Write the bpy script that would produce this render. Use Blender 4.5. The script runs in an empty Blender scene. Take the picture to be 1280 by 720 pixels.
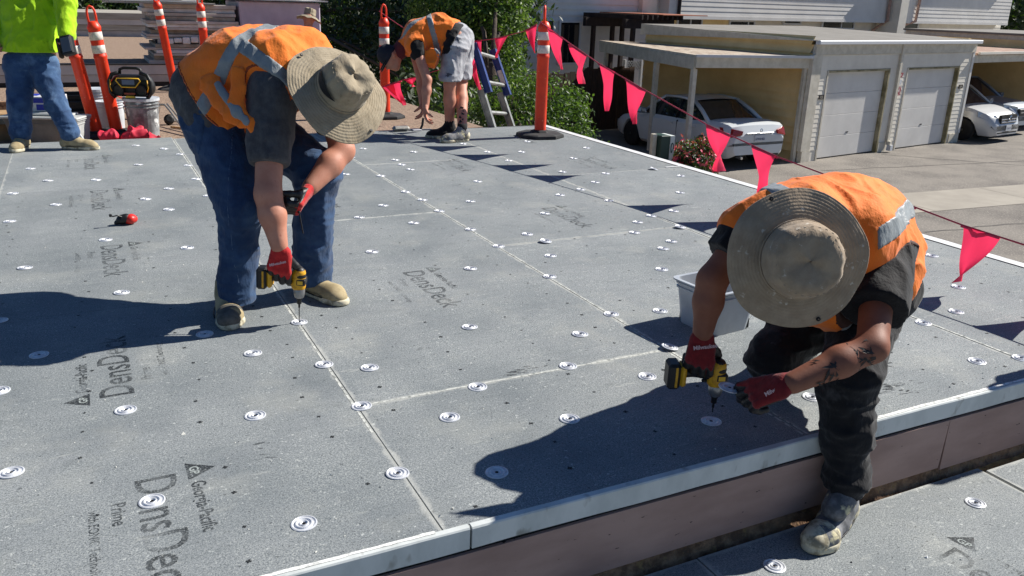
import bpy, math, random
import numpy as np
from mathutils import Vector, Matrix
random.seed(7); rng = np.random.default_rng(7)
scene = bpy.context.scene
C = scene.collection
# ---------------------------------------------------------------- camera
FPX = 1051.976
CO = np.array([-0.6718, 0.0, 1.2482])
CR = np.array([[0.8950770749818275, 0.1184024346657111, -0.42990451650002376],
               [-0.44489464311880056, 0.30219800553652476, -0.8430570099192057],
               [0.030096284921000915, 0.9458632189248988, 0.3231671157759853]])
cam = bpy.data.cameras.new('camera'); camo = bpy.data.objects.new('camera', cam); C.objects.link(camo)
cam.sensor_width = 36; cam.lens = 36 * FPX / 1280; cam.clip_end = 2000; cam.clip_start = 0.05
camo.matrix_world = Matrix([[*CR[0], CO[0]], [*CR[1], CO[1]], [*CR[2], CO[2]], [0, 0, 0, 1]])
scene.camera = camo
# ---------------------------------------------------------------- sky, sun, exposure
SUN_EL = math.radians(39.8)
world = bpy.data.worlds.new('World'); scene.world = world; world.use_nodes = True
wn = world.node_tree; wn.nodes.clear()
sky = wn.nodes.new('ShaderNodeTexSky'); sky.sky_type = 'NISHITA'; sky.sun_disc = False
sky.sun_elevation = SUN_EL; sky.sun_rotation = math.radians(90)
sky.air_density = 1.0; sky.dust_density = 0.2; sky.ozone_density = 9.0
bg = wn.nodes.new('ShaderNodeBackground'); bg.inputs[1].default_value = 0.05
wo = wn.nodes.new('ShaderNodeOutputWorld')
wn.links.new(sky.outputs[0], bg.inputs[0]); wn.links.new(bg.outputs[0], wo.inputs[0])
sl = bpy.data.lights.new('sun', 'SUN'); sl.energy = 5.0; sl.angle = math.radians(0.53); sl.color = (1.0, 0.955, 0.88)
so = bpy.data.objects.new('sun', sl); C.objects.link(so)
sd = Vector((math.cos(SUN_EL), 0.0, math.sin(SUN_EL)))
so.rotation_euler = sd.to_track_quat('Z', 'Y').to_euler(); so.location = (20, 0, 20)
scene.view_settings.view_transform = 'Standard'; scene.view_settings.look = 'None'
scene.view_settings.exposure = 0.58; scene.view_settings.gamma = 1.0
scene.render.resolution_x = 1024; scene.render.resolution_y = 576

# ---------------------------------------------------------------- helpers
def ray(px, py): return CR @ np.array([(px - 640) / FPX, -(py - 360) / FPX, -1.0])
def P(px, py, d): return CO + ray(px, py) * d                      # a point at depth d
def G(px, py, z=0.0):                                              # a point on the level z
    r = ray(px, py); return CO + r * ((z - CO[2]) / r[2])
def srgb(r, g, b):
    f = lambda c: (c / 255 / 12.92) if c / 255 <= .04045 else ((c / 255 + .055) / 1.055) ** 2.4
    return (f(r), f(g), f(b), 1)

def mesh(name, vs, fs, mats, parent=None, smooth=False, mi=None, loc=None):
    me = bpy.data.meshes.new(name)
    me.from_pydata([tuple(map(float, v)) for v in vs], [], [tuple(map(int, f)) for f in fs])
    if not isinstance(mats, (list, tuple)): mats = [mats]
    for m in mats: me.materials.append(m)
    if mi is not None: me.polygons.foreach_set('material_index', list(mi))
    if smooth: me.polygons.foreach_set('use_smooth', [True] * len(me.polygons))
    me.update()
    return link(name, me, parent, loc)
def link(name, me, parent=None, loc=None):
    o = bpy.data.objects.new(name, me); C.objects.link(o)
    if loc is not None: o.location = loc
    if parent is not None: attach(o, parent)
    return o
def attach(o, parent):
    o.parent = parent
    if o.matrix_parent_inverse == Matrix.Identity(4):
        m = Matrix.Identity(4); p = parent
        while p is not None:
            m = p.matrix_basis @ m if p.parent is None else p.matrix_parent_inverse @ p.matrix_basis @ m
            p = p.parent
        o.matrix_parent_inverse = m.inverted()
def tag(o, label=None, cat=None, group=None, kind=None):
    if label: o['label'] = label
    if cat: o['category'] = cat
    if group: o['group'] = group
    if kind: o['kind'] = kind
    return o
def thing(name, loc, label, cat, group=None):
    o = bpy.data.objects.new(name, None); C.objects.link(o); o.location = tuple(map(float, loc)); o.empty_display_size = .1
    return tag(o, label, cat, group)
def clone(o, offset, rotz=0.0, label=None, group=None):
    kids = [c for c in C.objects if c.parent == o]
    r = o.copy(); C.objects.link(r); r.location = Vector(o.location) + Vector(offset); r.rotation_euler[2] += rotz
    if label: r['label'] = label
    if group: r['group'] = group
    def rec(src, dst):
        for k in [c for c in C.objects if c.parent == src and c is not dst]:
            n = k.copy(); C.objects.link(n); n.parent = dst; rec(k, n)
    rec(o, r); return r

class MB:
    def __init__(s): s.v = []; s.f = []; s.m = []
    def add(s, vs, fs, m=0):
        b = len(s.v); s.v += [tuple(v) for v in vs]; s.f += [tuple(i + b for i in f) for f in fs]; s.m += [m] * len(fs)
    def box(s, lo, hi, m=0, M=None, bev=0.0):
        x0, y0, z0 = lo; x1, y1, z1 = hi
        if bev <= 0:
            vs = [(x, y, z) for z in (z0, z1) for y in (y0, y1) for x in (x0, x1)]
            fs = [(0, 2, 3, 1), (4, 5, 7, 6), (0, 1, 5, 4), (2, 6, 7, 3), (0, 4, 6, 2), (1, 3, 7, 5)]
        else:
            vs = []; fs = []; idx = {}
            b = bev
            for sx in (0, 1):
                for sy in (0, 1):
                    for sz in (0, 1):
                        c = ((x0, x1)[sx], (y0, y1)[sy], (z0, z1)[sz]); i = ((b, -b)[sx], (b, -b)[sy], (b, -b)[sz])
                        for ax in range(3):
                            q = [c[k] + (i[k] if k != ax else 0) for k in range(3)]
                            idx[(sx, sy, sz, ax)] = len(vs); vs.append(tuple(q))
            def q4(ax, s_):
                o = [k for k in range(3) if k != ax]; r = []
                for (a, c) in ((0, 0), (1, 0), (1, 1), (0, 1)):
                    k = [0, 0, 0]; k[ax] = s_; k[o[0]] = a; k[o[1]] = c; r.append(idx[(*k, ax)])
                return r
            for ax in range(3):
                for s_ in (0, 1): fs.append(q4(ax, s_))
            for ax in range(3):     # edges along ax
                o = [k for k in range(3) if k != ax]
                for a in (0, 1):
                    for c in (0, 1):
                        k0 = [0, 0, 0]; k1 = [0, 0, 0]; k1[ax] = 1
                        for k in (k0, k1): k[o[0]] = a; k[o[1]] = c
                        fs.append((idx[(*k0, o[0])], idx[(*k1, o[0])], idx[(*k1, o[1])], idx[(*k0, o[1])]))
            for sx in (0, 1):
                for sy in (0, 1):
                    for sz in (0, 1): fs.append(tuple(idx[(sx, sy, sz, a)] for a in range(3)))
        if M is not None: vs = [tuple(M @ Vector(v)) for v in vs]
        s.add(vs, fs, m); return s
    def tube(s, pts, rad, n=8, m=0, cap=True):
        pts = [Vector(tuple(map(float, p))) for p in pts]; k = len(pts)
        if not hasattr(rad, '__len__'): rad = [rad] * k
        vs = []; fs = []; up = None
        for i, p in enumerate(pts):
            t = (pts[min(i + 1, k - 1)] - pts[max(i - 1, 0)])
            t = t.normalized() if t.length > 1e-9 else Vector((0, 0, 1))
            if up is None: up = t.orthogonal().normalized()
            up = (up - t * up.dot(t)); up = up.normalized() if up.length > 1e-6 else t.orthogonal().normalized()
            w = t.cross(up)
            for j in range(n):
                a = 2 * math.pi * j / n; vs.append(tuple(p + (up * math.cos(a) + w * math.sin(a)) * rad[i]))
        for i in range(k - 1):
            for j in range(n):
                a = i * n + j; b = i * n + (j + 1) % n; fs.append((a, b, b + n, a + n))
        if cap: fs.append(tuple(range(n))[::-1]); fs.append(tuple((k - 1) * n + j for j in range(n)))
        s.add(vs, fs, m); return s
    def lathe(s, prof, n=16, c=(0, 0, 0), m=0, M=None, close=False):
        vs = []; fs = []; k = len(prof)
        for r, z in prof:
            for j in range(n):
                a = 2 * math.pi * j / n; vs.append((c[0] + r * math.cos(a), c[1] + r * math.sin(a), c[2] + z))
        for i in range(k - 1):
            for j in range(n):
                a = i * n + j; b = i * n + (j + 1) % n; fs.append((a, b, b + n, a + n))
        if close: fs.append(tuple(range(n))[::-1]); fs.append(tuple((k - 1) * n + j for j in range(n)))
        if M is not None: vs = [tuple(M @ Vector(v)) for v in vs]
        s.add(vs, fs, m); return s
    def prism(s, poly, ax, a, b, m=0, M=None):      # polygon in the two axes other than ax, extruded a..b
        n = len(poly); o = [k for k in range(3) if k != ax]; vs = []
        for t in (a, b):
            for p in poly:
                v = [0, 0, 0]; v[ax] = t; v[o[0]] = p[0]; v[o[1]] = p[1]; vs.append(tuple(v))
        fs = [tuple(range(n))[::-1], tuple(range(n, 2 * n))] + [(i, (i + 1) % n, (i + 1) % n + n, i + n) for i in range(n)]
        if M is not None: vs = [tuple(M @ Vector(v)) for v in vs]
        s.add(vs, fs, m); return s
    def build(s, name, mats, parent=None, smooth=False, loc=None):
        return mesh(name, s.v, s.f, mats, parent, smooth, s.m, loc)
def box(name, lo, hi, m, parent=None, M=None, bev=0.0): return MB().box(lo, hi, 0, M, bev).build(name, m, parent)

# ---------------------------------------------------------------- materials
def newmat(name):
    m = bpy.data.materials.new(name); m.use_nodes = True
    nt = m.node_tree; return m, nt, nt.nodes['Principled BSDF']
def N(nt, t, **k):
    n = nt.nodes.new(t)
    for a, b in k.items(): setattr(n, a, b)
    return n
def noise(nt, vec, scale, detail=4, rough=.55, lo=.4, hi=.6):
    n = N(nt, 'ShaderNodeTexNoise'); n.inputs['Scale'].default_value = scale; n.inputs['Detail'].default_value = detail
    n.inputs['Roughness'].default_value = rough; nt.links.new(vec, n.inputs['Vector'])
    r = N(nt, 'ShaderNodeMapRange'); r.inputs['From Min'].default_value = lo; r.inputs['From Max'].default_value = hi
    nt.links.new(n.outputs['Fac'], r.inputs['Value']); return r.outputs['Result']
def mix(nt, f, a, b):
    n = N(nt, 'ShaderNodeMix', data_type='RGBA')
    for s, v in ((n.inputs['Factor'], f), (n.inputs[6], a), (n.inputs[7], b)):
        if isinstance(v, (tuple, list)): s.default_value = v
        elif isinstance(v, (int, float)): s.default_value = v
        else: nt.links.new(v, s)
    return n.outputs[2]
def math_(nt, op, a, b=0.0, clamp=False):
    n = N(nt, 'ShaderNodeMath', operation=op, use_clamp=clamp)
    for s, v in zip(n.inputs, (a, b)):
        if isinstance(v, (int, float)): s.default_value = v
        else: nt.links.new(v, s)
    return n.outputs[0]
def bump(nt, h, strength=.3, dist=.002, prev=None):
    b = N(nt, 'ShaderNodeBump'); b.inputs['Strength'].default_value = strength; b.inputs['Distance'].default_value = dist
    nt.links.new(h, b.inputs['Height'])
    if prev is not None: nt.links.new(prev, b.inputs['Normal'])
    return b.outputs[0]
def mat(name, col, rough=.7, metal=0.0, col2=None, scale=20, lo=.4, hi=.6, bscale=None, bstr=.3, bdist=.002,
        col3=None, scale3=90, lo3=.6, hi3=.68, spec=None, sheen=0.0, stretch=None):
    m, nt, p = newmat(name)
    tc = N(nt, 'ShaderNodeTexCoord'); vec = tc.outputs['Object']
    if stretch:
        mp = N(nt, 'ShaderNodeMapping'); mp.inputs['Scale'].default_value = stretch; nt.links.new(vec, mp.inputs[0]); vec = mp.outputs[0]
    c = col
    if col2: c = mix(nt, noise(nt, vec, scale, 5, .6, lo, hi), col, col2)
    if col3: c = mix(nt, noise(nt, vec, scale3, 3, .6, lo3, hi3), c, col3)
    if isinstance(c, tuple): p.inputs['Base Color'].default_value = c
    else: nt.links.new(c, p.inputs['Base Color'])
    p.inputs['Roughness'].default_value = rough; p.inputs['Metallic'].default_value = metal
    if spec is not None: p.inputs['Specular IOR Level'].default_value = spec
    if sheen: p.inputs['Sheen Weight'].default_value = sheen
    if bscale: nt.links.new(bump(nt, noise(nt, vec, bscale, 4, .6, 0, 1), bstr, bdist), p.inputs['Normal'])
    return m

def board_mat():
    m, nt, p = newmat('fibre_glass_faced_board')
    tc = N(nt, 'ShaderNodeTexCoord'); geo = N(nt, 'ShaderNodeNewGeometry'); vec = geo.outputs['Position']
    base = mix(nt, noise(nt, vec, 1.6, 5, .6, .35, .65), srgb(129, 135, 138), srgb(152, 156, 158))
    mp = N(nt, 'ShaderNodeMapping'); mp.inputs['Scale'].default_value = (.5, 3.2, 1); nt.links.new(vec, mp.inputs[0])
    base = mix(nt, math_(nt, 'MULTIPLY', noise(nt, mp.outputs[0], 9, 5, .7, .5, .72), .35), base, srgb(104, 112, 114))
    base = mix(nt, math_(nt, 'MULTIPLY', noise(nt, vec, 300, 2, .7, .50, .60), .7), base, srgb(54, 62, 66))
    base = mix(nt, math_(nt, 'MULTIPLY', noise(nt, vec, 120, 3, .8, .50, .60), .45), base, srgb(72, 80, 84))
    base = mix(nt, math_(nt, 'MULTIPLY', math_(nt, 'MULTIPLY', noise(nt, vec, 190, 3, .75, .51, .62), noise(nt, vec, 3.3, 4, .65, .32, .6)), .8), base, srgb(184, 188, 184))
    fl = math_(nt, 'MULTIPLY', noise(nt, vec, 58, 3, .8, .615, .65), noise(nt, vec, 5.5, 3, .6, .40, .56))
    base = mix(nt, math_(nt, 'MULTIPLY', fl, .75), base, srgb(205, 209, 205))
    base = mix(nt, math_(nt, 'MULTIPLY', noise(nt, vec, 75, 2, .6, .665, .69), .7), base, srgb(50, 55, 58))
    base = mix(nt, math_(nt, 'MULTIPLY', noise(nt, vec, 2.7, 5, .62, .53, .70), .34), base, srgb(172, 172, 164))
    mp2 = N(nt, 'ShaderNodeMapping'); mp2.inputs['Scale'].default_value = (1, 4.5, 1); mp2.inputs['Rotation'].default_value = (0, 0, .5); nt.links.new(vec, mp2.inputs[0])
    base = mix(nt, math_(nt, 'MULTIPLY', noise(nt, mp2.outputs[0], 5, 6, .75, .60, .68), .4), base, srgb(186, 188, 182))
    base = mix(nt, math_(nt, 'MULTIPLY', noise(nt, vec, 6.5, 6, .7, .60, .72), .4), base, srgb(84, 90, 92))
    oi = N(nt, 'ShaderNodeObjectInfo'); base = mix(nt, math_(nt, 'MULTIPLY', oi.outputs['Random'], .34), base, srgb(92, 98, 100))
    # dust along the board's own edges
    sep = N(nt, 'ShaderNodeSeparateXYZ'); nt.links.new(tc.outputs['Object'], sep.inputs[0])
    ds = []
    for ax, nm in ((0, 'hx'), (1, 'hy')):
        at = N(nt, 'ShaderNodeAttribute', attribute_type='OBJECT', attribute_name=nm)
        ds.append(math_(nt, 'SUBTRACT', at.outputs['Fac'], math_(nt, 'ABSOLUTE', sep.outputs[ax])))
    d = math_(nt, 'MINIMUM', ds[0], ds[1])
    wob = math_(nt, 'MULTIPLY', noise(nt, vec, 12, 4, .6, .3, .75), .022)
    k = N(nt, 'ShaderNodeMapRange'); nt.links.new(math_(nt, 'SUBTRACT', d, wob), k.inputs['Value'])
    k.inputs['From Min'].default_value = .006; k.inputs['From Max'].default_value = -.006
    k.inputs['To Min'].default_value = 0; k.inputs['To Max'].default_value = .45
    base = mix(nt, k.outputs[0], base, srgb(198, 198, 190))
    nt.links.new(base, p.inputs['Base Color']); p.inputs['Roughness'].default_value = .82
    p.inputs['Specular IOR Level'].default_value = .3
    b1 = bump(nt, noise(nt, vec, 260, 3, .7, 0, 1), .5, .0012); b2 = bump(nt, noise(nt, vec, 14, 4, .6, 0, 1), .25, .004, b1)
    nt.links.new(b2, p.inputs['Normal']); return m
M_BOARD = board_mat()
def ink_mat(name='worn_black_ink', k=.9):
    m, nt, p = newmat(name); p.inputs['Base Color'].default_value = srgb(36, 42, 46); p.inputs['Roughness'].default_value = .8
    geo = N(nt, 'ShaderNodeNewGeometry'); f = noise(nt, geo.outputs['Position'], 170, 4, .75, .40, .50)
    g = noise(nt, geo.outputs['Position'], 5, 3, .6, .30, .58)
    tr = N(nt, 'ShaderNodeBsdfTransparent'); mx = N(nt, 'ShaderNodeMixShader')
    nt.links.new(math_(nt, 'MULTIPLY', math_(nt, 'MULTIPLY', f, g), k), mx.inputs[0]); nt.links.new(tr.outputs[0], mx.inputs[1]); nt.links.new(p.outputs[0], mx.inputs[2])
    nt.links.new(mx.outputs[0], nt.nodes['Material Output'].inputs[0]); return m
M_INK = ink_mat(); M_INKF = ink_mat('faint_black_ink', .62)
M_INKP = mat('black_print', srgb(30, 34, 36), .8)
M_PLATE = mat('galvanised_plate', srgb(196, 199, 204), .36, .22, srgb(222, 224, 228), 40, bscale=300, bstr=.1)
M_SCREW = mat('dark_screw', srgb(40, 40, 42), .5, .6)
M_CORE = mat('dark_gap', srgb(60, 62, 62), .9)
M_DUST = mat('white_seam_dust', srgb(200, 202, 196), .9, 0, srgb(120, 124, 120), 60, .45, .62, bscale=200)
M_EDGE = mat('pale_metal_edge', srgb(210, 214, 212), .5, .05, srgb(192, 197, 195), 9, bscale=30, bstr=.12, bdist=.004,
             col3=srgb(150, 150, 144), scale3=16, lo3=.62, hi3=.74, stretch=(1, 1, .5))
M_TRIM = mat('white_metal_trim', srgb(244, 245, 243), .5, 0, srgb(228, 229, 226), 12)
M_FASCIA = mat('mauve_painted_board', srgb(176, 146, 134), .78, 0, srgb(156, 127, 116), 6, .35, .65, 140, .25, .002,
               srgb(52, 38, 34), 38, .69, .71, stretch=(.5, 1, 1.6))
M_OSB = mat('rough_brown_wood', srgb(158, 124, 94), .9, 0, srgb(112, 84, 62), 26, .4, .6, 60, .9, .01, srgb(150, 120, 80), 30, .6, .68)
M_OSB2 = mat('raw_tan_wood', srgb(196, 156, 96), .9, 0, srgb(160, 120, 70), 30, .4, .6, 60, .9, .01)
M_BLACKGAP = mat('black_underlay', srgb(20, 20, 20), .8)
M_BROWNROOF = mat('brown_gravel_roof', srgb(150, 126, 106), .95, 0, srgb(116, 94, 78), 30, .4, .6, 120, .8, .006, srgb(190, 170, 148), 90, .55, .66)
M_GREYWALL = mat('grey_painted_parapet', srgb(194, 190, 188), .8, 0, srgb(178, 174, 172), 3, .4, .6, 30, .2)
M_GREYSHING = mat('weathered_grey_timber', srgb(178, 174, 164), .9, 0, srgb(140, 134, 124), 10, .35, .65, 60, .5, .006, stretch=(.1, 1, 1))
M_ASPH = mat('sunlit_asphalt', srgb(128, 122, 114), .95, 0, srgb(96, 91, 86), .9, .42, .72, 55, .7, .012, srgb(166, 158, 148), 30, .55, .68)
M_CONC = mat('concrete_gutter', srgb(160, 153, 141), .9, 0, srgb(146, 139, 128), 1.5, .35, .65, 40, .3, .006)

# ================================================================= SETTING: the roof
F_Y = 1.64       # front edge of the upper deck
GAP = .0018
roof = thing('upper_roof', (0, F_Y, 0), None, None); roof['kind'] = 'structure'
slab = box('roof_slab', (-6.0, F_Y + .035, -2.4), (3.66, 8.02, -.062), M_CORE, roof)
box('underlay', (-6.0, F_Y + .004, -.060), (3.672, 8.05, -.0135), M_CORE, roof)
def deck_board(x0, x1, y0, y1, z=0.0, th=.012, parent=None, skew=None, name='deck_board', dz=0.0, tight=False):
    hx, hy = (x1 - x0) / 2, (y1 - y0) / 2
    b = .0012; vs = []
    for zz, i in ((-th, 0), (-b, 0), (0, b)):
        for sx, sy in ((-1, -1), (1, -1), (1, 1), (-1, 1)): vs.append([sx * (hx - i), sy * (hy - i), zz])
    if skew:
        for v in vs:
            if v[1] > 0: v[1] += skew[0] if v[0] < 0 else skew[1]
    fs = [(3, 2, 1, 0), (8, 9, 10, 11)]
    for r in (0, 4):
        for j in range(4): fs.append((r + j, r + (j + 1) % 4, r + 4 + (j + 1) % 4, r + 4 + j))
    o = mesh(name, vs, fs, M_BOARD, parent, False, None, ((x0 + x1) / 2, (y0 + y1) / 2, z + dz))
    o['hx'] = hx; o['hy'] = hy + (0.5 if skew or tight else 0)
    if tight and x0 < -1.3: o['hx'] = hx + .5; return o
W = 1.2192
cols = {-5: [3.1, 5.5], -4: [4.6, 7.0], -3: [3.4, 5.84], -2: [2.2, 4.64, 7.08], -1: [3.62, 6.06], 0: [2.385, 4.725, 7.16], 1: [3.905, 6.34], 2: [5.50]}
for c, seams in cols.items():
    ys = [F_Y + .002] + seams + [7.93 if c > 1 else 8.02 if c > -1 else 8.10]
    g = {0: .0016, 1: .002, 2: .0028}.get(c, .0007); gl = {0: .0016, 1: .0016, 2: .002, 3: .003}.get(c, .0007)
    for a, b in zip(ys[:-1], ys[1:]):
        last = b == ys[-1]
        x0, x1 = c * W + gl, min((c + 1) * W - g, 3.672)
        gy = .0022 if c in (1, 2) else .0007
        deck_board(x0, x1, a + (0 if a == ys[0] else gy), b - (0 if last else gy), parent=roof, tight=c < 0,
                   skew=((.05, -.02) if last and c == 2 else None))
# dust packed into some joints
def strip(x0, y0, x1, y1, w, z, m, name, parent):
    d = Vector((x1 - x0, y1 - y0, 0)).normalized(); n = Vector((-d.y, d.x, 0)); k = max(2, int(math.hypot(x1 - x0, y1 - y0) / .03))
    vs = []; fs = []
    for i in range(k + 1):
        p = Vector((x0, y0, z)).lerp(Vector((x1, y1, z)), i / k); a = w * random.uniform(.55, 1.2); b = w * random.uniform(.55, 1.2)
        vs += [tuple(p + n * a), tuple(p - n * b)]
        if i: fs.append((2 * i - 2, 2 * i - 1, 2 * i + 1, 2 * i))
    return mesh(name, vs, fs, m, parent)
strip(.01, 2.385, W - .01, 2.385, .005, .0006, M_DUST, 'seam_dust', roof)
strip(.30, 4.725, W - .01, 4.725, .004, .0006, M_DUST, 'seam_dust', roof)
strip(W + .004, 1.66, W + .004, 7.6, .004, .0006, M_DUST, 'seam_dust', roof)
strip(W - .012, 1.66, W - .012, 2.6, .004, .0006, M_DUST, 'seam_dust', roof)
strip(2 * W + .010, 1.66, 2 * W + .010, 4.3, .006, .0006, M_DUST, 'seam_dust', roof)
strip(2 * W - .004, 4.2, 2 * W - .004, 7.6, .004, .0006, M_DUST, 'seam_dust', roof)
M_LIP = mat('chipped_white_lip', srgb(236, 236, 232), .8, 0, srgb(190, 192, 188), 70, .5, .6)
strip(-6, F_Y + .012, -.02, F_Y + .012, .006, .0032, M_LIP, 'chipped_lip', roof); strip(1.45, F_Y + .010, 3.66, F_Y + .010, .007, .0032, M_LIP, 'chipped_lip', roof)
strip(-.008, 2.2, -.008, 7.9, .004, .0006, M_DUST, 'seam_dust', roof)
strip(.006, 4.6, .006, 7.9, .004, .0006, M_DUST, 'seam_dust', roof)
# fasteners: round plates with concentric ridges and a screw in each
pm = MB()
pm.lathe([(.0330, .0002), (.0325, .0022), (.0295, .0032), (.0265, .0012), (.0235, .0008), (.0210, .0042), (.0180, .0045), (.0150, .0014), (.0125, .0008), (.0102, .0042), (.0088, .0038), (.0058, .0006), (.0003, .0004)], 28)
plate_me = pm.build('t', M_PLATE).data; sm = MB(); sm.lathe([(.0046, .0002), (.0046, .0020), (.0028, .0024), (.0026, .0012), (.0002, .0012)], 10, m=0)
screw_me = sm.build('t', M_SCREW).data
for o in list(C.objects):
    if o.name.startswith('t') and o.name[:2] in ('t', 't.'): bpy.data.objects.remove(o)
def plate(x, y, z=0.0, parent=roof, tilt=0.0, lift=0.0):
    o = link('fastening_plate', plate_me, parent, (x, y, z + .0006 + lift))
    o.rotation_euler = (random.uniform(-.035, .035) + tilt, random.uniform(-.02, .02) + tilt * .6, random.uniform(0, 6))
    s = link('screw', screw_me, None, None); s.parent = o; return o
PL = [(38,211),(173,206),(120,225),(16,242),(70,256),(182,249),(211,236),(211,262),(12,277),(132,300),(234,310),(31,335),(152,366),(225,193),(235,207),(245,224),(260,245),
 (49,444),(256,418),(157,513),(-1,489),(-1,401),(316,442),(319,520),(14,591),(190,627),(374,403),(405,456),(462,460),(452,508),(587,409),(597,484),(562,522),(497,592),(621,591),(380,655),
 (439,197),(454,186),(476,220),(507,240),(528,250),(549,264),(588,287),(623,308),(687,346),(449,272),(479,257),(517,279),(465,315),(588,336),(432,218),(494,200),(502,206),(513,212),(517,190),
 (597,227),(588,252),(681,267),(659,293),(688,320),(579,180),(609,190),(636,201),(652,190),(659,177),(733,185),(717,198),(744,228),(703,215),(726,237),(761,251),(700,244),(797,278),(814,270),(793,291),
 (757,217),(851,220),(850,241),(842,264),(839,302),(829,311),(827,337),(764,393),(825,389),(725,418),(710,458),(712,524),(889,527),(809,471),(1165,320),(1198,359),(1195,390),(1154,404),(1221,452),(1276,448),(1015,497),
 (170,182),(205,186),(60,226)]
for p in PL:
    g = G(*p); plate(g[0], g[1])
for p, t in (((682,303), .10), ((850,285), .12), ((817,212), .2), ((837,436), .16)):
    g = G(*p); plate(g[0], g[1], 0, roof, -t, .007)
# small printed fastening marks on the boards
mk = MB()
for c in range(-3, 3):
    for i in range(4):
        for j in range(55):
            x = c * W + .12 + i * .325 + random.uniform(-.012, .012) + .02 * math.sin(j); y = 1.72 + j * .152 + random.uniform(-.015, .015) + .05 * (i % 2)
            if y > 6.5 or random.random() < .22 or x > 3.6: continue
            s = random.uniform(.0030, .0054); a = random.uniform(0, 3)
            for q in (a, a + 1.5):
                u = Vector((math.cos(q), math.sin(q), 0)) * s * 1.5; v = Vector((-u.y, u.x, 0)) * .35; p = Vector((x, y, .0009))
                mk.add([p - u - v, p + u - v, p + u + v, p - u + v], [(0, 1, 2, 3)]); 
                mk.v[-4:] = [(a_[0], a_[1], .0009 + (.0002 if q != a else 0)) for a_ in mk.v[-4:]]
tag(mk.build('fastening_mark', M_INKP, roof), kind='stuff')
# grit and crumbs
gr = MB()
for k in range(900):
    x = random.uniform(-2.2, 3.5); y = F_Y + .05 + 6.0 * random.random() ** 1.8; s = random.uniform(.0010, .0034) * (1 if random.random() < .93 else 2)
    o = Vector((x, y, .0005)); ps = [o + Vector((random.uniform(-1, 1), random.uniform(-1, 1), 0)) * s * 1.4 for _ in range(3)] + [o + Vector((0, 0, s))]
    gr.add(ps, [(0, 1, 3), (1, 2, 3), (2, 0, 3)])
for k in range(220):
    x = random.uniform(-.2, 3.2); y = random.uniform(.4, 1.55); s = random.uniform(.0010, .004)
    o = Vector((x, y, -.2995)); ps = [o + Vector((random.uniform(-1, 1), random.uniform(-1, 1), 0)) * s * 1.4 for _ in range(3)] + [o + Vector((0, 0, s))]
    gr.add(ps, [(0, 1, 3), (1, 2, 3), (2, 0, 3)])
tag(gr.build('gypsum_crumbs', mat('gypsum_crumb', srgb(215, 214, 205), .9)), kind='stuff')
# printed stamps
def text_mesh(s, size, off=0.0, sx=1.0, spacing=1.0):
    cu = bpy.data.curves.new('tx', 'FONT'); cu.body = s; cu.size = size; cu.offset = off; cu.fill_mode = 'FRONT'; cu.resolution_u = 3; cu.space_character = spacing
    ob = bpy.data.objects.new('tx', cu); C.objects.link(ob); bpy.context.view_layer.update()
    me = bpy.data.meshes.new_from_object(ob.evaluated_get(bpy.context.evaluated_depsgraph_get()))
    bpy.data.objects.remove(ob); bpy.data.curves.remove(cu)
    vs = [Vector((v.co.x * sx, v.co.y, 0)) for v in me.vertices]; fs = [tuple(p.vertices) for p in me.polygons]; bpy.data.meshes.remove(me)
    return vs, fs
STAMP = MB()
for s, size, off, x, y, sx in (('DensDeck', .148, .0012, 0, 0, .86), ('Prime', .050, .0006, .10, -.062, .9), ('with EONIC Technology', .034, .0002, .115, -.115, .9),
                               ('Georgia-Pacific', .052, .0010, .072, .135, .78)):
    vs, fs = text_mesh(s, size, off, sx); STAMP.add([v + Vector((x, y, 0)) for v in vs], fs)
tri = [(-.035, .125), (.045, .125), (.005, .20)]
STAMP.add([(-.035, .13, 0), (.060, .13, 0), (.0125, .205, 0)], [(0, 1, 2)])
def stamp(x, y, ang, z=0.0, sc=1.0, parent=roof, m=None):
    m = m or (M_INK if y < 3.2 else M_INKF)
    o = STAMP.build('printed_stamp', m, parent); me = o.data
    ca, sa = math.cos(ang) * sc, math.sin(ang) * sc
    for v in me.vertices: v.co = (x + v.co.x * ca - v.co.y * sa, y + v.co.x * sa + v.co.y * ca, z + .0007)
    vs, fs = text_mesh('GP', .034 * sc, .0008)
    q = MB(); q.add([(x + (v.x - .009) * math.cos(ang) - (v.y + .138) * math.sin(ang), y + (v.x - .009) * math.sin(ang) + (v.y + .138) * math.cos(ang), z + .0011) for v in vs], fs)
    q.build('printed_letters', M_BOARDPRINT, parent); return o
M_BOARDPRINT = mat('board_showing_through', srgb(150, 157, 155), .85)
D_, U_ = -math.pi / 2, math.pi / 2
for (x, y, a, s) in [(-.668, 2.20, D_, 1), (-.635, 2.75, U_, 1), (-.68, 4.62, D_, 1), (-.70, 6.0, D_, 1.05), (-.72, 7.3, D_, 1), (.60, 3.66, D_, .98), (.52, 5.35, D_, 1), (.75, 7.0, D_, .9),
                     (1.86, 4.6, D_, .95), (1.86, 6.35, D_, .9), (1.84, 7.9, D_, .9), (3.02, 6.1, D_, .95), (3.0, 7.4, D_, .9), (3.02, 4.1, D_, .9), (1.86, 2.35, D_, .8), (-1.9, 3.2, D_, 1), (-1.9, 5.4, D_, 1)]:
    stamp(x, y, a, 0, s)
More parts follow.
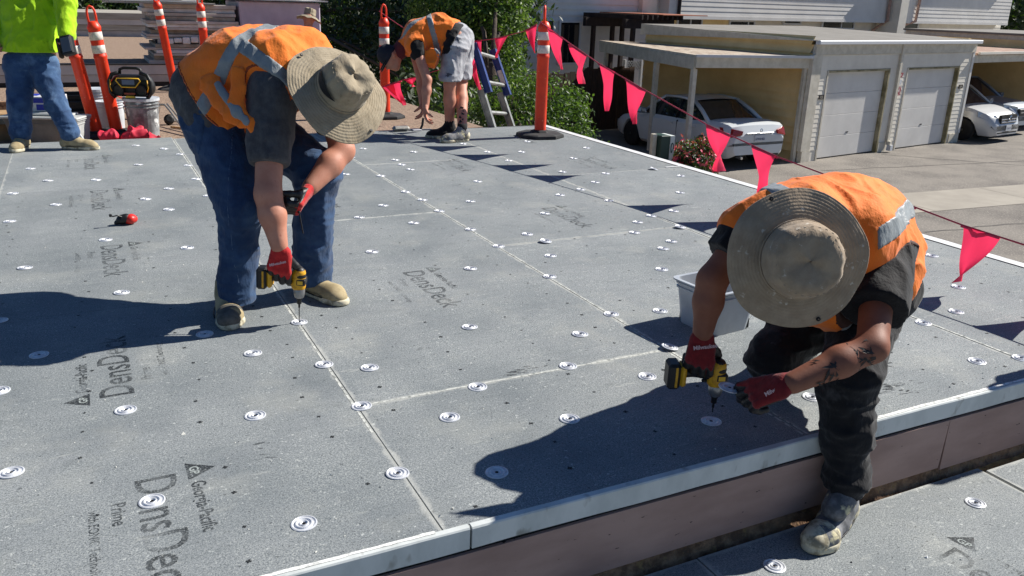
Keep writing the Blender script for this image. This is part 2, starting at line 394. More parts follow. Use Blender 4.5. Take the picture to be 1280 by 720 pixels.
# scuffs and smudges
for (px_, py_, w_, h_, n_) in ((648, 463, .10, .035, 16), (1118, 486, .16, .06, 22), (668, 468, .06, .03, 6), (330, 560, .12, .10, 5), (520, 440, .15, .12, 5), (880, 395, .1, .08, 5)):
    c_ = G(px_, py_); q = MB()
    for k in range(n_):
        a = random.gauss(0, .25) - .2; L_ = random.uniform(.012, .05); w2 = random.uniform(.0012, .005); p = Vector((c_[0] + random.gauss(0, w_ * .4), c_[1] + random.gauss(0, h_ * .4), .0009 + .00002 * k)); u = Vector((math.cos(a), math.sin(a), 0)); v = Vector((-u.y, u.x, 0))
        q.add([p - u * L_ / 2, p - u * L_ * .2 - v * w2, p + u * L_ * .3 - v * w2 * .7, p + u * L_ / 2, p + u * L_ * .1 + v * w2, p - u * L_ * .3 + v * w2 * .6], [(0, 1, 2, 3, 4, 5)])
    tag(q.build('scuff_mark', M_INKF if n_ < 10 else M_INK, roof), kind='stuff')
# front edge metal, fascia boards, rough wood behind
for k, (a, b) in enumerate(((-6, -3.4), (-3.4, -.9), (-.9, .068), (.072, 1.30), (1.304, 2.9), (2.904, 3.69))):
    bx = MB(); dy = (k % 2) * .002
    prof = [(F_Y - .004 - dy, -.062), (F_Y - .006 - dy, -.003), (F_Y - .0035 - dy, .0012), (F_Y + .012, .0022 + .0004 * (k % 2)), (F_Y + .012, -.062)]
    nn = len(prof); ks = max(2, int((b - a) / .12)); vs = []; fs = [tuple(range(nn))[::-1], tuple(ks * nn + j for j in range(nn))]
    for i in range(ks + 1):
        x = a + (b - .002 - a) * i / ks; wy, wz = random.gauss(0, .0009), random.gauss(0, .0008)
        vs += [(x, y_ + (wy if j < 3 else 0), z_ + (wz if z_ < .0 and j in (0,) else random.gauss(0, .0003) if j in (1, 2) else 0)) for j, (y_, z_) in enumerate(prof)]
        if i: fs += [((i - 1) * nn + j, i * nn + j, i * nn + (j + 1) % nn, (i - 1) * nn + (j + 1) % nn) for j in range(nn)]
    mesh('edge_strip', vs, fs, M_EDGE, roof)
box('black_joint', (-6, F_Y + .004, -.0865), (3.68, F_Y + .033, -.0625), M_BLACKGAP, roof)
for a, b, t in ((-6, -3.0, 0), (-2.995, -.6, .004), (-.596, 1.86, -.004), (1.872, 3.69, .006)):
    vs = MB(); x0, x1 = a, b
    vs.add([(x0, F_Y - .006, -.262 - t), (x1, F_Y - .006, -.262 - t), (x1 + (.010 if b == 1.86 else 0), F_Y - .006, -.0735), (x0 - 0, F_Y - .006, -.0735),
            (x0, F_Y + .018, -.262 - t), (x1, F_Y + .018, -.262 - t), (x1 + (.010 if b == 1.86 else 0), F_Y + .018, -.0735), (x0, F_Y + .018, -.0735)],
           [(0, 1, 2, 3), (4, 7, 6, 5), (0, 4, 5, 1), (3, 2, 6, 7), (0, 3, 7, 4), (1, 5, 6, 2)])
    vs.build('fascia_board', M_FASCIA, roof)
wav = MB(); K = 160; vs = []; fs = []
for i in range(K + 1):
    x = -6 + i * 9.69 / K
    vs += [(x, F_Y + .020 + random.uniform(-.004, .004), -.235), (x, F_Y + .008 + random.uniform(-.008, .004), -.275), (x, F_Y - .004 + random.uniform(-.010, .006), -.318)]
    if i:
        b = 3 * i
        for r in (0, 1): fs.append((b - 3 + r, b - 2 + r, b + 1 + r, b + r))
mesh('rough_sheathing', vs, fs, M_OSB, roof)
# right edge trim
vs = []; fs = []
K = 40
for i in range(K + 1):
    y = 1.64 + i * (7.92 - 1.64) / K; w = random.uniform(-.002, .002)
    vs += [(3.645 + w, y, .0045), (3.694 + w, y, .0115), (3.706 + w, y, .002), (3.706 + w, y, -.075)]
    if i:
        b = 4 * i
        for r in range(3): fs.append((b - 4 + r, b + r, b + 1 + r, b - 3 + r))
mesh('drip_edge', vs, fs, M_TRIM, roof)
box('drip_edge', (3.50, 5.495, .003), (3.67, 5.512, .006), M_TRIM, roof)

# the lower roof where the photographer stands
low = thing('lower_roof', (0, 0, -.3), None, None); low['kind'] = 'structure'
box('roof_slab', (-6, -3.5, -2.4), (3.66, 1.70, -.335), M_CORE, low)
box('raw_wood_strip', (1.9, 1.56, -.334), (3.66, 1.66, -.3145), M_OSB2, low)
deck_board(-6, -1.65, -1.0, 1.617, -.3, .02, low); deck_board(-1.645, .795, -1.0, 1.617, -.3, .02, low)
deck_board(.80, 2.065, -1.0, 1.619, -.3, .02, low); deck_board(2.08, 3.67, -1.0, 1.596, -.3, .02, low)
deck_board(-6, 3.67, -3.45, -1.005, -.3, .02, low)
for p in ((1219, 629), (968, 708), (1130, 790)):
    g = G(*p, -.3); plate(g[0], g[1], -.3, low)
stamp(1.46, 1.33, D_ * .92, -.3, 1.0, low)
# chunks
for p, z in (((1159, 697), -.3), ((1064, 703), -.3)):
    g = G(*p, z); s = .006 if p[0] == 1159 else .003
    ps = [g + rng.uniform(-1, 1, 3) * s * (1.3, 1.3, .1) for _ in range(6)] + [g + rng.uniform(-1, 1, 3) * s * .6 + np.array([0, 0, s]) for _ in range(4)]
    import bmesh
    bm = bmesh.new(); [bm.verts.new(p_) for p_ in ps]; bmesh.ops.convex_hull(bm, input=bm.verts); me = bpy.data.meshes.new('crumb'); bm.to_mesh(me); bm.free()
    me.materials.append(M_TRIM if s > .004 else M_CORE)
    o = link('board_crumb', me); tag(o, 'white broken crumb of gypsum lying on the lower roof near the printed stamp' if s > .004 else 'tiny dark crumb on the lower roof in front of the dirty shoe', 'debris')
# ================================================================= SETTING: ground and far roofs
ground = mesh('ground', [(-400, -400, -2.42), (600, -400, -2.42), (600, 900, -2.42), (-400, 900, -2.42)], [(0, 1, 2, 3)], mat('distant_ground', srgb(96, 92, 78), .95, 0, srgb(78, 82, 60), .2, .35, .65)); tag(ground, kind='structure')
lot = mesh('parking_lot', [(3.6, -20, -2.4), (80, -20, -2.4), (80, 48, -2.4), (3.6, 48, -2.4)], [(0, 1, 2, 3)], M_ASPH); tag(lot, kind='structure')
road = mesh('road', [(-60, 27, -2.396), (3.6, 27, -2.396), (3.6, 75, -2.396), (-60, 75, -2.396)], [(0, 1, 2, 3)], M_ASPH); tag(road, kind='structure')
gt = MB()
for k in range(9):
    x0, x1 = 8 + k * 3.0, 8 + k * 3.0 + 2.985; f = lambda x: 10.72 - .07 * (x - 12.75); g_ = lambda x: 12.05 - .07 * (x - 14.7)
    gt.add([(x0, f(x0), -2.394), (x1, f(x1), -2.394), (x1, g_(x1), -2.394), (x0, g_(x0), -2.394)], [(0, 1, 2, 3)])
tag(gt.build('concrete_gutter', M_CONC), kind='structure')
# tar seams on the asphalt
ts = MB()
def wiggle(x0, y0, x1, y1, w, z, mb):
    pts = []; K = 24
    for i in range(K + 1):
        t = i / K; pts.append((x0 + (x1 - x0) * t + random.uniform(-.06, .06), y0 + (y1 - y0) * t + random.uniform(-.06, .06)))
    for (a, b), (c, d) in zip(pts[:-1], pts[1:]):
        L = math.hypot(c - a, d - b); nx, ny = -(d - b) / L * w, (c - a) / L * w
        mb.add([(a - nx, b - ny, z), (c - nx, d - ny, z), (c + nx, d + ny, z), (a + nx, b + ny, z)], [(0, 1, 2, 3)])
wiggle(15, 14.6, 29, 13.2, .02, -2.3965, ts); wiggle(18.5, 15.9, 22, 12.4, .018, -2.3962, ts); wiggle(12.4, 9.6, 22, 8.5, .02, -2.396, ts)
tag(ts.build('tar_seams', mat('tar', srgb(66, 62, 58), .8)), kind='structure')

# the neighbouring brown gravel roofs, in steps
far = thing('stepped_roof', (0, 8.1, -.12), None, None); far['kind'] = 'structure'
def poly_prism(name, pts, z0, z1, m, parent):
    n = len(pts); vs = [(x, y, z0) for x, y in pts] + [(x, y, z1) for x, y in pts]
    fs = [tuple(range(n))[::-1], tuple(range(n, 2 * n))] + [(i, (i + 1) % n, (i + 1) % n + n, i + n) for i in range(n)]
    return mesh(name, vs, fs, m, parent)
poly_prism('gravel_roof', [(-14, 8.13), (3.30, 8.10), (3.36, 8.8), (3.20, 13.8), (-14, 14.4)], -2.4, -.12, M_BROWNROOF, far)
yA, yB = 14.15, 13.75       # parapet runs slightly askew
poly_prism('gravel_roof', [(-14, 14.41), (3.0, 13.81), (3.4, 22.4), (-14, 22.8)], -2.4, .17, M_BROWNROOF, far)
def band(name, z0, z1, off, m, x0=-14, x1=3.0, y0=14.4, y1=13.80):
    vs = [(x0, y0 - off, z0), (x1, y1 - off, z0), (x1, y1 - off, z1), (x0, y0 - off, z1), (x0, y0 + .02, z0), (x1, y1 + .02, z0), (x1, y1 + .02, z1), (x0, y0 + .02, z1)]
    return mesh(name, vs, [(0, 1, 2, 3), (7, 6, 5, 4), (0, 4, 5, 1), (3, 2, 6, 7), (0, 3, 7, 4), (1, 5, 6, 2)], m, far)
M_FLASH = mat('dark_flashing', srgb(36, 30, 28), .7); M_GREYWALL2 = mat('grey_clapboard', srgb(178, 174, 172), .8, 0, srgb(160, 156, 154), 3)
band('dark_flashing', -.12, -.055, .02, M_FLASH); band('clapboard', -.055, .045, .035, M_GREYWALL2); band('clapboard', .052, .185, .05, M_GREYWALL)  # lowest dark band paints in the shadow line at the parapet foot
band('dark_flashing', .186, .20, .06, M_FLASH, -14, 3.0)
band('parapet_board', .17, .30, .03, M_GREYWALL2, -14, 3.0, 22.8, 22.4); band('white_flashing', .14, .168, .16, M_TRIM, -14, 3.0, 22.8, 22.4)
for k, (a, b) in enumerate(((.31, .43), (.436, .56), (.566, .70))):
    band('parapet_board', a, b, -.2 * 0 + .05 + .02 * k, (M_GREYSHING, M_GREYWALL, M_GREYSHING)[k], -14, 3.0, 22.8, 22.4)
poly_prism('gravel_roof', [(-14, 22.9), (3.3, 22.45), (3.6, 26), (-14, 26.4)], -2.4, .69, M_GREYSHING, far)
# ================================================================= BUILDINGS
d1 = np.array([.987, .16, 0]); d2 = np.array([-.16, .987, 0]); F0 = np.array([15.33, 15.62, -2.4])
M_FR = Matrix([[d1[0], d2[0], 0, F0[0]], [d1[1], d2[1], 0, F0[1]], [0, 0, 1, F0[2]], [0, 0, 0, 1]])
def L2W(u, v, z): return F0 + d1 * u + d2 * v + np.array([0, 0, z])
M_SIDE = mat('beige_lap_siding', srgb(233, 227, 214), .75, 0, srgb(220, 213, 200), 2, .35, .65)
M_SIDEY = mat('yellowed_lap_siding', srgb(246, 218, 160), .75, 0, srgb(232, 202, 144), 2, .35, .65)  # yellow glow of bounced carport light painted into the siding colour
M_DOOR = mat('pale_garage_door', srgb(222, 219, 214), .6, 0, srgb(210, 207, 202), 1.5, .35, .65)
M_WTRIM = mat('grey_beige_trim', srgb(214, 207, 192), .7, 0, srgb(198, 191, 175), 6)
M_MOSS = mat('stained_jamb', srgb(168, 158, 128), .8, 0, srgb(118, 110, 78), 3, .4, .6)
M_ROOFG = mat('grey_roll_roofing', srgb(138, 134, 128), .95, 0, srgb(118, 114, 108), 4, .35, .65, 80, .5, .006, stretch=(1, .25, 1))
M_ROOFW = mat('worn_pale_roofing', srgb(196, 184, 166), .95, 0, srgb(150, 130, 112), 5, .38, .62, 60, .5, .008, srgb(100, 84, 72), 9, .6, .68, stretch=(1, .4, 1))
M_ROOFR = mat('reddish_roofing', srgb(176, 148, 132), .95, 0, srgb(146, 116, 100), 4, .38, .62, 60, .5, .008, srgb(206, 186, 168), 12, .6, .7)
M_HOUSE = mat('lavender_grey_siding', srgb(226, 223, 218), .7, 0, srgb(212, 209, 204), 1.2, .35, .65)
M_GLASS = mat('dark_window_glass', srgb(26, 30, 36), .06, 0, spec=.8)
M_WFRAME = mat('white_window_frame', srgb(206, 208, 212), .5)
M_DBROWN = mat('dark_brown_timber', srgb(52, 36, 32), .8, 0, srgb(40, 28, 25), 8)
M_FENCE = mat('brown_fence_board', srgb(84, 62, 48), .85, 0, srgb(62, 46, 36), 7, .35, .65, stretch=(4, 4, .5))
def lap(mb, u0, u1, z0, z1, v, pitch=.115, depth=.009, nrm=1, m=0):     # clapboards: a saw-tooth sheet facing -v
    z = z0
    while z < z1 - 1e-4:
        t = min(z + pitch, z1)
        vs = [(u0, v - depth, z), (u1, v - depth, z), (u1, v - .002, t), (u0, v - .002, t), (u0, v, z), (u1, v, z)]
        mb.add([tuple(M_FR @ Vector(p)) for p in vs], [(0, 1, 2, 3), (4, 5, 1, 0)], m); z = t
def lbox(name, lo, hi, m, parent=None, bev=0.0): return box(name, lo, hi, m, parent, M_FR, bev)
# --- garage
ga = thing('garage_block', L2W(3.7, 3, 0), 'low double garage with pale sectional doors and grey flat roof facing the lot', 'garage')
UW = 7.62
sidg = MB(); D1 = (.62, 3.32); D2 = (4.22, 6.92)
for a, b in ((.30, D1[0] - .04), (D1[1] + .04, 3.66), (3.84, D2[0] - .04), (D2[1] + .04, UW - .1)): lap(sidg, a, b, .28, 2.62, 0)
for a, b in ((D1[0] - .04, D1[1] + .04), (D2[0] - .04, D2[1] + .04)): lap(sidg, a, b, 2.26, 2.62, 0)
sidg.build('siding', M_SIDE, ga)
lbox('wall', (.02, .002, 0), (D1[0] - .04, .16, 2.85), M_SIDE, ga); lbox('wall', (D1[1] + .04, .002, 0), (D2[0] - .04, .16, 2.85), M_SIDE, ga)
lbox('wall', (D2[1] + .04, .002, 0), (UW, .16, 2.85), M_SIDE, ga); lbox('wall', (D1[0] - .04, .003, 2.24), (D1[1] + .04, .16, 2.85), M_SIDE, ga); lbox('wall', (D2[0] - .04, .003, 2.24), (D2[1] + .04, .16, 2.85), M_SIDE, ga)
lbox('wall', (0, 5.7, 0), (UW, 5.86, 3.1), M_SIDE, ga); lbox('wall', (UW - .14, .161, 0), (UW, 5.7, 3.0), M_SIDEY, ga)
lw = MB()       # left wall, clapboarded towards the carport
z = 0.26
while z < 2.95:
    t = z + .20; vs = [(-.075, .10, z), (-.075, 5.8, z), (0, 5.8, t), (0, .05, t), (.02, .05, z), (.02, 5.8, z)]
    lw.add([tuple(M_FR @ Vector(p)) for p in vs], [(0, 3, 2, 1), (4, 0, 1, 5)]); z = t
lw.build('siding', M_SIDEY, ga); lbox('wall', (.001, .165, 0), (.14, 5.699, 3.0), M_SIDEY, ga)
lbox('corner_board', (-.08, -.03, .28), (.28, .09, 2.62), M_WTRIM, ga); lbox('plinth', (-.035, -.035, 0), (.30, .10, .275), M_WTRIM, ga)
for a, b in ((D1[1] + .045, 3.70), (D2[1] + .16, UW)): lbox('plinth', (a, -.026, 0), (b, .05, .275), M_WTRIM, ga)
lbox('corner_board', (UW - .08, -.03, .28), (UW + .03, .06, 2.62), M_HOUSE, ga)
lbox('frieze_board', (-.03, -.04, 2.625), (UW + .03, .05, 2.86), M_WTRIM, ga)
lbox('gutter', (-.10, -.17, 2.865), (UW + .08, -.03, 2.965), M_WFRAME, ga, .015)
for a, b in (D1, D2):
    dr = thing('garage_door', (0, 0, 0), None, None); del_ = dr; dr.location = tuple(L2W((a + b) / 2, .12, 0)); attach(dr, ga)
    for k in range(4):
        z0 = .03 + k * .545; lbox('door_panel', (a + .03, .095, z0), (b - .03, .135, z0 + .541), M_DOOR, dr, .006)
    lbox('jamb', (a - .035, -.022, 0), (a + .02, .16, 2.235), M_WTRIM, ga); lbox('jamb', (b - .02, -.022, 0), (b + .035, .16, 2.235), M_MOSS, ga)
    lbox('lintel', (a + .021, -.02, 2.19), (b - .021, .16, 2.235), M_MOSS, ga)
    lbox('handle', ((a + b) / 2 - .05, .085, .62), ((a + b) / 2 + .05, .096, .65), M_FLASH, dr)
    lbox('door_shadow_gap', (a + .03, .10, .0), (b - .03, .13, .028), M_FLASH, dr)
dp = MB(); dp.box((3.70, -.075, .30), (3.80, -.001, 2.86), 0, M_FR); dp.box((3.70, -.16, .20), (3.80, -.03, .30), 0, M_FR); dp.build('downpipe', M_WTRIM, ga)
lbox('downpipe_boot', (3.69, -.2, .05), (3.81, -.08, .2), M_WFRAME, ga)
for u, z, w, h, m in ((3.86, 2.00, .12, .12, 'r'), (3.87, 1.80, .10, .14, 'w'), (3.85, 1.52, .15, .22, 'r')):
    o = lbox('notice', (u, -.035, z), (u + w, -.020, z + h), mat('red_notice', srgb(150, 40, 44), .6, 0, srgb(215, 200, 200), 18, .52, .56) if m == 'r' else M_WFRAME, ga)
lbox('number_plate', (.36, -.032, 1.55), (.56, -.018, 1.66), M_FLASH, ga); lbox('number_plate', (7.08, -.032, 1.60), (7.30, -.018, 1.71), M_FLASH, ga)
for (u0, v0, u1, v1, txt) in ((.385, -.0335, 0, 0, '122'), (7.115, -.0335, 0, 0, '124')):
    vs, fs = text_mesh(txt, .085, .0006); q = MB()
    q.add([tuple(M_FR @ Vector((u0 + v.x, v0, (1.575 if u0 < 1 else 1.625) + v.y))) for v in vs], fs); q.build('digits', M_WTRIM, ga)
rf = [(-.12, -.10, 2.97), (UW + .12, -.10, 2.97), (UW + .12, 5.95, 3.12), (-.12, 5.95, 3.12)]
vs = [tuple(M_FR @ Vector(p)) for p in rf] + [tuple(M_FR @ Vector((a, b, c - .30 if b > 0 else c - .02))) for a, b, c in rf]
mesh('roof', vs, [(0, 1, 2, 3), (7, 6, 5, 4), (0, 4, 5, 1), (1, 5, 6, 2), (2, 6, 7, 3), (3, 7, 4, 0)], [M_ROOFG, M_WTRIM], ga, False, [0, 1, 1, 1, 1, 1])

# --- left carport (posts, beams, flat roof), measured plan
ca = thing('carport', (13.2, 18.5, -2.4), 'open carport with pale worn flat roof on slim posts left of the garage doors', 'carport')
cFL, cFR, cBL, cBR = (12.12, 16.08), (15.24, 15.66), (13.55, 22.6), (14.35, 21.6)
def quad_prism(name, pts, z0, z1, m, parent, mi=None):
    vs = [(x, y, z0) for x, y in pts] + [(x, y, z1) for x, y in pts]
    return mesh(name, vs, [(3, 2, 1, 0), (4, 5, 6, 7), (0, 1, 5, 4), (1, 2, 6, 5), (2, 3, 7, 6), (3, 0, 4, 7)], m, parent, False, mi)
quad_prism('roof', [cFL, cFR, cBR, cBL], .125, .185, [M_ROOFW, M_WTRIM], ca, [1, 0, 1, 1, 1, 1])
def beam(p, q, z0, z1, w, m, name, parent):
    p = Vector(p); q = Vector(q); d = (q - p).normalized(); n = Vector((-d.y, d.x)) * w / 2
    return quad_prism(name, [tuple(p - n), tuple(q - n), tuple(q + n), tuple(p + n)], z0, z1, m, parent)
beam((12.13, 16.11), (15.27, 15.70), -.10, .124, .05, M_WTRIM, 'front_beam', ca); beam((12.145, 16.15), (13.57, 22.55), -.14, .124, .06, M_WTRIM, 'side_beam', ca)
beam((12.06, 16.02), (15.27, 15.60), .14, .20, .06, M_WFRAME, 'roof_edge', ca); beam((13.6, 22.6), (14.4, 21.6), -.10, .124, .06, M_WTRIM, 'back_beam', ca)
for x, y, w in ((12.19, 16.22, .11), (12.62, 18.3, .11), (13.45, 22.0, .10), (15.20, 15.76, .09)):
    box('post', (x - w / 2, y - w / 2, -2.4), (x + w / 2, y + w / 2, -.1405 if y > 16 and x < 15 else -.101), M_WTRIM, ca)
for k in range(5):
    t = (k + .5) / 5; p = Vector(cFL).lerp(Vector(cBL), t); q = Vector(cFR).lerp(Vector(cBR), t); beam(tuple(p + (q - p) * .03), tuple(p + (q - p) * .97), .03, .123, .05, M_WTRIM, 'joist', ca)

# --- right carport and the next garage
cb = thing('carport', L2W(10.6, 3, 0), 'open carport with reddish sunlit roof right of the garage doors, sheltering two cars', 'carport')
lbox('roof', (UW + .13, -.05, 2.54), (14.0, 5.8, 2.60), M_ROOFR, cb); lbox('front_beam', (UW + .04, -.02, 2.32), (14.0, .05, 2.535), M_WTRIM, cb); lbox('roof_edge', (UW + .13, -.13, 2.56), (14.0, -.055, 2.63), M_SIDE, cb)
lbox('back_wall', (UW + .04, 5.6, 0), (14.0, 5.72, 2.535), M_SIDEY, cb); bw = MB(); lap(bw, UW + .05, 14.0, .2, 2.53, 5.58, .16); bw.build('siding', M_SIDEY, cb)
lbox('post', (13.88, .06, 0), (13.98, .16, 2.32), M_WTRIM, cb)
gb = thing('garage_block', L2W(17, 3, 0), 'next garage block whose grey flat roof rises behind the reddish carport roof', 'garage')
lbox('wall', (14.02, 0, 0), (21.6, 5.9, 2.86), M_SIDE, gb); lbox('frieze_board', (13.98, -.03, 2.865), (21.64, 5.93, 3.02), M_WTRIM, gb)
lbox('roof', (13.9, -.10, 3.025), (21.7, 6.0, 3.09), M_ROOFG, gb); 
gs = MB(); z = .2
while z < 2.8:
    vs = [(13.99, .02, z), (13.99, 5.88, z), (14.01, 5.88, z + .16), (14.01, .02, z + .16)]; gs.add([tuple(M_FR @ Vector(p)) for p in vs], [(0, 3, 2, 1)]); z += .16
gs.build('siding', M_SIDEY, gb)
for a in (14.5, 18.1):
    for k in range(4): lbox('door_panel', (a, -.03, .03 + k * .545), (a + 2.7, -.005, .567 + k * .545), M_DOOR, gb, .006)

# --- house behind
ho = thing('townhouse', L2W(3, 12, 0), 'long two storey house clad in pale grey clapboard behind the carports', 'house')
V1, V2 = 10.0, 10.0
hs = MB(); 
lap(hs, -2.2, 4.6, 0, 6.2, V1, .19, .045); hs.build('siding', M_HOUSE, ho)
hs = MB(); lap(hs, 4.6, 29.5, 3.32, 6.2, V2 - .55, .17, .016); hs.build('siding', M_HOUSE, ho)
hs = MB(); lap(hs, 4.6, 30, 0, 3.20, V2, .17, .016); hs.build('siding', M_SIDE, ho)
lbox('wall', (-2.2, V1 + .002, 0), (4.6, V1 + 6, 6.2), M_HOUSE, ho); lbox('wall', (4.602, V2 + .002, 0), (30, V2 + 6, 3.19), M_SIDE, ho); lbox('upper_storey', (4.602, V2 - .548, 3.20), (29.5, V2 + 6, 6.2), M_HOUSE, ho)
lbox('soffit_board', (4.65, V2 - .575, 3.20), (29.5, V2 - .55, 3.32), M_HOUSE, ho); lbox('corner_board', (4.5, V2 - .6, 3.2), (4.66, V2 - .55, 6.2), M_HOUSE, ho)
lbox('roof', (-2.6, V1 - 1.0, 6.2), (30, V1 + 6.5, 6.4), M_ROOFG, ho)
lbox('light_wedge', (4.7, V2 - .04, 2.86), (9.5, V2 - .029, 3.19), M_SIDEY, ho).name = 'frieze_board'  # thin yellow panel paints a wedge of light on the wall, no board
lbox('utility_box', (3.55, V1 - .25, 2.95), (4.25, V1 - .03, 4.2), M_SIDE, ho)
def win(u0, u1, z0, z1, v, split=None, tall=False, par=ho):
    fr = MB(); t = .07
    for a, b, c, d in ((u0 - t, u0, z0 - t, z1 + t), (u1, u1 + t, z0 - t, z1 + t), (u0, u1, z1, z1 + t), (u0, u1, z0 - t, z0)): fr.box((a, v - .07, c), (b, v - .001, d), 0, M_FR)
    if split: fr.box((split - .03, v - .06, z0), (split + .03, v - .001, z1), 0, M_FR)
    w = fr.build('window', M_WFRAME, par)
    for a, b in ((u0, split - .03), (split + .03, u1)) if split else ((u0, u1),):
        lbox('pane', (a, v - .035, z0), (b, v - .03, z1), M_GLASS, w)
def uz(px, py, v):
    r = ray(px, py); n = d2; t = float((L2W(0, v, 0) - CO) @ n / (r @ n)); p = CO + r * t - F0; return float(p @ d1), float(p[2])
def winpx(x0, y0, x1, y1, v, split=None):
    a, z1 = uz(x0, y0, v); b, z0 = uz(x1, y1, v); c = uz(split, y1, v)[0] if split else None; win(a, b, z0, z1, v, c)
winpx(700, 28, 721, 78, V1 - .03); winpx(683, 26, 689, 60, V1 - .03); winpx(764, 23, 786, 27, V1 - .03, 774)
winpx(847, 24, 875, 31, V2 - .03, 862); winpx(912, 27, 941, 31, V2 - .03, 934); winpx(980, 20, 999, 29, V2 - .03); winpx(1029, 21, 1065, 35, V2 - .03, 1050); winpx(1122, 20, 1145, 38, V2 - .03); winpx(1170, 20, 1200, 24, V2 - .03)
u, z = uz(1106, 20, V2); pp = MB(); pp.tube([M_FR @ Vector((u - .9, V2 - .7, 4.6)), M_FR @ Vector((u - .8, V2 - .65, 3.3)), M_FR @ Vector((u - .9, V2 - .12, 2.9)), M_FR @ Vector((u - .9, V2 - .1, 0))], .07, 6)
pp.tube([M_FR @ Vector((u + 1.6, V2 - .65, 4.6)), M_FR @ Vector((u + 1.5, V2 - .65, 3.3)), M_FR @ Vector((u + .4, V2 - .12, 2.9)), M_FR @ Vector((u + .3, V2 - .1, 0))], .07, 6); pp.build('downpipe', M_FASCIA, ho)
lbox('party_wall', (u - .65, V2 - 1.1, 0), (u - .05, V2 - .03, 6.2), M_SIDE, ho)
u, z = uz(832, 14, V1); pp = MB(); pp.tube([M_FR @ Vector((u + .05, V1 - .62, 4.6)), M_FR @ Vector((u + .05, V1 - .62, 3.35)), M_FR @ Vector((u - .4, V1 - .1, 2.95)), M_FR @ Vector((u - .4, V1 - .1, 0))], .07, 6); pp.build('downpipe', M_FLASH, ho)
# dark pergola
pg = thing('pergola', L2W(0.2, 7, 0), 'dark brown timber pergola against the house above the fence', 'pergola')
q1, q2 = uz(757, 30, 7.6), uz(803, 42, 7.6); q1 = (q1[0] + .95, q1[1])
lbox('beam', (q1[0] - .3, 7.4, q1[1] - .12), (q2[0] + 1.2, 7.55, q1[1] + .16), M_DBROWN, pg); lbox('beam', (q1[0] - .3, 9.3, q1[1] - .12), (q2[0] + 1.2, 9.45, q1[1] + .16), M_DBROWN, pg)
for k in range(9): lbox('rafter', (q1[0] + k * .22, 7.0, q1[1] + .161), (q1[0] + k * .22 + .06, 9.8, q1[1] + .30), M_DBROWN, pg)
for u in (q1[0] + .05, q1[0] + .9, q2[0] + .7):
    for v in (7.42, 9.32): lbox('post', (u, v, 0), (u + .12, v + .12, q1[1] - .121), M_DBROWN, pg)
rt = mat('orange_roof_edge', srgb(176, 110, 84), .8); lbox('roof_edge', (q1[0] + .8, 6.9, q1[1] + .301), (q2[0] + 2.2, 9.9, q1[1] + .33), rt, pg)
# fence at the back of the carport and the white lattice above
fe = thing('board_fence', L2W(-1.6, 6.3, 0), 'brown upright board fence behind the white sedan', 'fence')
q1, q2 = uz(770, 90, 6.2), uz(846, 84, 6.2); n = 22
q1 = (-4.6, 0)
for k in range(n):
    a = q1[0] + (0 - q1[0]) * k / n; h = 1.75 + .03 * math.sin(k * 2.1) + (.12 if k > 11 else 0)
    lbox('fence_board', (a + .006, 6.2 + random.uniform(0, .012), .05), (a + (4.6 / n) - .006, 6.225 + random.uniform(0, .012), h), M_FENCE, fe)
lbox('rail', (-4.6, 6.25, .4), (0, 6.31, .5), M_FENCE, fe); lbox('rail', (-4.6, 6.25, 1.4), (0, 6.31, 1.5), M_FENCE, fe)
lt = thing('lattice_panel', L2W(-2.6, 6.6, 0), 'small white criss-cross lattice above the brown fence', 'lattice')
a, b = uz(781, 88, 6.6), uz(801, 76, 6.6); lm = MB()
w = b[0] - a[0]; h = b[1] - a[1]
for s_ in (1, -1):
    for k in range(-6, 13):
        p0 = a[0] + w * k / 6; pts = []
        for t in (0, 1):
            x = p0 + s_ * h * t
            pts.append((x, a[1] + h * t))
        # clip
        def clip(p, q):
            (x0, z0), (x1, z1) = p, q
            if x0 > x1: x0, z0, x1, z1 = x1, z1, x0, z0
            if x1 <= a[0] or x0 >= b[0]: return None
            if x0 < a[0]: z0 += (z1 - z0) * (a[0] - x0) / (x1 - x0); x0 = a[0]
            if x1 > b[0]: z1 = z0 + (z1 - z0) * (b[0] - x0) / (x1 - x0); x1 = b[0]
            return (x0, z0), (x1, z1)
        c_ = clip(*pts)
        if c_: lm.tube([M_FR @ Vector((c_[0][0], 6.6 + .012 * s_, c_[0][1])), M_FR @ Vector((c_[1][0], 6.6 + .012 * s_, c_[1][1]))], .018, 4)
lm.build('lattice', M_WFRAME, lt); lbox('post', (a[0] - .06, 6.55, 0), (a[0], 6.65, b[1] + .05), M_WFRAME, lt); lbox('post', (b[0], 6.55, 0), (b[0] + .06, 6.65, b[1] + .05), M_WFRAME, lt)

# ================================================================= CARS
M_CARW = mat('white_car_paint', srgb(206, 210, 212), .3, .0, spec=.6); M_CARS = mat('blue_silver_car_paint', srgb(150, 160, 172), .3, .3, spec=.6)
M_TYRE = mat('tyre_rubber', srgb(26, 26, 27), .85); M_RIM = mat('alloy_rim', srgb(150, 152, 155), .35, .8); M_CGLASS = mat('car_glass', srgb(44, 50, 56), .04, 0, srgb(30, 34, 38), 3, spec=1.0)
M_TAIL = mat('red_lamp_lens', srgb(150, 20, 24), .2, spec=.7); M_HEAD = mat('clear_lamp_lens', srgb(190, 196, 200), .1, .3, spec=.8); M_BLK = mat('black_plastic', srgb(22, 22, 23), .5); M_CHROME = mat('chrome', srgb(200, 202, 205), .15, .9)
def interp(tab, x):
    for (a, *ya), (b, *yb) in zip(tab[:-1], tab[1:]):
        if a <= x <= b:
            t = (x - a) / (b - a); return [p + (q - p) * t for p, q in zip(ya, yb)]
    return list(tab[-1][1:] if x > tab[-1][0] else tab[0][1:])
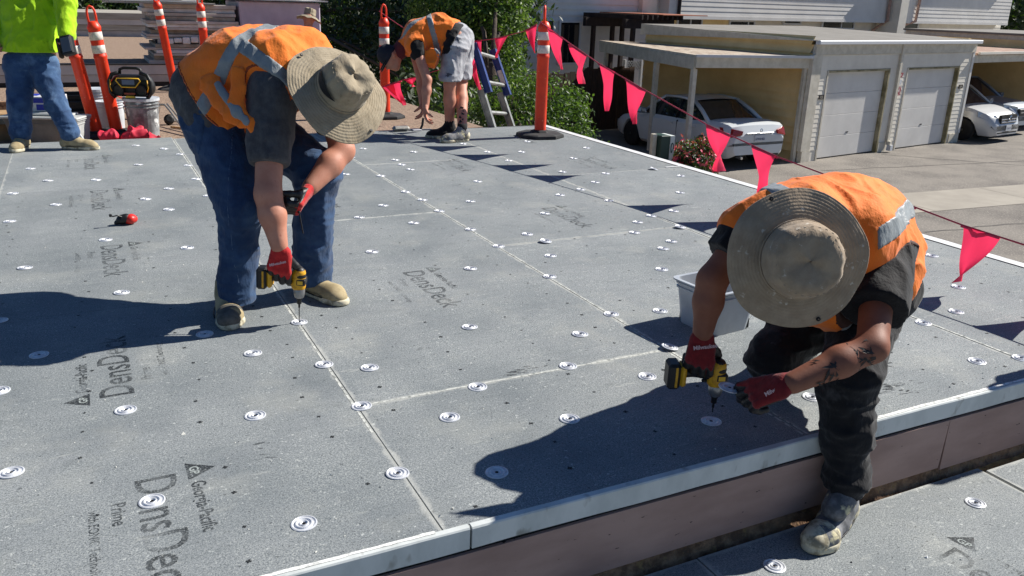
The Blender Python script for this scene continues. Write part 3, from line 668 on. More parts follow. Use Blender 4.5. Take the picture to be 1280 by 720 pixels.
def car(name, loc, ang, label, paint, L, Wd, H, belt, cabin, nose_tab, plate=True, van=False):
    # built nose towards +x: cabin=(rear base, roof rear, roof front, windscreen base)
    c = thing(name, loc, label, 'car'); R_ = Matrix.Translation(Vector(loc)) @ Matrix.Rotation(ang, 4, 'Z')
    n = 44; vs = []; fs = []; M_ = 13; hw = Wd / 2; wr = .33
    axr, axf = -L / 2 + .95, L / 2 - .9
    for i in range(n + 1):
        x = -L / 2 + L * i / n; zt, wf, zb = interp(nose_tab, x / L * 2)
        w = hw * wf; arch = 0
        for ax in (axr, axf):
            if abs(x - ax) < wr + .05: arch = max(arch, math.sqrt(max(0, (wr + .05) ** 2 - (x - ax) ** 2)) + .0)
        zlow = max(zb, (wr + arch) if arch > 0 else 0)
        pts = [(w * .88, zlow), (w * .97, max(zlow, zb + .08)), (w, max(zlow + .01, zb + .28)), (w * 1.0, max(zlow + .02, zt * .72)), (w * .985, max(zlow + .03, zt - .10)), (w * .90, zt - .015), (w * .55, zt + .012)]
        ring = [(x, y, z) for y, z in pts] + [(x, 0, zt + .02)] + [(x, -y, z) for y, z in reversed(pts)]
        vs += ring; k = len(ring)
        if i: fs += [((i - 1) * k + j, (i - 1) * k + j + 1, i * k + j + 1, i * k + j) for j in range(k - 1)]
    k = 15
    fs.append(tuple(range(k))); fs.append(tuple(n * k + j for j in range(k))[::-1])
    W_ = lambda v: tuple(R_ @ Vector(v))
    body = mesh('body', [W_(v) for v in vs], fs, paint, c, True)
    md = body.modifiers.new('edge', 'EDGE_SPLIT'); md.split_angle = math.radians(38)
    zb_ = interp(nose_tab, 0)[0]
    gr, rr, rfr, wb = cabin; gh = MB(); tw = hw * .74; bw_ = hw * .92
    def sec(x, z, w): return [(x, w, z), (x, -w, z)]
    B = [gr, rr, rfr, wb]; Z = [belt + .02, H - .03, H - .02, belt - .02]
    pb = [(gr, bw_ * .97, belt - .02), (wb, bw_ * .97, belt - .05), (rfr, tw, H - .03), (rr, tw, H - .04)]
    # roof panel, glasshouse
    roofp = []; m_ = 10; rv = []; rfc = []
    for i in range(m_ + 1):
        t = i / m_; x = rr + (rfr - rr) * t; zz = H - .04 + .045 * math.sin(math.pi * t)
        for j in range(7):
            y = tw * (1 - j / 3); rv.append((x, y, zz + .035 * (1 - (y / tw) ** 2) + .012))
        if i: rfc += [((i - 1) * 7 + j, (i - 1) * 7 + j + 1, i * 7 + j + 1, i * 7 + j) for j in range(6)]
    mesh('roof_panel', [W_(v) for v in rv], [f[::-1] for f in rfc], paint, c, True)
    gv = [W_(v) for v in ((gr, bw_, belt), (gr, -bw_, belt), (rr, tw, H - .03), (rr, -tw, H - .03), (rfr, tw, H - .03), (rfr, -tw, H - .03), (wb, bw_ * .96, belt - .03), (wb, -bw_ * .96, belt - .03))]
    gl = mesh('windows', gv, [(0, 2, 3, 1), (4, 6, 7, 5), (0, 6, 4, 2), (1, 3, 5, 7), (2, 4, 5, 3)], M_CGLASS, c)
    for s in (1, -1):
        pil = MB()
        for a, b, w_ in (((gr, bw_, belt), (rr, tw, H - .02), .05), ((wb, bw_ * .96, belt - .03), (rfr, tw, H - .02), .035), ((rr, tw, H - .02), (rfr, tw, H - .02), .035)):
            mid = [(p + q) / 2 for p, q in zip(a, b)]; mid[2] += .03
            pil.tube([W_((p[0], p[1] * s, p[2])) for p in (a, mid, b)], w_, 6)
        xm = (rr + rfr) / 2 - .1; pil.tube([W_((xm, s * (bw_ + .012), belt)), W_((xm - .05, s * (tw + .015), H - .03))], .025, 4, 1)
        if van: pil.tube([W_((rr + .6, s * (bw_ + .01), belt)), W_((rr + .5, s * (tw + .015), H - .03))], .03, 4, 1)
        pil.build('pillar_frame', [paint, M_BLK], c, True)
    for sx in (axr, axf):
        for s in (1, -1):
            Mw = R_ @ Matrix.Translation((sx, s * (hw - .11), wr)) @ Matrix.Rotation(math.pi / 2, 4, 'X')
            t_ = MB(); t_.lathe([(.19, -.09), (.30, -.10), (wr, -.07), (wr, .07), (.30, .10), (.19, .09)], 20, M=Mw, close=True); wh = t_.build('wheel', M_TYRE, c, True)
            r2 = MB(); sg = -1 if s > 0 else 1
            r2.lathe([(.20, .085 * sg), (.19, .07 * sg), (.05, .06 * sg), (.04, .09 * sg), (.001, .09 * sg)], 16, M=Mw)
            for q in range(5):
                a_ = q * 2 * math.pi / 5; r2.box((.04, -.022, .06), (.19, .022, .088), 0, Mw @ Matrix.Rotation(a_, 4, 'Z') @ Matrix.Scale(sg, 4, (0, 0, 1)))
            r2.build('rim', M_RIM, wh)
    for s in (1, -1):
        mr = MB(); mr.box((wb - .12, s * (hw + .02), belt - .02), (wb - .28, s * (hw + .20), belt + .12), 0, R_, .03); mr.build('mirror', paint, c, True)
        dh = MB(); dh.box((-.1, s * hw * .995, belt - .14), (-.28, s * (hw + .03), belt - .11), 0, R_); dh.build('door_handle', paint, c); dh = MB(); dh.box((-1.0, s * hw * .995, belt - .13), (-1.18, s * (hw + .03), belt - .10), 0, R_); dh.build('door_handle', paint, c)
        sl_ = MB(); sl_.box((.62, s * hw * .96, .3), (.63, s * (hw + .004), belt - .05), 0, R_); sl_.build('door_seam', M_BLK, c); sl_ = MB(); sl_.box((-.45, s * hw * .96, .3), (-.44, s * (hw + .004), belt - .04), 0, R_); sl_.build('door_seam', M_BLK, c)
    return c, R_, W_
# white sedan, nose away from us
CP = L2W(-1.02, 2.35, 0); heading = math.atan2(d2[1], d2[0]) + math.radians(-3.5)
CP = np.array([13.52, 17.7, -2.4]); heading = math.radians(91.0)
sed_tab = [(-1.0, .80, .84, .36), (-.975, .98, .93, .30), (-.93, 1.06, .97, .26), (-.72, 1.09, 1.0, .2), (-.3, 1.0, 1.0, .18), (.3, .97, 1.0, .18), (.6, .90, .99, .2), (.85, .78, .94, .22), (.96, .66, .86, .26), (1.0, .54, .78, .32)]
c, R_, W_ = car('sedan', CP, heading, 'white four door sedan parked nose-in under the open carport', M_CARW, 4.86, 1.84, 1.47, .98, (-1.62, -.78, .35, 1.12), sed_tab)
xr = -2.43
def lamp(mb, pts, t=.05): n_ = len(pts); mb.add([W_(p) for p in pts] + [W_((p[0] + t, p[1] * .97, p[2])) for p in pts], [tuple(range(n_)), tuple(range(n_, 2 * n_))[::-1]] + [(i, i + n_, (i + 1) % n_ + n_, (i + 1) % n_) for i in range(n_)])
for s in (1, -1):
    tl = MB(); lamp(tl, [(xr - .02, s * .56, .83), (xr - .02, s * .54, .92), (xr + .04, s * .78, .97), (xr + .38, s * .915, .98), (xr + .30, s * .925, .84), (xr + .02, s * .84, .78)]); tl.build('tail_light', M_TAIL, c)
MB().box((xr - .035, -.42, .845), (xr + .02, .42, .875), 0, R_, .01).build('chrome_strip', M_CHROME, c)
npb = MB().box((xr - .03, -.16, .665), (xr + .05, .16, .815), 0, R_).build('number_plate', M_WFRAME, c)
vs, fs = text_mesh('6TRK482', .075, .0008); q = MB(); q.add([W_((xr - .034, .145 - v.x * .98, .70 + v.y)) for v in vs], [f[::-1] for f in fs]); q.build('plate_lettering', mat('plate_blue', srgb(40, 50, 90), .6), npb)
MB().tube([W_((xr - .08, .55, .30)), W_((xr + .1, .55, .30))], .035, 8).build('exhaust', M_CHROME, c)
MB().lathe([(.03, 0), (.045, .01), (.03, .02)], 12, M=R_ @ Matrix.Translation((xr - .03, 0, .93)) @ Matrix.Rotation(-math.pi / 2, 4, 'Y')).build('badge', M_CHROME, c)
# van and suv, noses towards us, on the right
van_tab = [(-1.0, .9, .9, .3), (-.9, 1.05, 1, .22), (.2, 1.02, 1.0, .2), (.5, 1.06, 1.0, .2), (.72, .98, .98, .2), (.90, .84, .92, .2), (.965, .70, .84, .2), (1.0, .52, .70, .24)]
hd = math.atan2(-d2[1], -d2[0])
CPv = L2W(9.05, 1.75, 0)
c, R_, W_ = car('minivan', CPv, hd, 'white minivan nose sticking out of the right carport, sunlit bonnet', mat('silver_white_paint', srgb(192, 194, 196), .3, .1, spec=.6), 5.0, 1.95, 1.72, 1.04, (-2.4, -2.2, .45, 1.45), van_tab, van=True)
xf = 2.5
for s in (1, -1):
    hl = MB(); lamp(hl, [(xf - .10, s * .50, .70), (xf - .16, s * .56, .82), (xf - .52, s * .93, .90), (xf - .50, s * .955, .76), (xf - .22, s * .88, .68)], -.05); hl.build('headlight', M_HEAD, c)
gm = MB()
for k in range(3): gm.box((xf - .06 + k * -.012, -.46, .60 + k * .075), (xf + .015 - k * .02, .46, .645 + k * .075), 0, R_, .012)
gm.build('grille_bar', M_CHROME, c); MB().box((xf - .1, -.48, .58), (xf - .012, .48, .83), 0, R_).build('grille', M_BLK, c)
MB().lathe([(.05, 0), (.075, .02), (.05, .03)], 14, M=R_ @ Matrix.Translation((xf + .01, 0, .74)) @ Matrix.Rotation(math.pi / 2, 4, 'Y')).build('badge', M_CHROME, c)
npv = MB().box((xf + .015, -.16, .36), (xf + .03, .16, .52), 0, R_).build('number_plate', M_WFRAME, c)
vs, fs = text_mesh('7CEL219', .075, .0008); q = MB(); q.add([W_((xf + .0315, -.145 + v.x * .98, .405 + v.y)) for v in vs], fs); q.build('plate_lettering', mat('plate_blue', srgb(40, 50, 90), .6), npv)
MB().box((xf - .2, -.62, .28), (xf + .005, .62, .34), 0, R_, .01).build('air_intake', M_BLK, c)
suv_tab = [(-1.0, .9, .9, .34), (-.9, 1.1, 1, .3), (.2, 1.08, 1.0, .28), (.45, 1.10, 1.0, .28), (.8, 1.02, .98, .28), (.94, .9, .92, .28), (1.0, .66, .80, .34)]
c, R_, W_ = car('suv', L2W(11.25, 2.05, 0), hd, 'blue-silver sport utility car parked deeper in the right carport behind the minivan', M_CARS, 4.6, 1.85, 1.66, 1.08, (-2.1, -1.8, .2, 1.05), suv_tab)
xf = 2.3
for s in (1, -1):
    hl = MB(); lamp(hl, [(xf - .05, s * .52, .84), (xf - .07, s * .54, .94), (xf - .34, s * .90, .99), (xf - .32, s * .915, .86)], -.05); hl.build('headlight', M_HEAD, c)
    MB().lathe([(.001, 0), (.05, .004), (.06, .03)], 12, M=R_ @ Matrix.Translation((xf - .02, s * .66, .50)) @ Matrix.Rotation(math.pi / 2, 4, 'Y')).build('fog_lamp', M_TAIL, c)
    MB().tube([W_((-1.6, s * .62, 1.72)), W_((0, s * .62, 1.74))], .025, 6).build('roof_rail', M_BLK, c)
MB().box((xf - .1, -.5, .62), (xf + .01, .5, .86), 0, R_, .02).build('grille', M_BLK, c); MB().box((xf - .05, -.42, .73), (xf + .02, .42, .76), 0, R_).build('grille_bar', M_CHROME, c)

# ================================================================= PLANTS
def leaf_mat(name, a, b, tr=.35):
    m, nt, p = newmat(name); oi = N(nt, 'ShaderNodeNewGeometry')
    c = mix(nt, oi.outputs['Random Per Island'], a, b); nt.links.new(c, p.inputs['Base Color']); p.inputs['Roughness'].default_value = .5
    t = N(nt, 'ShaderNodeBsdfTranslucent'); nt.links.new(mix(nt, .5, c, srgb(120, 160, 40)), t.inputs[0]); mx = N(nt, 'ShaderNodeMixShader'); mx.inputs[0].default_value = tr
    nt.links.new(p.outputs[0], mx.inputs[1]); nt.links.new(t.outputs[0], mx.inputs[2]); nt.links.new(mx.outputs[0], nt.nodes['Material Output'].inputs[0]); return m
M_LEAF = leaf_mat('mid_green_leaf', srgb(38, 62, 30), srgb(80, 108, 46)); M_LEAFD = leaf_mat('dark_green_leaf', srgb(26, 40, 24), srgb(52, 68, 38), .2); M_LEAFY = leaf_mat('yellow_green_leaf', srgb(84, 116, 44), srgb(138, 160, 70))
M_BARK = mat('grey_brown_bark', srgb(84, 70, 58), .9, 0, srgb(58, 48, 40), 12, bscale=40, bstr=.6, bdist=.02)
M_PETAL = leaf_mat('pink_petal', srgb(196, 36, 84), srgb(232, 90, 120), .25)
def leaves(cs, n, size, mb, m=0, seed=1, shell=.55):
    r = np.random.default_rng(seed); vol = np.array([c[3] ** 2 for c in cs]); vol = vol / vol.sum(); vs = []; fs = []
    idx = r.choice(len(cs), n, p=vol); d = r.normal(size=(n, 3)); d /= np.linalg.norm(d, axis=1)[:, None]
    rad = (shell + (1 - shell) * r.random(n) ** .5) * (1 + .25 * r.normal(size=n) * .5)
    cc = np.array([c[:3] for c in cs])[idx]; rr = np.array([c[3] for c in cs])[idx]; sq = np.array([c[4] if len(c) > 4 else .85 for c in cs])[idx]
    p = cc + d * (rad * rr)[:, None] * np.stack([np.ones(n), np.ones(n), sq], 1)
    nrm = d + r.normal(size=(n, 3)) * .7; nrm /= np.linalg.norm(nrm, axis=1)[:, None]
    a = np.cross(nrm, r.normal(size=(n, 3))); a /= np.linalg.norm(a, axis=1)[:, None]; b = np.cross(nrm, a)
    s = size * (.6 + .8 * r.random(n))[:, None]
    q = np.stack([p - a * s, p + b * s * .45 + nrm * s * .1, p + a * s, p - b * s * .45 + nrm * s * .1], 1).reshape(-1, 3)
    base = len(mb.v); mb.v += [tuple(v) for v in q.tolist()]; mb.f += [(base + 4 * i, base + 4 * i + 1, base + 4 * i + 2, base + 4 * i + 3) for i in range(n)]; mb.m += [m] * n
def tree(name, x, y, zb, label, cat, clumps, n, size, mats, trunk=(.12, 2.0), seed=1, group=None, mixm=None, limbs=5):
    t = thing(name, (x, y, zb), label, cat, group); r = random.Random(seed); tb = MB(); tr, th = trunk
    tb.tube([(x, y, zb), (x + .03, y, zb + th * .5), (x + r.uniform(-.1, .1), y, zb + th)], [tr, tr * .8, tr * .6], 8)
    for k in range(limbs):
        c = clumps[k % len(clumps)]; tb.tube([(x, y, zb + th * r.uniform(.3, .95)), ((x + c[0]) / 2, (y + c[1]) / 2, (zb + th + c[2]) / 2 + .1), (c[0], c[1], c[2])], [tr * .45, tr * .3, tr * .1], 5)
    tb.build('trunk', M_BARK, t, True)
    mb = MB(); leaves(clumps, n, size, mb, 0, seed)
    if mixm: leaves(clumps, int(n * mixm), size, mb, 1, seed + 100, .85)
    mb.build('foliage', mats, t); return t
def clump_px(lst, z=None): # (px,py,depth,radius m)
    return [(*P(a, b, d), r_) for a, b, d, r_ in lst]
# hedge-like shrubs between ladder and carport
def gpt(px, D, z=-2.4): p = P(px, 300, D); return float(p[0]), float(p[1])
x, y = gpt(655, 12.5)
tree('leafy_shrub', x, y, -2.4, 'bright green leafy shrub behind the ladder and the big orange post', 'shrub', clump_px([(640, 125, 12.6, .42), (682, 118, 12.8, .40), (620, 160, 12.8, .5), (660, 165, 12.6, .55), (705, 155, 12.9, .45), (716, 128, 13.2, .3), (655, 105, 13.2, .3), (612, 130, 13.0, .35), (715, 185, 13, .45), (560, 175, 13.2, .5), (590, 195, 13, .6), (670, 215, 12.8, .7)]), 13000, .034, [M_LEAF, M_LEAFY], (.1, 1.4), 3, mixm=.12)
x, y = gpt(610, 16)
tree('garden_tree', x, y, -2.4, 'tall bright green tree rising behind the ladder beside the grey house', 'tree', clump_px([(595, 18, 16, .55), (628, 30, 16, .5), (622, -15, 16, .6), (570, 40, 16.2, .6), (592, 72, 16.3, .55), (555, 5, 16.6, .7), (628, 78, 16.5, .45), (642, 5, 16.4, .35), (600, -50, 16.4, .9)]), 15000, .045, [M_LEAF, M_LEAFY], (.14, 2.6), 5, mixm=.4)
dk = [(350, 16, 34, 2.6), (400, 20, 33, 2.8), (450, 10, 32, 3.0), (500, 30, 30, 2.5), (540, 20, 28, 2.4), (520, 70, 26, 1.6), (440, 60, 34, 1.9), (480, 85, 30, 1.2), (560, 90, 22, 1.3), (585, 60, 22, 1.3), (380, 50, 36, 2.0), (340, 55, 37, 2.0), (560, 130, 20, 1.0), (600, 20, 23, 1.9), (535, 105, 24, 1.1), (520, 140, 18, .8)]
for k, (a, b) in enumerate(((0, 3), (3, 6), (6, 11), (11, 16))):
    cl = clump_px(dk[a:b]) + clump_px([(q[0] + 15, q[1] - 35, q[2] + 1, q[3] * .9) for q in dk[a:b]])
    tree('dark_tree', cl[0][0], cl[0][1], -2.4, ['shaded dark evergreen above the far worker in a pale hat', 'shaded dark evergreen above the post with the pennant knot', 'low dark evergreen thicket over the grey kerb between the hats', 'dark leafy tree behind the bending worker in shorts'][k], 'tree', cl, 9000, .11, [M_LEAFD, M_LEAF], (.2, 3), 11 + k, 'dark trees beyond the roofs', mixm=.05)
for k, (cx, cy, D, lab) in enumerate(((95, 8, 24, 'low olive green bush above the grey parapet, near the orange posts'), (165, 8, 25, 'olive green bush above the grey parapet, next to the stacked boards'), (20, 0, 24, 'olive green bush behind the head of the worker in lime green'), (290, -6, 34, 'olive green bush behind the stacked insulation boards'))):
    cl = clump_px([(cx - 22, cy - 4, D, .75), (cx, cy, D, .8), (cx + 22, cy - 3, D + .5, .8), (cx - 8, cy - 22, D + .5, .9), (cx + 15, cy - 25, D + .4, .9), (cx, cy - 60, D + 1, 1.4)])
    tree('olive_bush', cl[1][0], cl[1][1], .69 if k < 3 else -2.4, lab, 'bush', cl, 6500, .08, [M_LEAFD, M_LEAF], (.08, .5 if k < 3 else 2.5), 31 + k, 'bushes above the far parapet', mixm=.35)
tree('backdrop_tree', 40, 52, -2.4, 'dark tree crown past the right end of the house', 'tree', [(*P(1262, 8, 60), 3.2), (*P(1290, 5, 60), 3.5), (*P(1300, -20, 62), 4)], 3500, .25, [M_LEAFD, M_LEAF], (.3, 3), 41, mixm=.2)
# rose bush beside the sedan
rb = [(*P(858, 192, 18.6), .34), (*P(880, 185, 18.7), .30), (*P(868, 205, 18.5), .36), (*P(848, 205, 18.6), .22), (*P(885, 205, 18.6), .28), (*P(865, 222, 18.4), .4)]
t = tree('rose_bush', rb[2][0], rb[2][1], -2.4, 'bush full of pink flowers beside the carport post', 'bush', rb, 3000, .035, [M_LEAFD, M_LEAF], (.03, .5), 51, mixm=.3)
fl = MB(); leaves([c for c in rb[:5]], 520, .06, fl, 0, 77, .95); fl.build('blossom', M_PETAL, t); t.children[-1]['kind'] = 'stuff' if len(t.children) else 0
# green box with white swirl beside a pale stake
b0 = P(826, 168, 18.4); gx, gy, gz = float(b0[0]), float(b0[1]), float(b0[2])
bn = thing('green_bin', (gx, gy, -2.4), 'dark green box with a white swirl mark beside a pale stake at the carport', 'bin')
box('bin_body', (gx - .12, gy - .2, -2.39), (gx + .12, gy + .2, gz), mat('dark_green_plastic', srgb(40, 66, 60), .5), bn, None, .01)
M_SW = mat('white_print', srgb(214, 220, 216), .6); box('white_panel', (gx + .122, gy - .205, -2.38), (gx + .24, gy + .19, gz - .01), M_SW, bn)
sw = MB(); sw.tube([(gx + .175 + .04 * math.cos(a) * (1 - a / 9), gy - .207, gz - .3 + .16 * math.sin(a) * (1 - a / 9) * (1 if a < 4 else .9)) for a in np.linspace(0, 6.2, 20)], .012, 4); sw.build('swirl_mark', mat('dark_green_plastic', srgb(40, 66, 60), .5), bn)
box('stake', (gx - .24, gy - .06, -2.40), (gx - .14, gy + .04, gz + .02), M_WTRIM, bn)
# ================================================================= FIGURES: surfaces grown from tapered limbs
def vnoise(p, seed=0):
    i = np.floor(p).astype(np.int64); f = p - i; f = f * f * (3 - 2 * f); out = 0
    for dx in (0, 1):
        for dy in (0, 1):
            for dz in (0, 1):
                h = ((i[..., 0] + dx) * 374761393 + (i[..., 1] + dy) * 668265263 + (i[..., 2] + dz) * 2147483647 + seed * 1274126177) & 0xffffffff
                h = ((h ^ (h >> 13)) * 1274126177) & 0xffffffff; h = ((h ^ (h >> 16)) & 0xffff) / 65535.0
                w = (f[..., 0] if dx else 1 - f[..., 0]) * (f[..., 1] if dy else 1 - f[..., 1]) * (f[..., 2] if dz else 1 - f[..., 2])
                out = out + h * w
    return out
class Field:
    """signed distance on a grid, made of tapered limbs joined smoothly"""
    def __init__(s, prims, h=.007, k=.03, pad=.03, grow=0.0):
        s.h = h; A = []
        for q in prims: A.append(np.min([np.array(q[0]) - q[2], np.array(q[1]) - q[3]], 0)); A.append(np.max([np.array(q[0]) + q[2], np.array(q[1]) + q[3]], 0))
        A = np.array(A); s.o = A.min(0) - pad - grow; n = np.ceil((A.max(0) + pad + grow - s.o) / h).astype(int) + 1
        s.n = n; s.D = np.full(n, 1.0); s.ax = [s.o[i] + h * np.arange(n[i]) for i in range(3)]
        for q in prims: s.limb(*q, k=k, grow=grow)
    def limb(s, a, b, ra, rb, flat=None, k=.03, grow=0.0, kk=None):
        a = np.array(a, float); b = np.array(b, float); k = kk or k; R = max(ra, rb) + grow + k + .03
        lo = np.maximum(((np.minimum(a, b) - R - s.o) / s.h).astype(int), 0); hi = np.minimum(((np.maximum(a, b) + R - s.o) / s.h).astype(int) + 2, s.n)
        sl = tuple(slice(l, h_) for l, h_ in zip(lo, hi)); X = np.stack(np.meshgrid(*[s.ax[i][sl[i]] for i in range(3)], indexing='ij'), -1)
        ba = b - a; L = max(ba @ ba, 1e-9); t = np.clip(((X - a) @ ba) / L, 0, 1); v = X - a - t[..., None] * ba
        if flat is not None:
            nn = np.array(flat[0], float); nn /= np.linalg.norm(nn); v = v + nn * ((v @ nn) * (1 / flat[1] - 1))[..., None]
        d = np.linalg.norm(v, axis=-1) - (ra + (rb - ra) * t) - grow
        o = s.D[sl]; hh = np.clip(.5 + .5 * (o - d) / k, 0, 1); s.D[sl] = o * (1 - hh) + d * hh - k * hh * (1 - hh)
    def pts(s): return np.stack(np.meshgrid(*s.ax, indexing='ij'), -1)
    def wrinkle(s, amp, scale, seed=0, stretch=None, oct=2, ridge=True):
        m = np.abs(s.D) < .045; X = s.pts()[m]; tot = 0
        Y = X if stretch is None else X @ np.array(stretch, float).T
        wv = np.stack([vnoise(Y * scale * .5 + 9, seed + 5), vnoise(Y * scale * .5 + 17, seed + 6), vnoise(Y * scale * .5 + 31, seed + 7)], -1) * 1.8
        for o in range(oct):
            q = vnoise(Y * scale * 2 ** o + wv, seed + o); q = (1 - np.abs(2 * q - 1)) ** 2.4 * 1.15 if ridge else q
            tot = tot + q / 2 ** o
        s.D[m] -= amp * (tot - .6); return s
    def cut(s, point, normal):           # keep the side the normal points away from
        n = np.array(normal, float); n /= np.linalg.norm(n); s.D = np.maximum(s.D, (s.pts() - np.array(point, float)) @ n); return s
    def hollow(s, t): s.D = np.maximum(s.D, -(s.D + t)); return s
    def sub(s, f): s.D = np.maximum(s.D, -f(s.pts())); return s
    def keep(s, f): s.D = np.maximum(s.D, f(s.pts())); return s
    def surf(s, relax=1):
        D = s.D; h = s.h; S = D < 0; nx, ny, nz = D.shape
        cnt = np.zeros((nx - 1, ny - 1, nz - 1)); acc = np.zeros((nx - 1, ny - 1, nz - 1, 3))
        g = np.stack(np.meshgrid(np.arange(nx - 1), np.arange(ny - 1), np.arange(nz - 1), indexing='ij'), -1)
        act = np.zeros((nx - 1, ny - 1, nz - 1), bool); c8 = [S[dx:nx - 1 + dx, dy:ny - 1 + dy, dz:nz - 1 + dz] for dx in (0, 1) for dy in (0, 1) for dz in (0, 1)]
        sm_ = sum(c.astype(np.int8) for c in c8); act = (sm_ > 0) & (sm_ < 8); ijk = np.argwhere(act)
        if len(ijk) == 0: return np.zeros((0, 3)), []
        acc = np.zeros((len(ijk), 3)); cnt = np.zeros(len(ijk)); cs = [(dx, dy, dz) for dx in (0, 1) for dy in (0, 1) for dz in (0, 1)]
        val = {c: D[ijk[:, 0] + c[0], ijk[:, 1] + c[1], ijk[:, 2] + c[2]] for c in cs}
        for c in cs:
            for ax in range(3):
                if c[ax]: continue
                e = list(c); e[ax] = 1; e = tuple(e); a, b = val[c], val[e]; m = (a < 0) != (b < 0); t = a[m] / (a[m] - b[m])
                p = np.tile(np.array(c, float), (m.sum(), 1)); p[:, ax] += t; acc[m] += p; cnt[m] += 1
        V = s.o + h * (ijk + acc / cnt[:, None]); idx = np.full(act.shape, -1); idx[tuple(ijk.T)] = np.arange(len(ijk)); F = []
        for ax in range(3):
            o = [k for k in range(3) if k != ax]; A = [slice(None)] * 3; B = [slice(None)] * 3; A[ax] = slice(0, -1); B[ax] = slice(1, None)
            for k in o: A[k] = slice(1, -1); B[k] = slice(1, -1)
            a, b = S[tuple(A)], S[tuple(B)]; e = np.argwhere(a != b); 
            if not len(e): continue
            inside = a[tuple(e.T)]; e = e.copy(); e[:, o[0]] += 1; e[:, o[1]] += 1; q = []
            for (p, r_) in ((-1, -1), (0, -1), (0, 0), (-1, 0)):
                c = e.copy(); c[:, o[0]] += p; c[:, o[1]] += r_; q.append(idx[tuple(c.T)])
            q = np.stack(q, 1); fl = inside if ax != 1 else ~inside; q[~fl] = q[~fl][:, ::-1]; F.append(q)
        F = np.concatenate(F); F = F[(F >= 0).all(1)]
        for _ in range(relax):
            a2 = np.zeros_like(V); c2 = np.zeros(len(V))
            for i in range(4):
                np.add.at(a2, F[:, i], V[F[:, (i + 1) % 4]]); np.add.at(c2, F[:, i], 1)
            c2[c2 == 0] = 1; V = V * .5 + .5 * a2 / c2[:, None]
        return V, F
    def obj(s, name, m, parent=None, relax=1):
        V, F = s.surf(relax); me = bpy.data.meshes.new(name); me.vertices.add(len(V)); me.vertices.foreach_set('co', V.astype(np.float32).ravel())
        me.loops.add(len(F) * 4); me.loops.foreach_set('vertex_index', F.astype(np.int32).ravel()); me.polygons.add(len(F))
        me.polygons.foreach_set('loop_start', np.arange(0, len(F) * 4, 4, dtype=np.int32)); me.polygons.foreach_set('loop_total', np.full(len(F), 4, dtype=np.int32))
        me.polygons.foreach_set('use_smooth', [True] * len(F)); me.materials.append(m); me.update(calc_edges=True); me.validate()
        return link(name, me, parent)

def fabric(name, col, col2=None, scale=8, weave=900, wstr=.35, rough=.85, big=0.0, col3=None, lo3=.6, hi3=.7, s3=14, sheen=.15, wear=None):
    m, nt, p = newmat(name); g = N(nt, 'ShaderNodeNewGeometry'); vec = g.outputs['Position']; c = col
    if col2: c = mix(nt, noise(nt, vec, scale, 5, .65, .38, .62), col, col2)
    if col3: c = mix(nt, noise(nt, vec, s3, 4, .7, lo3, hi3), c, col3)
    c = mix(nt, math_(nt, 'MULTIPLY', noise(nt, vec, 420, 2, .6, .4, .6), .12), c, (c if isinstance(c, tuple) else col)[:3] + (1,) if isinstance(c, tuple) else tuple(x * .6 for x in col[:3]) + (1,))
    if isinstance(c, tuple): p.inputs['Base Color'].default_value = c
    else: nt.links.new(c, p.inputs['Base Color'])
    p.inputs['Roughness'].default_value = rough; p.inputs['Sheen Weight'].default_value = sheen; p.inputs['Specular IOR Level'].default_value = .25
    b = bump(nt, noise(nt, vec, weave, 2, .5, 0, 1), wstr, .0006)
    mp = N(nt, 'ShaderNodeMapping'); mp.inputs['Scale'].default_value = (1, 1, .45); mp.inputs['Rotation'].default_value = (.3, .5, .2); nt.links.new(vec, mp.inputs[0])
    b = bump(nt, noise(nt, mp.outputs[0], 26, 4, .6, 0, 1), .55, .012, b)
    nt.links.new(b, p.inputs['Normal']); return m
M_SKIN = mat('sunburnt_skin', srgb(196, 138, 114), .6, 0, srgb(186, 124, 100), 20, .35, .65, 240, .25, .0015, srgb(168, 100, 80), 60, .66, .80)
M_SKIN2 = mat('tanned_skin', srgb(136, 84, 62), .62, 0, srgb(126, 75, 55), 20, .35, .65, 240, .25, .0015)
M_ORANGE = fabric('hi_vis_orange_mesh', srgb(255, 134, 42), srgb(252, 120, 34), 5, 700, .5, .75)
M_REFL = fabric('silver_reflective_tape', srgb(150, 156, 158), srgb(132, 138, 140), 14, 900, .1, .45)
M_LIME = fabric('hi_vis_lime_cloth', srgb(176, 222, 22), srgb(160, 206, 16), 5, 700, .2, .8)
M_GREYT = fabric('charcoal_tee', srgb(84, 84, 86), srgb(66, 66, 70), 30, 500, .4, .9)
M_BLACKT = fabric('black_cloth', srgb(20, 20, 23), srgb(14, 14, 17), 10, 600, .3, .8)
M_DENIM = fabric('blue_denim', srgb(54, 80, 114), srgb(38, 59, 91), 9, 700, .4, .9, col3=srgb(70, 98, 134), lo3=.55, hi3=.8, s3=5)
M_DENIM2 = fabric('faded_denim', srgb(60, 88, 124), srgb(44, 68, 102), 9, 700, .4, .9, col3=srgb(104, 134, 168), lo3=.5, hi3=.75, s3=5)
M_BLACKJ = fabric('dusty_black_jeans', srgb(20, 20, 23), srgb(28, 28, 31), 12, 600, .4, .85, col3=srgb(76, 76, 78), lo3=.60, hi3=.74, s3=7)
M_SHORTS = fabric('pale_grey_shorts', srgb(176, 178, 182), srgb(150, 152, 158), 16, 700, .3, .9, col3=srgb(70, 72, 78), lo3=.6, hi3=.66, s3=12)
M_HAT = fabric('khaki_canvas', srgb(168, 155, 132), srgb(150, 137, 115), 22, 700, .35, .9, col3=srgb(136, 122, 98), lo3=.6, hi3=.72, s3=30)
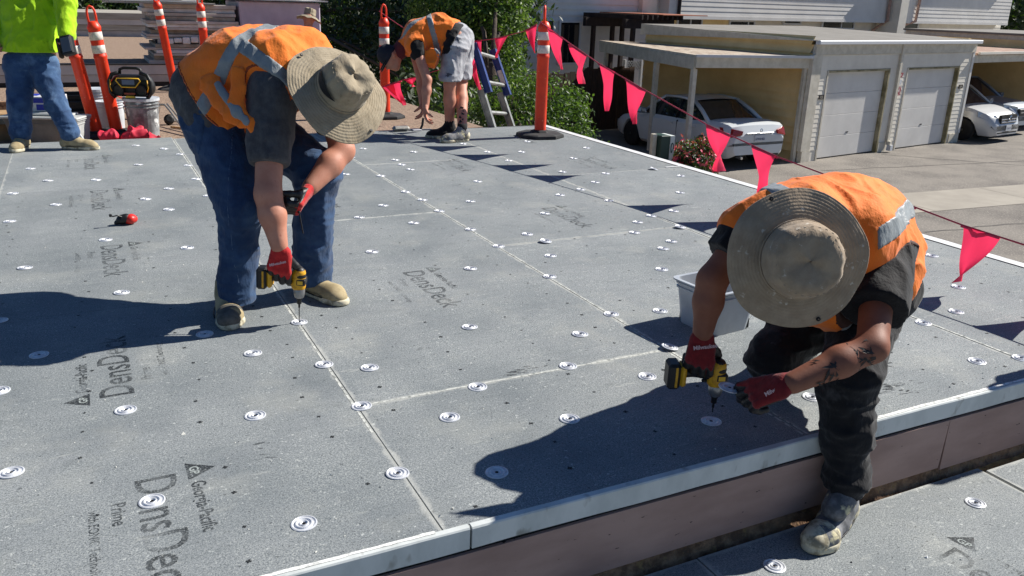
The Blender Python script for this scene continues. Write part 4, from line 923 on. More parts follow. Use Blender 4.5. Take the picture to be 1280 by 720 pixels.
M_HAT2 = fabric('taupe_canvas', srgb(166, 148, 126), srgb(150, 132, 111), 22, 700, .35, .9, col3=srgb(206, 196, 180), lo3=.62, hi3=.70, s3=40)
M_GLOVE = fabric('red_knit_glove', srgb(196, 44, 44), srgb(176, 34, 36), 60, 500, .6, .8); M_GLOVED = fabric('dark_red_knit_glove', srgb(128, 30, 34), srgb(108, 24, 28), 60, 500, .6, .8)
M_NITRILE = mat('black_nitrile_palm', srgb(30, 28, 28), .45, 0, bscale=200, bstr=.4)
M_SHOET = mat('tan_suede', srgb(176, 160, 124), .85, 0, srgb(150, 134, 100), 20, bscale=200, bstr=.3); M_SHOEG = mat('worn_dark_grey_shoe', srgb(126, 127, 130), .75, 0, srgb(84, 85, 88), 26, .4, .6, 90, .4, .002, srgb(208, 198, 160), 18, .57, .64)
M_SOLE = mat('dirty_cream_sole', srgb(208, 200, 174), .8, 0, srgb(140, 132, 110), 30, .45, .6, bscale=90, bstr=.4); M_CAP = mat('grey_rubber_toe', srgb(104, 101, 94), .8, 0, srgb(80, 78, 72), 30, bscale=120, bstr=.3); M_SOCK = mat('black_sock', srgb(24, 24, 26), .9)
M_TATTOO = mat('tattoo_ink', srgb(34, 26, 26), .6)
A = lambda *v: np.array(v, float)
def nrm(v): v = np.array(v, float); return v / np.linalg.norm(v)

def hat(parent, c, axis, brimr, m, crown=(.088, .105), droop=.02, wav=.012, seed=1, vents=True, cord=None, creases=1.0, back=None, vent=None, ring=.0013):
    """bucket hat: c = centre of the brim, axis = up through the crown"""
    ax = Vector(nrm(axis)); q = ax.to_track_quat('Z', 'Y').to_matrix().to_4x4(); M_ = Matrix.Translation(Vector(c)) @ q; r_ = random.Random(seed)
    n = 72; ph = [r_.uniform(0, 6.28) for _ in range(4)]; prof = []
    cr, ch = crown
    K = 44
    for i in range(K + 1):             # brim from the outside in, with stitched rings
        t = i / K; r = brimr + (cr * 1.02 - brimr) * t; prof.append(('b', r, -droop * (1 - t) ** 1.4 + ring * math.cos(2 * math.pi * t * 9.5) * (1 if 1 < i < K - 1 else 0), 1 - t))
    for r, z in ((cr * 1.0, .004), (cr * .995, .02), (cr * 1.015, .028), (cr * .97, .032), (cr * .95, .06), (cr * .90, .085), (cr * .84, ch - .008), (cr * .76, ch + .002), (cr * .55, ch + .004), (cr * .25, ch - .001), (.002, ch - .003)):
        prof.append(('c', r, z, 0))
    vs = []; fs = []
    for i, (kd, r, z, t) in enumerate(prof):
        for j in range(n):
            a = 2 * math.pi * j / n; w = 0; rr = r
            if kd == 'b':
                w = t * (wav * math.sin(2 * a + ph[0]) + wav * .5 * math.sin(3 * a + ph[1]) + wav * .3 * t * math.sin(7 * a + ph[2]) + wav * .15 * t * math.sin(13 * a + ph[3])); rr = r * (1 + .012 * t * math.sin(5 * a + ph[2]))
            elif creases:
                u = z / ch; d = creases * (.006 * u * math.sin(4 * a + ph[3]) + .005 * u * math.sin(9 * a + ph[1]) + .003 * u * math.sin(17 * a + ph[2])); rr = r + d * (r / cr)
                w = creases * (-.010 * (1 - (r / cr)) * math.cos(a + ph[0]) + .006 * u * math.sin(3 * a + ph[2]))
            vs.append((rr * math.cos(a), rr * math.sin(a), z + w))
    for i in range(len(prof) - 1):
        for j in range(n):
            a = i * n + j; b = i * n + (j + 1) % n; fs.append((a, b, b + n, a + n))
    k0 = len(vs); vs2 = [(x, y, z - .003) for x, y, z in vs[:n * (K + 3)]]      # underside
    W_ = lambda v: tuple(M_ @ Vector(v))
    fs2 = [(k0 + f[0], k0 + f[3], k0 + f[2], k0 + f[1]) for f in fs[:n * (K + 2)]] + [(j, (j + 1) % n + 0, k0 + (j + 1) % n, k0 + j)[::-1] for j in range(n)]
    o = mesh('hat', [W_(v) for v in vs + vs2], fs + fs2, m, parent, True)
    bm_ = MB(); z_ = .0285; ring = [W_(((cr * 1.022) * math.cos(a), (cr * 1.022) * math.sin(a), .012)) for a in np.linspace(0, 2 * math.pi, 40)]
    bm_.tube(ring, .0022, 5); tag(bm_.build('hat_seam', m, o, True))
    for a in ((.6, 3.7) if vents else ()):
        s_ = MB(); s_.lathe([(.002, .003), (.0052, .003), (.0062, .001), (.0062, -.002)], 10, M=M_ @ Matrix.Translation((brimr * .93 * math.cos(a + ph[0]), brimr * .93 * math.sin(a + ph[0]), -droop * .85)))
        s_.build('snap_button', M_SCREW, o)
    if vent is not None:
        vl = vent[0]; pv = []; wv_ = vent[1]; vm = MB(); m2 = M_.to_3x3().inverted(); dv = m2 @ Vector(tuple(vl)); a0 = math.atan2(dv.y, dv.x); vs = []; K2 = 14
        for i in range(K2 + 1):
            t = i / K2; a = a0 + (t - .5) * wv_; hh = .017 * math.sin(math.pi * t)
            for z_ in (-1, 1): vs.append(W_((cr * 1.035 * math.cos(a), cr * 1.035 * math.sin(a), .052 + z_ * hh)))
        mesh('vent_mesh', vs, [(2 * i, 2 * i + 2, 2 * i + 3, 2 * i + 1) for i in range(K2)], M_BLACKT, o)
    sm2 = MB()
    for j in range(60):
        a = 2 * math.pi * j / 60; r0 = cr * .86
        if j % 2: sm2.tube([W_((r0 * math.cos(a), r0 * math.sin(a), ch + .001)), W_((r0 * math.cos(a + .07), r0 * math.sin(a + .07), ch + .001))], .0013, 4)
    tag(sm2.build('top_stitching', m, o), kind='stuff')
    return o, M_
def head_prims(c, face, up, s=1.0):
    """cranium, jaw, nose, brows, ears; c = centre of the skull"""
    c = A(*c); f = nrm(face); u = nrm(np.array(up) - f * (np.array(up) @ f)); l = np.cross(u, f)
    P_ = lambda x, y, z: c + (f * x + l * y + u * z) * s
    return [(P_(-.015, 0, .02), P_(.015, 0, .025), .088 * s, .084 * s), (P_(.035, 0, -.03), P_(.05, 0, -.075), .064 * s, .040 * s), (P_(.0, .02, -.05), P_(.045, .02, -.08), .045 * s, .03 * s), (P_(0, -.02, -.05), P_(.045, -.02, -.08), .045 * s, .03 * s),
            (P_(.088, 0, .0), P_(.108, 0, -.024), .009 * s, .015 * s), (P_(.083, -.03, .018), P_(.083, .03, .018), .012 * s, .012 * s), (P_(.088, -.014, -.052), P_(.088, .014, -.052), .009 * s, .009 * s),
            (P_(-.005, .083, -.01), P_(-.01, .086, .012), .016 * s, .018 * s), (P_(-.005, -.083, -.01), P_(-.01, -.086, .012), .016 * s, .018 * s)]
def face_parts(parent, c, face, up, s=1.0):
    c = A(*c); f = nrm(face); u = nrm(np.array(up) - f * (np.array(up) @ f)); l = np.cross(u, f)
    for sg in (1, -1):
        e = MB(); e.lathe([(.011 * math.sin(t), -.011 * math.cos(t)) for t in np.linspace(0.01, 3.13, 8)], 10, c=tuple(c + (f * .078 + l * .031 * sg + u * .002) * s)); e.build('eye', M_WFRAME, parent, True)
    mo = MB(); mo.tube([c + (f * .090 + l * .024 * t - u * (.05 + .003 * abs(t))) * s for t in (-1, -.5, 0, .5, 1)], [.002, .0045, .005, .0045, .002], 6); mo.build('mouth', mat('lip', srgb(140, 70, 64), .5), parent, True)
def hand(parent, wrist, knuck, palm_n, thumb_dir, curls, m, m_palm=None, s=1.0, spread=.1, name='glove', cuff=None, thumb=(.5, .5), h=.0035, tscale=1.0, prims_only=False):
    """wrist, knuck = ends of the palm; palm_n points out of the palm; curls = 4 x 3 bends (index first); thumb side = thumb_dir"""
    w = A(*wrist); k = A(*knuck); d = nrm(k - w); pn = nrm(palm_n - d * (np.array(palm_n) @ d)); sd = nrm(np.cross(d, pn)); sd = sd if sd @ np.array(thumb_dir) > 0 else -sd
    pr = []; L = np.linalg.norm(k - w); kn = []
    for i, off in enumerate((.034, .0115, -.0115, -.033)):
        b = k + sd * off * s - d * (0, 0, .004, .012)[i] * s; kn.append(b); pr.append((w + sd * off * .62 * s, b, .0155 * s, .0125 * s))
    pr.append((w - pn * .0, w + d * L * .5, .024 * s, .022 * s, (pn, .72))); pr.append((w + sd * .018 * s + pn * .006, w + d * L * .55 + sd * .028 * s + pn * .01, .016 * s, .015 * s)); fing = []
    for i, b in enumerate(kn):
        ls = ((.043, .027, .022), (.048, .030, .024), (.044, .028, .023), (.034, .021, .019))[i]; ang = 0; p = b; cu = curls[i]; tips = []
        fd = nrm(d + sd * (.5, .15, -.15, -.5)[i] * spread)
        for l_, c_, r0, r1 in zip(ls, cu, (.0112, .0102, .0094), (.0102, .0094, .0080)):
            ang += c_; v = fd * math.cos(ang) + pn * math.sin(ang); q = p + v * l_ * s; tips.append((p, q, r0 * s, r1 * s)); p = q
        fing.append(tips)
    tb = w + d * L * .32 + sd * .030 * s + pn * .008; t1 = nrm(d * math.cos(thumb[0]) + sd * math.sin(thumb[0]) + pn * .45); p1 = tb + t1 * .040 * s * tscale; t2 = nrm(t1 + pn * thumb[1] - sd * .15); p2 = p1 + t2 * .032 * s * tscale; t3 = nrm(t2 + pn * thumb[1] * .8 - sd * .25); p3 = p2 + t3 * .024 * s * tscale
    fing.append([(tb, p1, .0145 * s, .0128 * s), (p1, p2, .0125 * s, .0112 * s), (p2, p3, .0110 * s, .0088 * s)])
    allp = pr + [q for f_ in fing for q in f_]; cf = []
    if prims_only: return allp
    if cuff is not None:
        cf = [(w + sd * 0, A(*cuff), .026 * s, .031 * s, (pn, .85))]
    F = Field(allp + cf, h, .010, .02); F.D[:] = 1.0
    for q in pr + cf: F.limb(*q, k=.012)
    base = F.D.copy()
    for f_ in fing:
        F.D[:] = 1.0
        for q in f_: F.limb(*q, k=.006)
        kk = .007; hh = np.clip(.5 + .5 * (base - F.D) / kk, 0, 1); base = base * (1 - hh) + F.D * hh - kk * hh * (1 - hh)
    F.D = base
    if cuff is not None:
        cd = nrm(A(*cuff) - w); F.cut(A(*cuff) - cd * .004, cd)
    g = F.obj(name, m, parent)
    if m_palm is not None:
        G_ = Field(allp, h, .010, .02, .0012); G_.D[:] = 1
        for q in allp[:6]: G_.limb(*q, k=.012, grow=.0014)
        b2 = G_.D.copy()
        for f_ in fing:
            G_.D[:] = 1
            for q in f_: G_.limb(*q, k=.006, grow=.0014)
            b2 = np.minimum(b2, G_.D)
        G_.D = b2; X = G_.pts(); cen = (w + k) / 2
        G_.D = np.maximum(G_.D, -(((X - cen) @ pn) + .002 + .0 * L)); G_.cut(w + d * .012, -d); G_.obj('grip_coating', m_palm, g)
    return g, dict(kn=kn, d=d, pn=pn, sd=sd)
def shoe(parent, heel, toe, up=(0, 0, 1), s=1.0, upper=None, sole=None, ankle=None, laces=None, name='shoe', h=.005, cap=None):
    """heel, toe = ground points under the ends"""
    a = A(*heel); b = A(*toe); d = nrm(b - a); u = nrm(np.array(up) - d * (np.array(up) @ d)); l = np.cross(u, d); L = np.linalg.norm(b - a)
    P_ = lambda x, y, z: a + d * x * L + l * y * s + u * z * s
    pr = [(P_(.14, 0, .055), P_(.45, 0, .05), .038 * s, .040 * s), (P_(.12, 0, .035), P_(.35, .004, .03), .034 * s, .036 * s), (P_(.42, .006, .038), P_(.74, .006, .034), .043 * s, .045 * s, (u, .85)), (P_(.72, .006, .032), P_(.86, 0, .028), .046 * s, .037 * s, (u, .75)), (P_(.14, 0, .08), P_(.30, 0, .085), .034 * s, .036 * s)]
    if ankle is not None: pr.append((P_(.22, 0, .08), P_(.20, 0, .125), .037 * s, .040 * s))
    F = Field(pr, h, .03, .02); F.cut(a + u * .016 * s, -u)
    if ankle is not None: F.cut(P_(.2, 0, .135), nrm(u * 1 - d * .15))
    o = F.obj(name, upper, parent)
    so = Field([(P_(.12, 0, .012), P_(.35, .002, .012), .040 * s, .038 * s), (P_(.35, .002, .012), P_(.74, .006, .012), .038 * s, .052 * s), (P_(.74, .006, .012), P_(.88, .002, .012), .050 * s, .040 * s)], h, .02, .02)
    so.cut(a + u * .001, -u); so.cut(a + u * .027 * s, u); so.obj('sole', sole, o)
    ov = Field([(P_(.10, 0, .05), P_(.16, 0, .075), .043 * s, .040 * s), (P_(.12, 0, .035), P_(.26, 0, .03), .041 * s, .040 * s)], h, .02, .02); ov.cut(a + u * .02 * s, -u); ov.cut(P_(.24, 0, .05), nrm(d + u * .6)); ov.obj('heel_counter', sole if laces is M_WFRAME else upper, o)
    wl_ = MB()
    for sg in (1, -1): wl_.tube([P_(x, sg * (.040 + .014 * math.sin(math.pi * min(1, max(0, (x - .1) / .9)))), .028) for x in (.16, .35, .55, .72)], .0028, 5)
    tag(wl_.build('welt_seam', M_SCREW, o, True), kind='stuff')
    if laces is not None:
        for k in range(5):
            x = .34 + .075 * k; zt = .098 - .012 * k - .004 * k * k / 4; lm_ = MB()
            lm_.tube([P_(x, -.030, zt - .014), P_(x + .012, -.014, zt + .0), P_(x + .016, 0, zt + .004), P_(x + .012, .014, zt), P_(x, .030, zt - .014)], .0032, 5); lm_.build('lace', laces, o, True)
    if cap is not None:
        cp = Field([(P_(.70, .006, .034), P_(.86, 0, .029), .053 * s, .0445 * s, (u, .84))], h, .02, .02); cp.cut(a + u * .02 * s, -u); cp.cut(P_(.66, 0, .03), nrm(-d + u * .1)); cp.obj('toe_cap', cap, o)
    return o
def drill(parent_none, tip, dirn, grip_dir, label, bit=.05, s=1.0):
    """impact driver: tip = end of the bit, dirn = from the tip up along the barrel, grip_dir = away from the barrel down the handle"""
    z = nrm(dirn); x = nrm(np.array(grip_dir) - z * (np.array(grip_dir) @ z)); y = np.cross(z, x); M_ = Matrix([[x[i], y[i], z[i], A(*tip)[i]] for i in range(3)] + [[0, 0, 0, 1]]) @ Matrix.Scale(s, 4)
    t = thing('impact_driver', tuple(tip), label, 'impact driver'); B = bit
    MB().lathe([(.0005, -.002), (.0022, .0), (.0024, B - .02), (.0045, B - .018), (.0048, B + .01)], 8, M=M_, close=True).build('bit', M_SCREW, t, True)
    MB().lathe([(.008, B), (.0105, B + .002), (.0105, B + .022), (.014, B + .026), (.014, B + .03)], 16, M=M_, close=True).build('chuck', M_BLK, t, True)
    MB().lathe([(.015, B + .03), (.021, B + .034), (.0255, B + .05), (.0262, B + .078), (.024, B + .080)], 20, M=M_, close=True).build('metal_nose', M_STEELG, t, True)
    f = Field([((0, 0, B + .088), (0, 0, B + .150), .029, .029), ((.012, 0, B + .095), (.012, 0, B + .14), .026, .026)], .004, .01, .01)
    body = f.obj('housing', M_YEL, t); body.data.transform(M_)
    f = Field([((0, 0, B + .140), (0, 0, B + .152), .0305, .028)], .004, .01, .01); o = f.obj('rear_cap', M_BLK, t); o.data.transform(M_)
    o = MB().box((-.031, -.0315, B + .098), (.010, .0315, B + .128), 0, M_, .004).build('side_panel', M_BLK, t); o = MB().box((-.020, -.0322, B + .104), (.004, .0322, B + .121), 0, M_).build('maker_strip', M_YELP, t)
    f = Field([((.02, 0, B + .11), (.075, 0, B + .125), .0175, .0165), ((.075, 0, B + .125), (.125, 0, B + .122), .0165, .018)], .004, .012, .01); o = f.obj('handle', M_BLK, t); o.data.transform(M_)
    MB().box((.032, -.007, B + .085), (.055, .007, B + .098), 0, M_, .004).build('trigger', M_BLK, t)
    MB().box((.118, -.031, B + .078), (.140, .031, B + .158), 0, M_, .007).build('battery_foot', M_YEL, t); bt = MB().box((.1405, -.035, B + .070), (.186, .035, B + .168), 0, M_, .009).build('battery', M_BLK, t)
    MB().box((.150, -.0365, B + .078), (.162, .0365, B + .160), 0, M_, .003).build('battery_band', M_YEL, bt)
    vs, fs = text_mesh('5Ah', .022, .0004); q = MB(); q.add([tuple(M_ @ Vector((.168 + v.y * .7, -.0358, B + .092 + v.x))) for v in vs], fs); q.build('capacity_mark', M_WFRAME, bt)
    vs, fs = text_mesh('DEWALT', .012, .0003); q = MB(); q.add([tuple(M_ @ Vector((-.013 + v.y, -.0328, B + .090 + v.x * .9))) for v in vs], fs); q.build('maker_name', M_BLK, t)
    return t, M_
M_STEELG = mat('brushed_steel', srgb(150, 150, 150), .35, .8); M_YEL = mat('yellow_tool_plastic', srgb(226, 168, 28), .45, 0, srgb(200, 142, 22), 60, .5, .62, bscale=300, bstr=.15); M_YELP = mat('yellow_label', srgb(236, 186, 50), .5)
def limbs_from(js): return js
def wdir(x, y, z): return CR @ A(x, y, z)        # direction given as right, up, towards the viewer
UP = A(0, 0, 1)
M_SEAM = mat('denim_seam', srgb(78, 98, 124), .9); M_BIND = mat('vest_binding', srgb(150, 66, 30), .8); M_BIND2 = mat('dark_vest_binding', srgb(70, 42, 34), .8)
def torso_prims(J, r=1.0):
    lat = nrm(J['shL'] - J['shR']); s = .15 * r
    sp = [J['pel'], J['mid'], J['chest']]
    hl = nrm(J['hipL'] - J['hipR'])
    pr = [(J['hipL'] + 0 * s, J['hipR'], .125 * r, .125 * r),
          (J['pel'] - hl * .07, J['mid'] - lat * .06, .125 * r, .118 * r), (J['pel'] + hl * .07, J['mid'] + lat * .06, .125 * r, .118 * r),
          (J['mid'] - lat * .06, J['chest'] - lat * .08, .118 * r, .118 * r), (J['mid'] + lat * .06, J['chest'] + lat * .08, .118 * r, .118 * r),
          (J['chest'] - lat * .08, J['shR'], .115 * r, .072 * r), (J['chest'] + lat * .08, J['shL'], .115 * r, .072 * r),
          (J['chest'], J['neck'], .10 * r, .062 * r)]
    return pr
def person(label, J, skin, group=None, h=.009, face=None, hup=None, legs=(.078, .056, .042), arms=(.052, .043, .030), feet=True, hands=()):
    pr = [(a, b, ra * .86, rb * .86) for a, b, ra, rb in torso_prims(J, J.get('r', 1.0))]
    pr += [(J['neck'], J['head'], .058, .055)] + head_prims(J['head'], face, hup)
    for s in 'LR':
        pr += [(J['sh' + s], J['el' + s], arms[0], arms[1]), (J['el' + s], J['el' + s] * .6 + J['wr' + s] * .4, arms[1] * .98, arms[1] * 1.02), (J['el' + s] * .6 + J['wr' + s] * .4, J['wr' + s], arms[1] * 1.0, arms[2])]
        pr += [(J['hip' + s], J['kn' + s], legs[0], legs[1]), (J['kn' + s], J['kn' + s] * .65 + J['an' + s] * .35, legs[1] * .95, legs[1] * 1.0), (J['kn' + s] * .65 + J['an' + s] * .35, J['an' + s], legs[1] * 1.0, legs[2])]
        if 'toe' + s in J: pr += [(J['an' + s], J['toe' + s] + UP * .03, legs[2] * .8, .025)]
    if len(hands): F = Field(pr + [q[:4] for hd in hands for q in hd], h, .022, .02); F.D[:] = 1.
    else: F = Field(pr, h, .022, .02)
    if len(hands):
        for q in pr: F.limb(*q, k=.022)
        for hd in hands:
            for q in hd: F.limb(*q, k=.005)
    b = F.obj('person', skin, None); base = J.get('base', J['anR'])
    b.data.transform(Matrix.Translation(-Vector(base))); b.location = Vector(base); tag(b, label, 'person', group); return b, pr

# ------------------------------------------------------------- worker bending over the seam (left)
J = dict(pel=P(268, 116, 3.50), mid=P(310, 86, 3.45), chest=P(362, 88, 3.42), neck=P(398, 104, 3.36), hipR=P(272, 142, 3.42), hipL=P(292, 128, 3.62), knR=P(301, 262, 3.32), anR=P(296, 372, 3.42),
         knL=P(396, 214, 3.52), anL=P(388, 345, 3.66), shR=P(340, 118, 3.27), shL=P(400, 100, 3.56), elR=P(335, 243, 3.22), elL=P(428, 188, 3.50), r=1.12)
tip = G(374, 403) + UP * .0036; gd = wdir(-.98, -.16, 0); DT, DM = drill(None, tip, nrm(UP * .99 + wdir(.06, 0, .02)), gd, 'yellow and black impact driver driving a screw beside the tan shoes', .088, .87)
Hc = A(*(DM @ Vector((.078, 0, .088 + .122)))); cam_ = wdir(0, -.1, .99)
wr = Hc + UP * .108 + cam_ * .032 + wdir(.10, 0, 0) * .1; kn = Hc + UP * .032 + cam_ * .036
J['wrR'] = wr + (J['elR'] - wr) * .10; J['wrL'] = P(388, 234, 3.38); J['head'] = P(416, 128, 3.34)
J['base'] = A(-.05, 3.35, 0)
hat_ax = wdir(.58, .31, .75)
W1, _ = person('stocky worker in orange vest and blue jeans bending beside the long seam', J, M_SKIN, face=wdir(.55, -.82, .1), hup=hat_ax, arms=(.060, .050, .034), legs=(.085, .062, .045))
face_parts(W1, J['head'], wdir(.55, -.82, .1), hat_ax)
def lcut(F, pt, d, rad=.27, tmax=.35):
    d = nrm(d); X = F.pts() - A(*pt); t = X @ d; r2 = np.linalg.norm(X - t[..., None] * d, axis=-1); F.D = np.maximum(F.D, np.where((r2 < rad) & (t < tmax), t, -1.0))
# jeans
pr = [(J['pel'] + UP * .0, J['hipR'], .155, .15), (J['pel'], J['hipL'], .155, .145), (J['hipR'], J['knR'], .118, .080), (J['hipR'] + wdir(-.02, -.03, 0), J['knR'], .11, .078), (J['knR'], J['anR'], .078, .073),
      (J['hipL'], J['knL'], .125, .095), (J['knL'], J['anL'], .092, .068), (J['knL'] * .5 + J['anL'] * .5, J['anL'] + wdir(.015, .02, 0), .078, .074)]
sp = nrm(J['mid'] - J['pel'])
def jeans1(g, h=.007):
    F = Field(pr, h, .035, .04, g); F.wrinkle(.009, 9, 3, None, 2); F.wrinkle(.006, 16, 9, [[1, 0, 0], [0, 1, 0], [0, 0, 2.2]], 1); lcut(F, J['pel'] + sp * .09, sp); F.cut(G(300, 384) + UP * .055, -UP); return F
jeans1(0).obj('jeans', M_DENIM, W1)
def patch(F, c, hw, hh, up_, rt_):
    X = F.pts() - A(*c); F.D = np.maximum(F.D, np.maximum(np.maximum(np.abs(X @ nrm(rt_)) - hw, np.abs(X @ nrm(up_)) - hh), -(X @ wdir(0, 0, 1)) - .0)); return F
patch(jeans1(.0035, .006), P(250, 172, 3.42), .062, .075, wdir(.25, .97, 0), wdir(.97, -.25, 0)).obj('back_pocket', M_DENIM, W1)
F = jeans1(.002, .006); X = F.pts(); a_, b_ = P(274, 130, 3.2), P(300, 380, 3.3); ba = b_ - a_; n_ = nrm(np.cross(ba, wdir(0, 0, 1))); F.D = np.maximum(F.D, np.maximum(np.abs((X - a_) @ n_ + .012 * np.sin((X[..., 2] - .5) * 6)) - .0035, -((X - J['knR']) @ wdir(0, 0, 1)) - .02)); F.obj('side_seam', M_SEAM, W1)

# belt loop seam on the near leg
# tee shirt with sleeves
pr = torso_prims(J, 1.22); slR = J['shR'] * .38 + J['elR'] * .62; slL = J['shL'] * .4 + J['elL'] * .6
arm = [(J['shR'], slR, .094, .084), (J['shL'], slL, .088, .082)]
def wr1(F): return F.wrinkle(.006, 10, 21, None, 2).wrinkle(.008, 6, 25, [[2.2, 0, 0], [0, 2.2, 0], [0, 0, 1.0]], 1)
F = wr1(Field(pr + arm, .007, .03, .03))
F.cut(J['pel'] - sp * .10, -sp); F.cut(slR, slR - J['shR']) if False else None
def capcut(F, pt, d, rad):       # trims an end square without touching the rest
    d = nrm(d); X = F.pts() - A(*pt); t = X @ d; r2 = np.linalg.norm(X - t[..., None] * d, axis=-1); F.D = np.maximum(F.D, np.where((r2 < rad) & (t < .25), t, -1.0))
capcut(F, slR + nrm(slR - J['shR']) * .035, slR - J['shR'], .13); capcut(F, slL + nrm(slL - J['shL']) * .03, slL - J['shL'], .12); F.obj('tee_shirt', M_GREYT, W1)
# vest
vp = torso_prims(J, 1.22)
def cutv(C, X, p, n): return np.maximum(C, (X - np.array(p, float)) @ nrm(n))
def capv(C, X, a, b, ra, rb):
    ba = b - a; t = np.clip(((X - a) @ ba) / (ba @ ba), 0, 1); return np.maximum(C, -(np.linalg.norm(X - a - t[..., None] * ba, axis=-1) - (ra + (rb - ra) * t)))
def vest1(grow, h=.007, bind=False):
    F = wr1(Field(vp, h, .03, .04, .014 + grow)); X = F.pts(); C = cutv(-1., X, J['pel'] + sp * .015, -sp + wdir(0, -.15, 0))
    for a, b, ra in ((P(312, 102, 3.14), P(352, 195, 3.16), .088), (P(340, 110, 3.12), P(352, 195, 3.16), .085), (P(420, 120, 3.72), P(440, 185, 3.66), .10)): C = capv(C, X, a, b, ra, ra + .045)
    C = cutv(C, X, J['neck'] + nrm(J['neck'] - J['chest']) * .05, J['neck'] - J['chest']); F.D = np.maximum(F.D, C + .003 if bind else C)
    if bind: F.D = np.maximum(F.D, -(C + .012))
    return F
vest1(.0028, .006, True).obj('vest_binding', M_BIND, W1)
vest1(.0).obj('vest', M_ORANGE, W1)
def slab(F, pt, n, w): n = nrm(n); t = (F.pts() - A(*pt)) @ n; F.D = np.maximum(F.D, np.abs(t) - w / 2)
F = vest1(.003); slab(F, P(300, 66, 3.3), wdir(.86, -.50, 0), .058); F.obj('reflective_stripe', M_REFL, W1)
F = vest1(.0045); slab(F, P(340, 86, 3.3), wdir(.60, .80, 0), .056); F.cut(P(308, 66, 3.3), -wdir(.86, -.5, 0)); F.cut(P(340, 86, 3.42), -wdir(0, 0, 1)); F.obj('reflective_stripe', M_REFL, W1)
# hanging front flap of the open vest
FZ = (wdir(0, 0, 1), .35)
F = Field([(P(262, 104, 3.25), P(292, 142, 3.19), .040, .036, FZ), (P(292, 142, 3.19), P(322, 162, 3.18), .030, .018, FZ), (P(298, 92, 3.2), P(294, 132, 3.19), .024, .030, FZ)], .005, .03, .02); F.wrinkle(.012, 16, 51, None, 2); F.obj('vest_flap', M_ORANGE, W1)
F = Field([(P(242, 98, 3.32), P(262, 104, 3.26), .022, .020)], .005, .02, .02); F.wrinkle(.012, 22, 53); F.obj('vest_pocket', M_ORANGE, W1)
F = Field([(P(272, 108, 3.232), P(296, 140, 3.176), .020, .018, (wdir(0, 0, 1), .45)), (P(296, 140, 3.176), P(308, 152, 3.172), .018, .014, (wdir(0, 0, 1), .45))], .004, .02, .02); F.wrinkle(.004, 22, 55); F.obj('reflective_stripe', M_REFL, W1)
hat(W1, P(425, 112, 3.24), hat_ax, .205, M_HAT, (.102, .125), .028, .013, 3, creases=.8, ring=.0008, vent=(wdir(-.9, -.35, .3), 1.5))
hand(W1, wr, kn, -cam_, wdir(1, 0, 0), [(.30, 1.45, 1.1), (.36, 1.45, 1.1), (.42, 1.4, 1.1), (.50, 1.35, 1.0)], M_GLOVE, M_NITRILE, 1.06, .1, cuff=wr + nrm(J['elR'] - wr) * .055, thumb=(.7, .5))
wl = P(384, 240, 3.37); kl = P(372, 262, 3.31); hand(W1, wl, kl, wdir(-.75, -.25, .6), wdir(-.2, .2, 1), [(1.1, 1.4, .9)] * 4, M_GLOVE, M_NITRILE, 1.06, .05, cuff=wl + nrm(J['elL'] - wl) * .05, thumb=(.4, .7))
b_ = thing('driver_bit', P(377, 280, 3.30), 'long screw held in the gloved left hand of the stocky worker', 'screw'); MB().tube([P(374, 266, 3.30), P(379, 292, 3.30)], .0028, 6).build('shank', M_SCREW, b_); MB().tube([P(373.4, 263, 3.30), P(374, 266, 3.30)], .006, 8).build('head', M_SCREW, b_)
vs, fs = text_mesh('Milwaukee', .016, .0004); q = MB(); gx_, gy_ = wdir(.93, .22, 0), wdir(-.22, .93, 0); o_ = (wr + kn) / 2 + cam_ * .0285 - gx_ * .034 - UP * .012
q.add([tuple(o_ + gx_ * v.x + gy_ * v.y) for v in vs], fs); q.build('glove_lettering', mat('glove_print', srgb(220, 190, 186), .7), W1)
G0 = G(290, 411); shoe(W1, G0 + A(.025, .27, 0), G0 + A(-.012, -.02, 0), s=1.02, upper=M_SHOET, sole=M_SOLE, ankle=True, laces=M_SHOEG, cap=M_CAP)
h_ = G(388, 368); shoe(W1, h_ + A(-.03, .10, 0), G(432, 383), s=1.02, upper=M_SHOET, sole=M_SOLE, ankle=True, laces=M_SHOET)

# ------------------------------------------------------------- worker leaning down over the edge (right)
J = dict(pel=P(1070, 326, 2.84), mid=P(1054, 288, 2.70), chest=P(1028, 294, 2.54), neck=P(1008, 305, 2.44), hipL=P(1092, 360, 2.76), hipR=P(1034, 366, 2.90), knL=P(1060, 476, 2.55), anL=P(1058, 612, 2.62),
         knR=P(968, 448, 2.80), shR=P(938, 290, 2.52), shL=P(1102, 312, 2.60), elR=P(890, 350, 2.50), elL=P(1090, 434, 2.38), wrL=P(990, 479, 2.34), r=1.0)
J['anR'] = J['knR'] + A(.33, .20, -.03); tip = G(889, 527) + UP * .034
DT2, DM2 = drill(None, tip, nrm(UP + wdir(.0, 0, .05)), wdir(-.99, -.02, .05), 'yellow and black impact driver held above the shaded plate by the roof edge', .038, .87)
Hc = A(*(DM2 @ Vector((.080, 0, .038 + .122)))); cam2 = wdir(.05, .2, .97)
wr = Hc + UP * .110 + cam2 * .030; kn = Hc + UP * .032 + cam2 * .038
J['wrR'] = wr + (J['elR'] - wr) * .1; ax2 = wdir(-.01, -.10, .99); J['head'] = P(999, 318, 2.37); J['base'] = A(1.35, 1.62, -.3); fc = wdir(0, -.98, -.1)
W2, _ = person('worker in wide taupe hat and orange vest leaning over the edge in black jeans', J, M_SKIN2, face=fc, hup=ax2, arms=(.054, .043, .031), h=.008)
face_parts(W2, J['head'], fc, ax2)
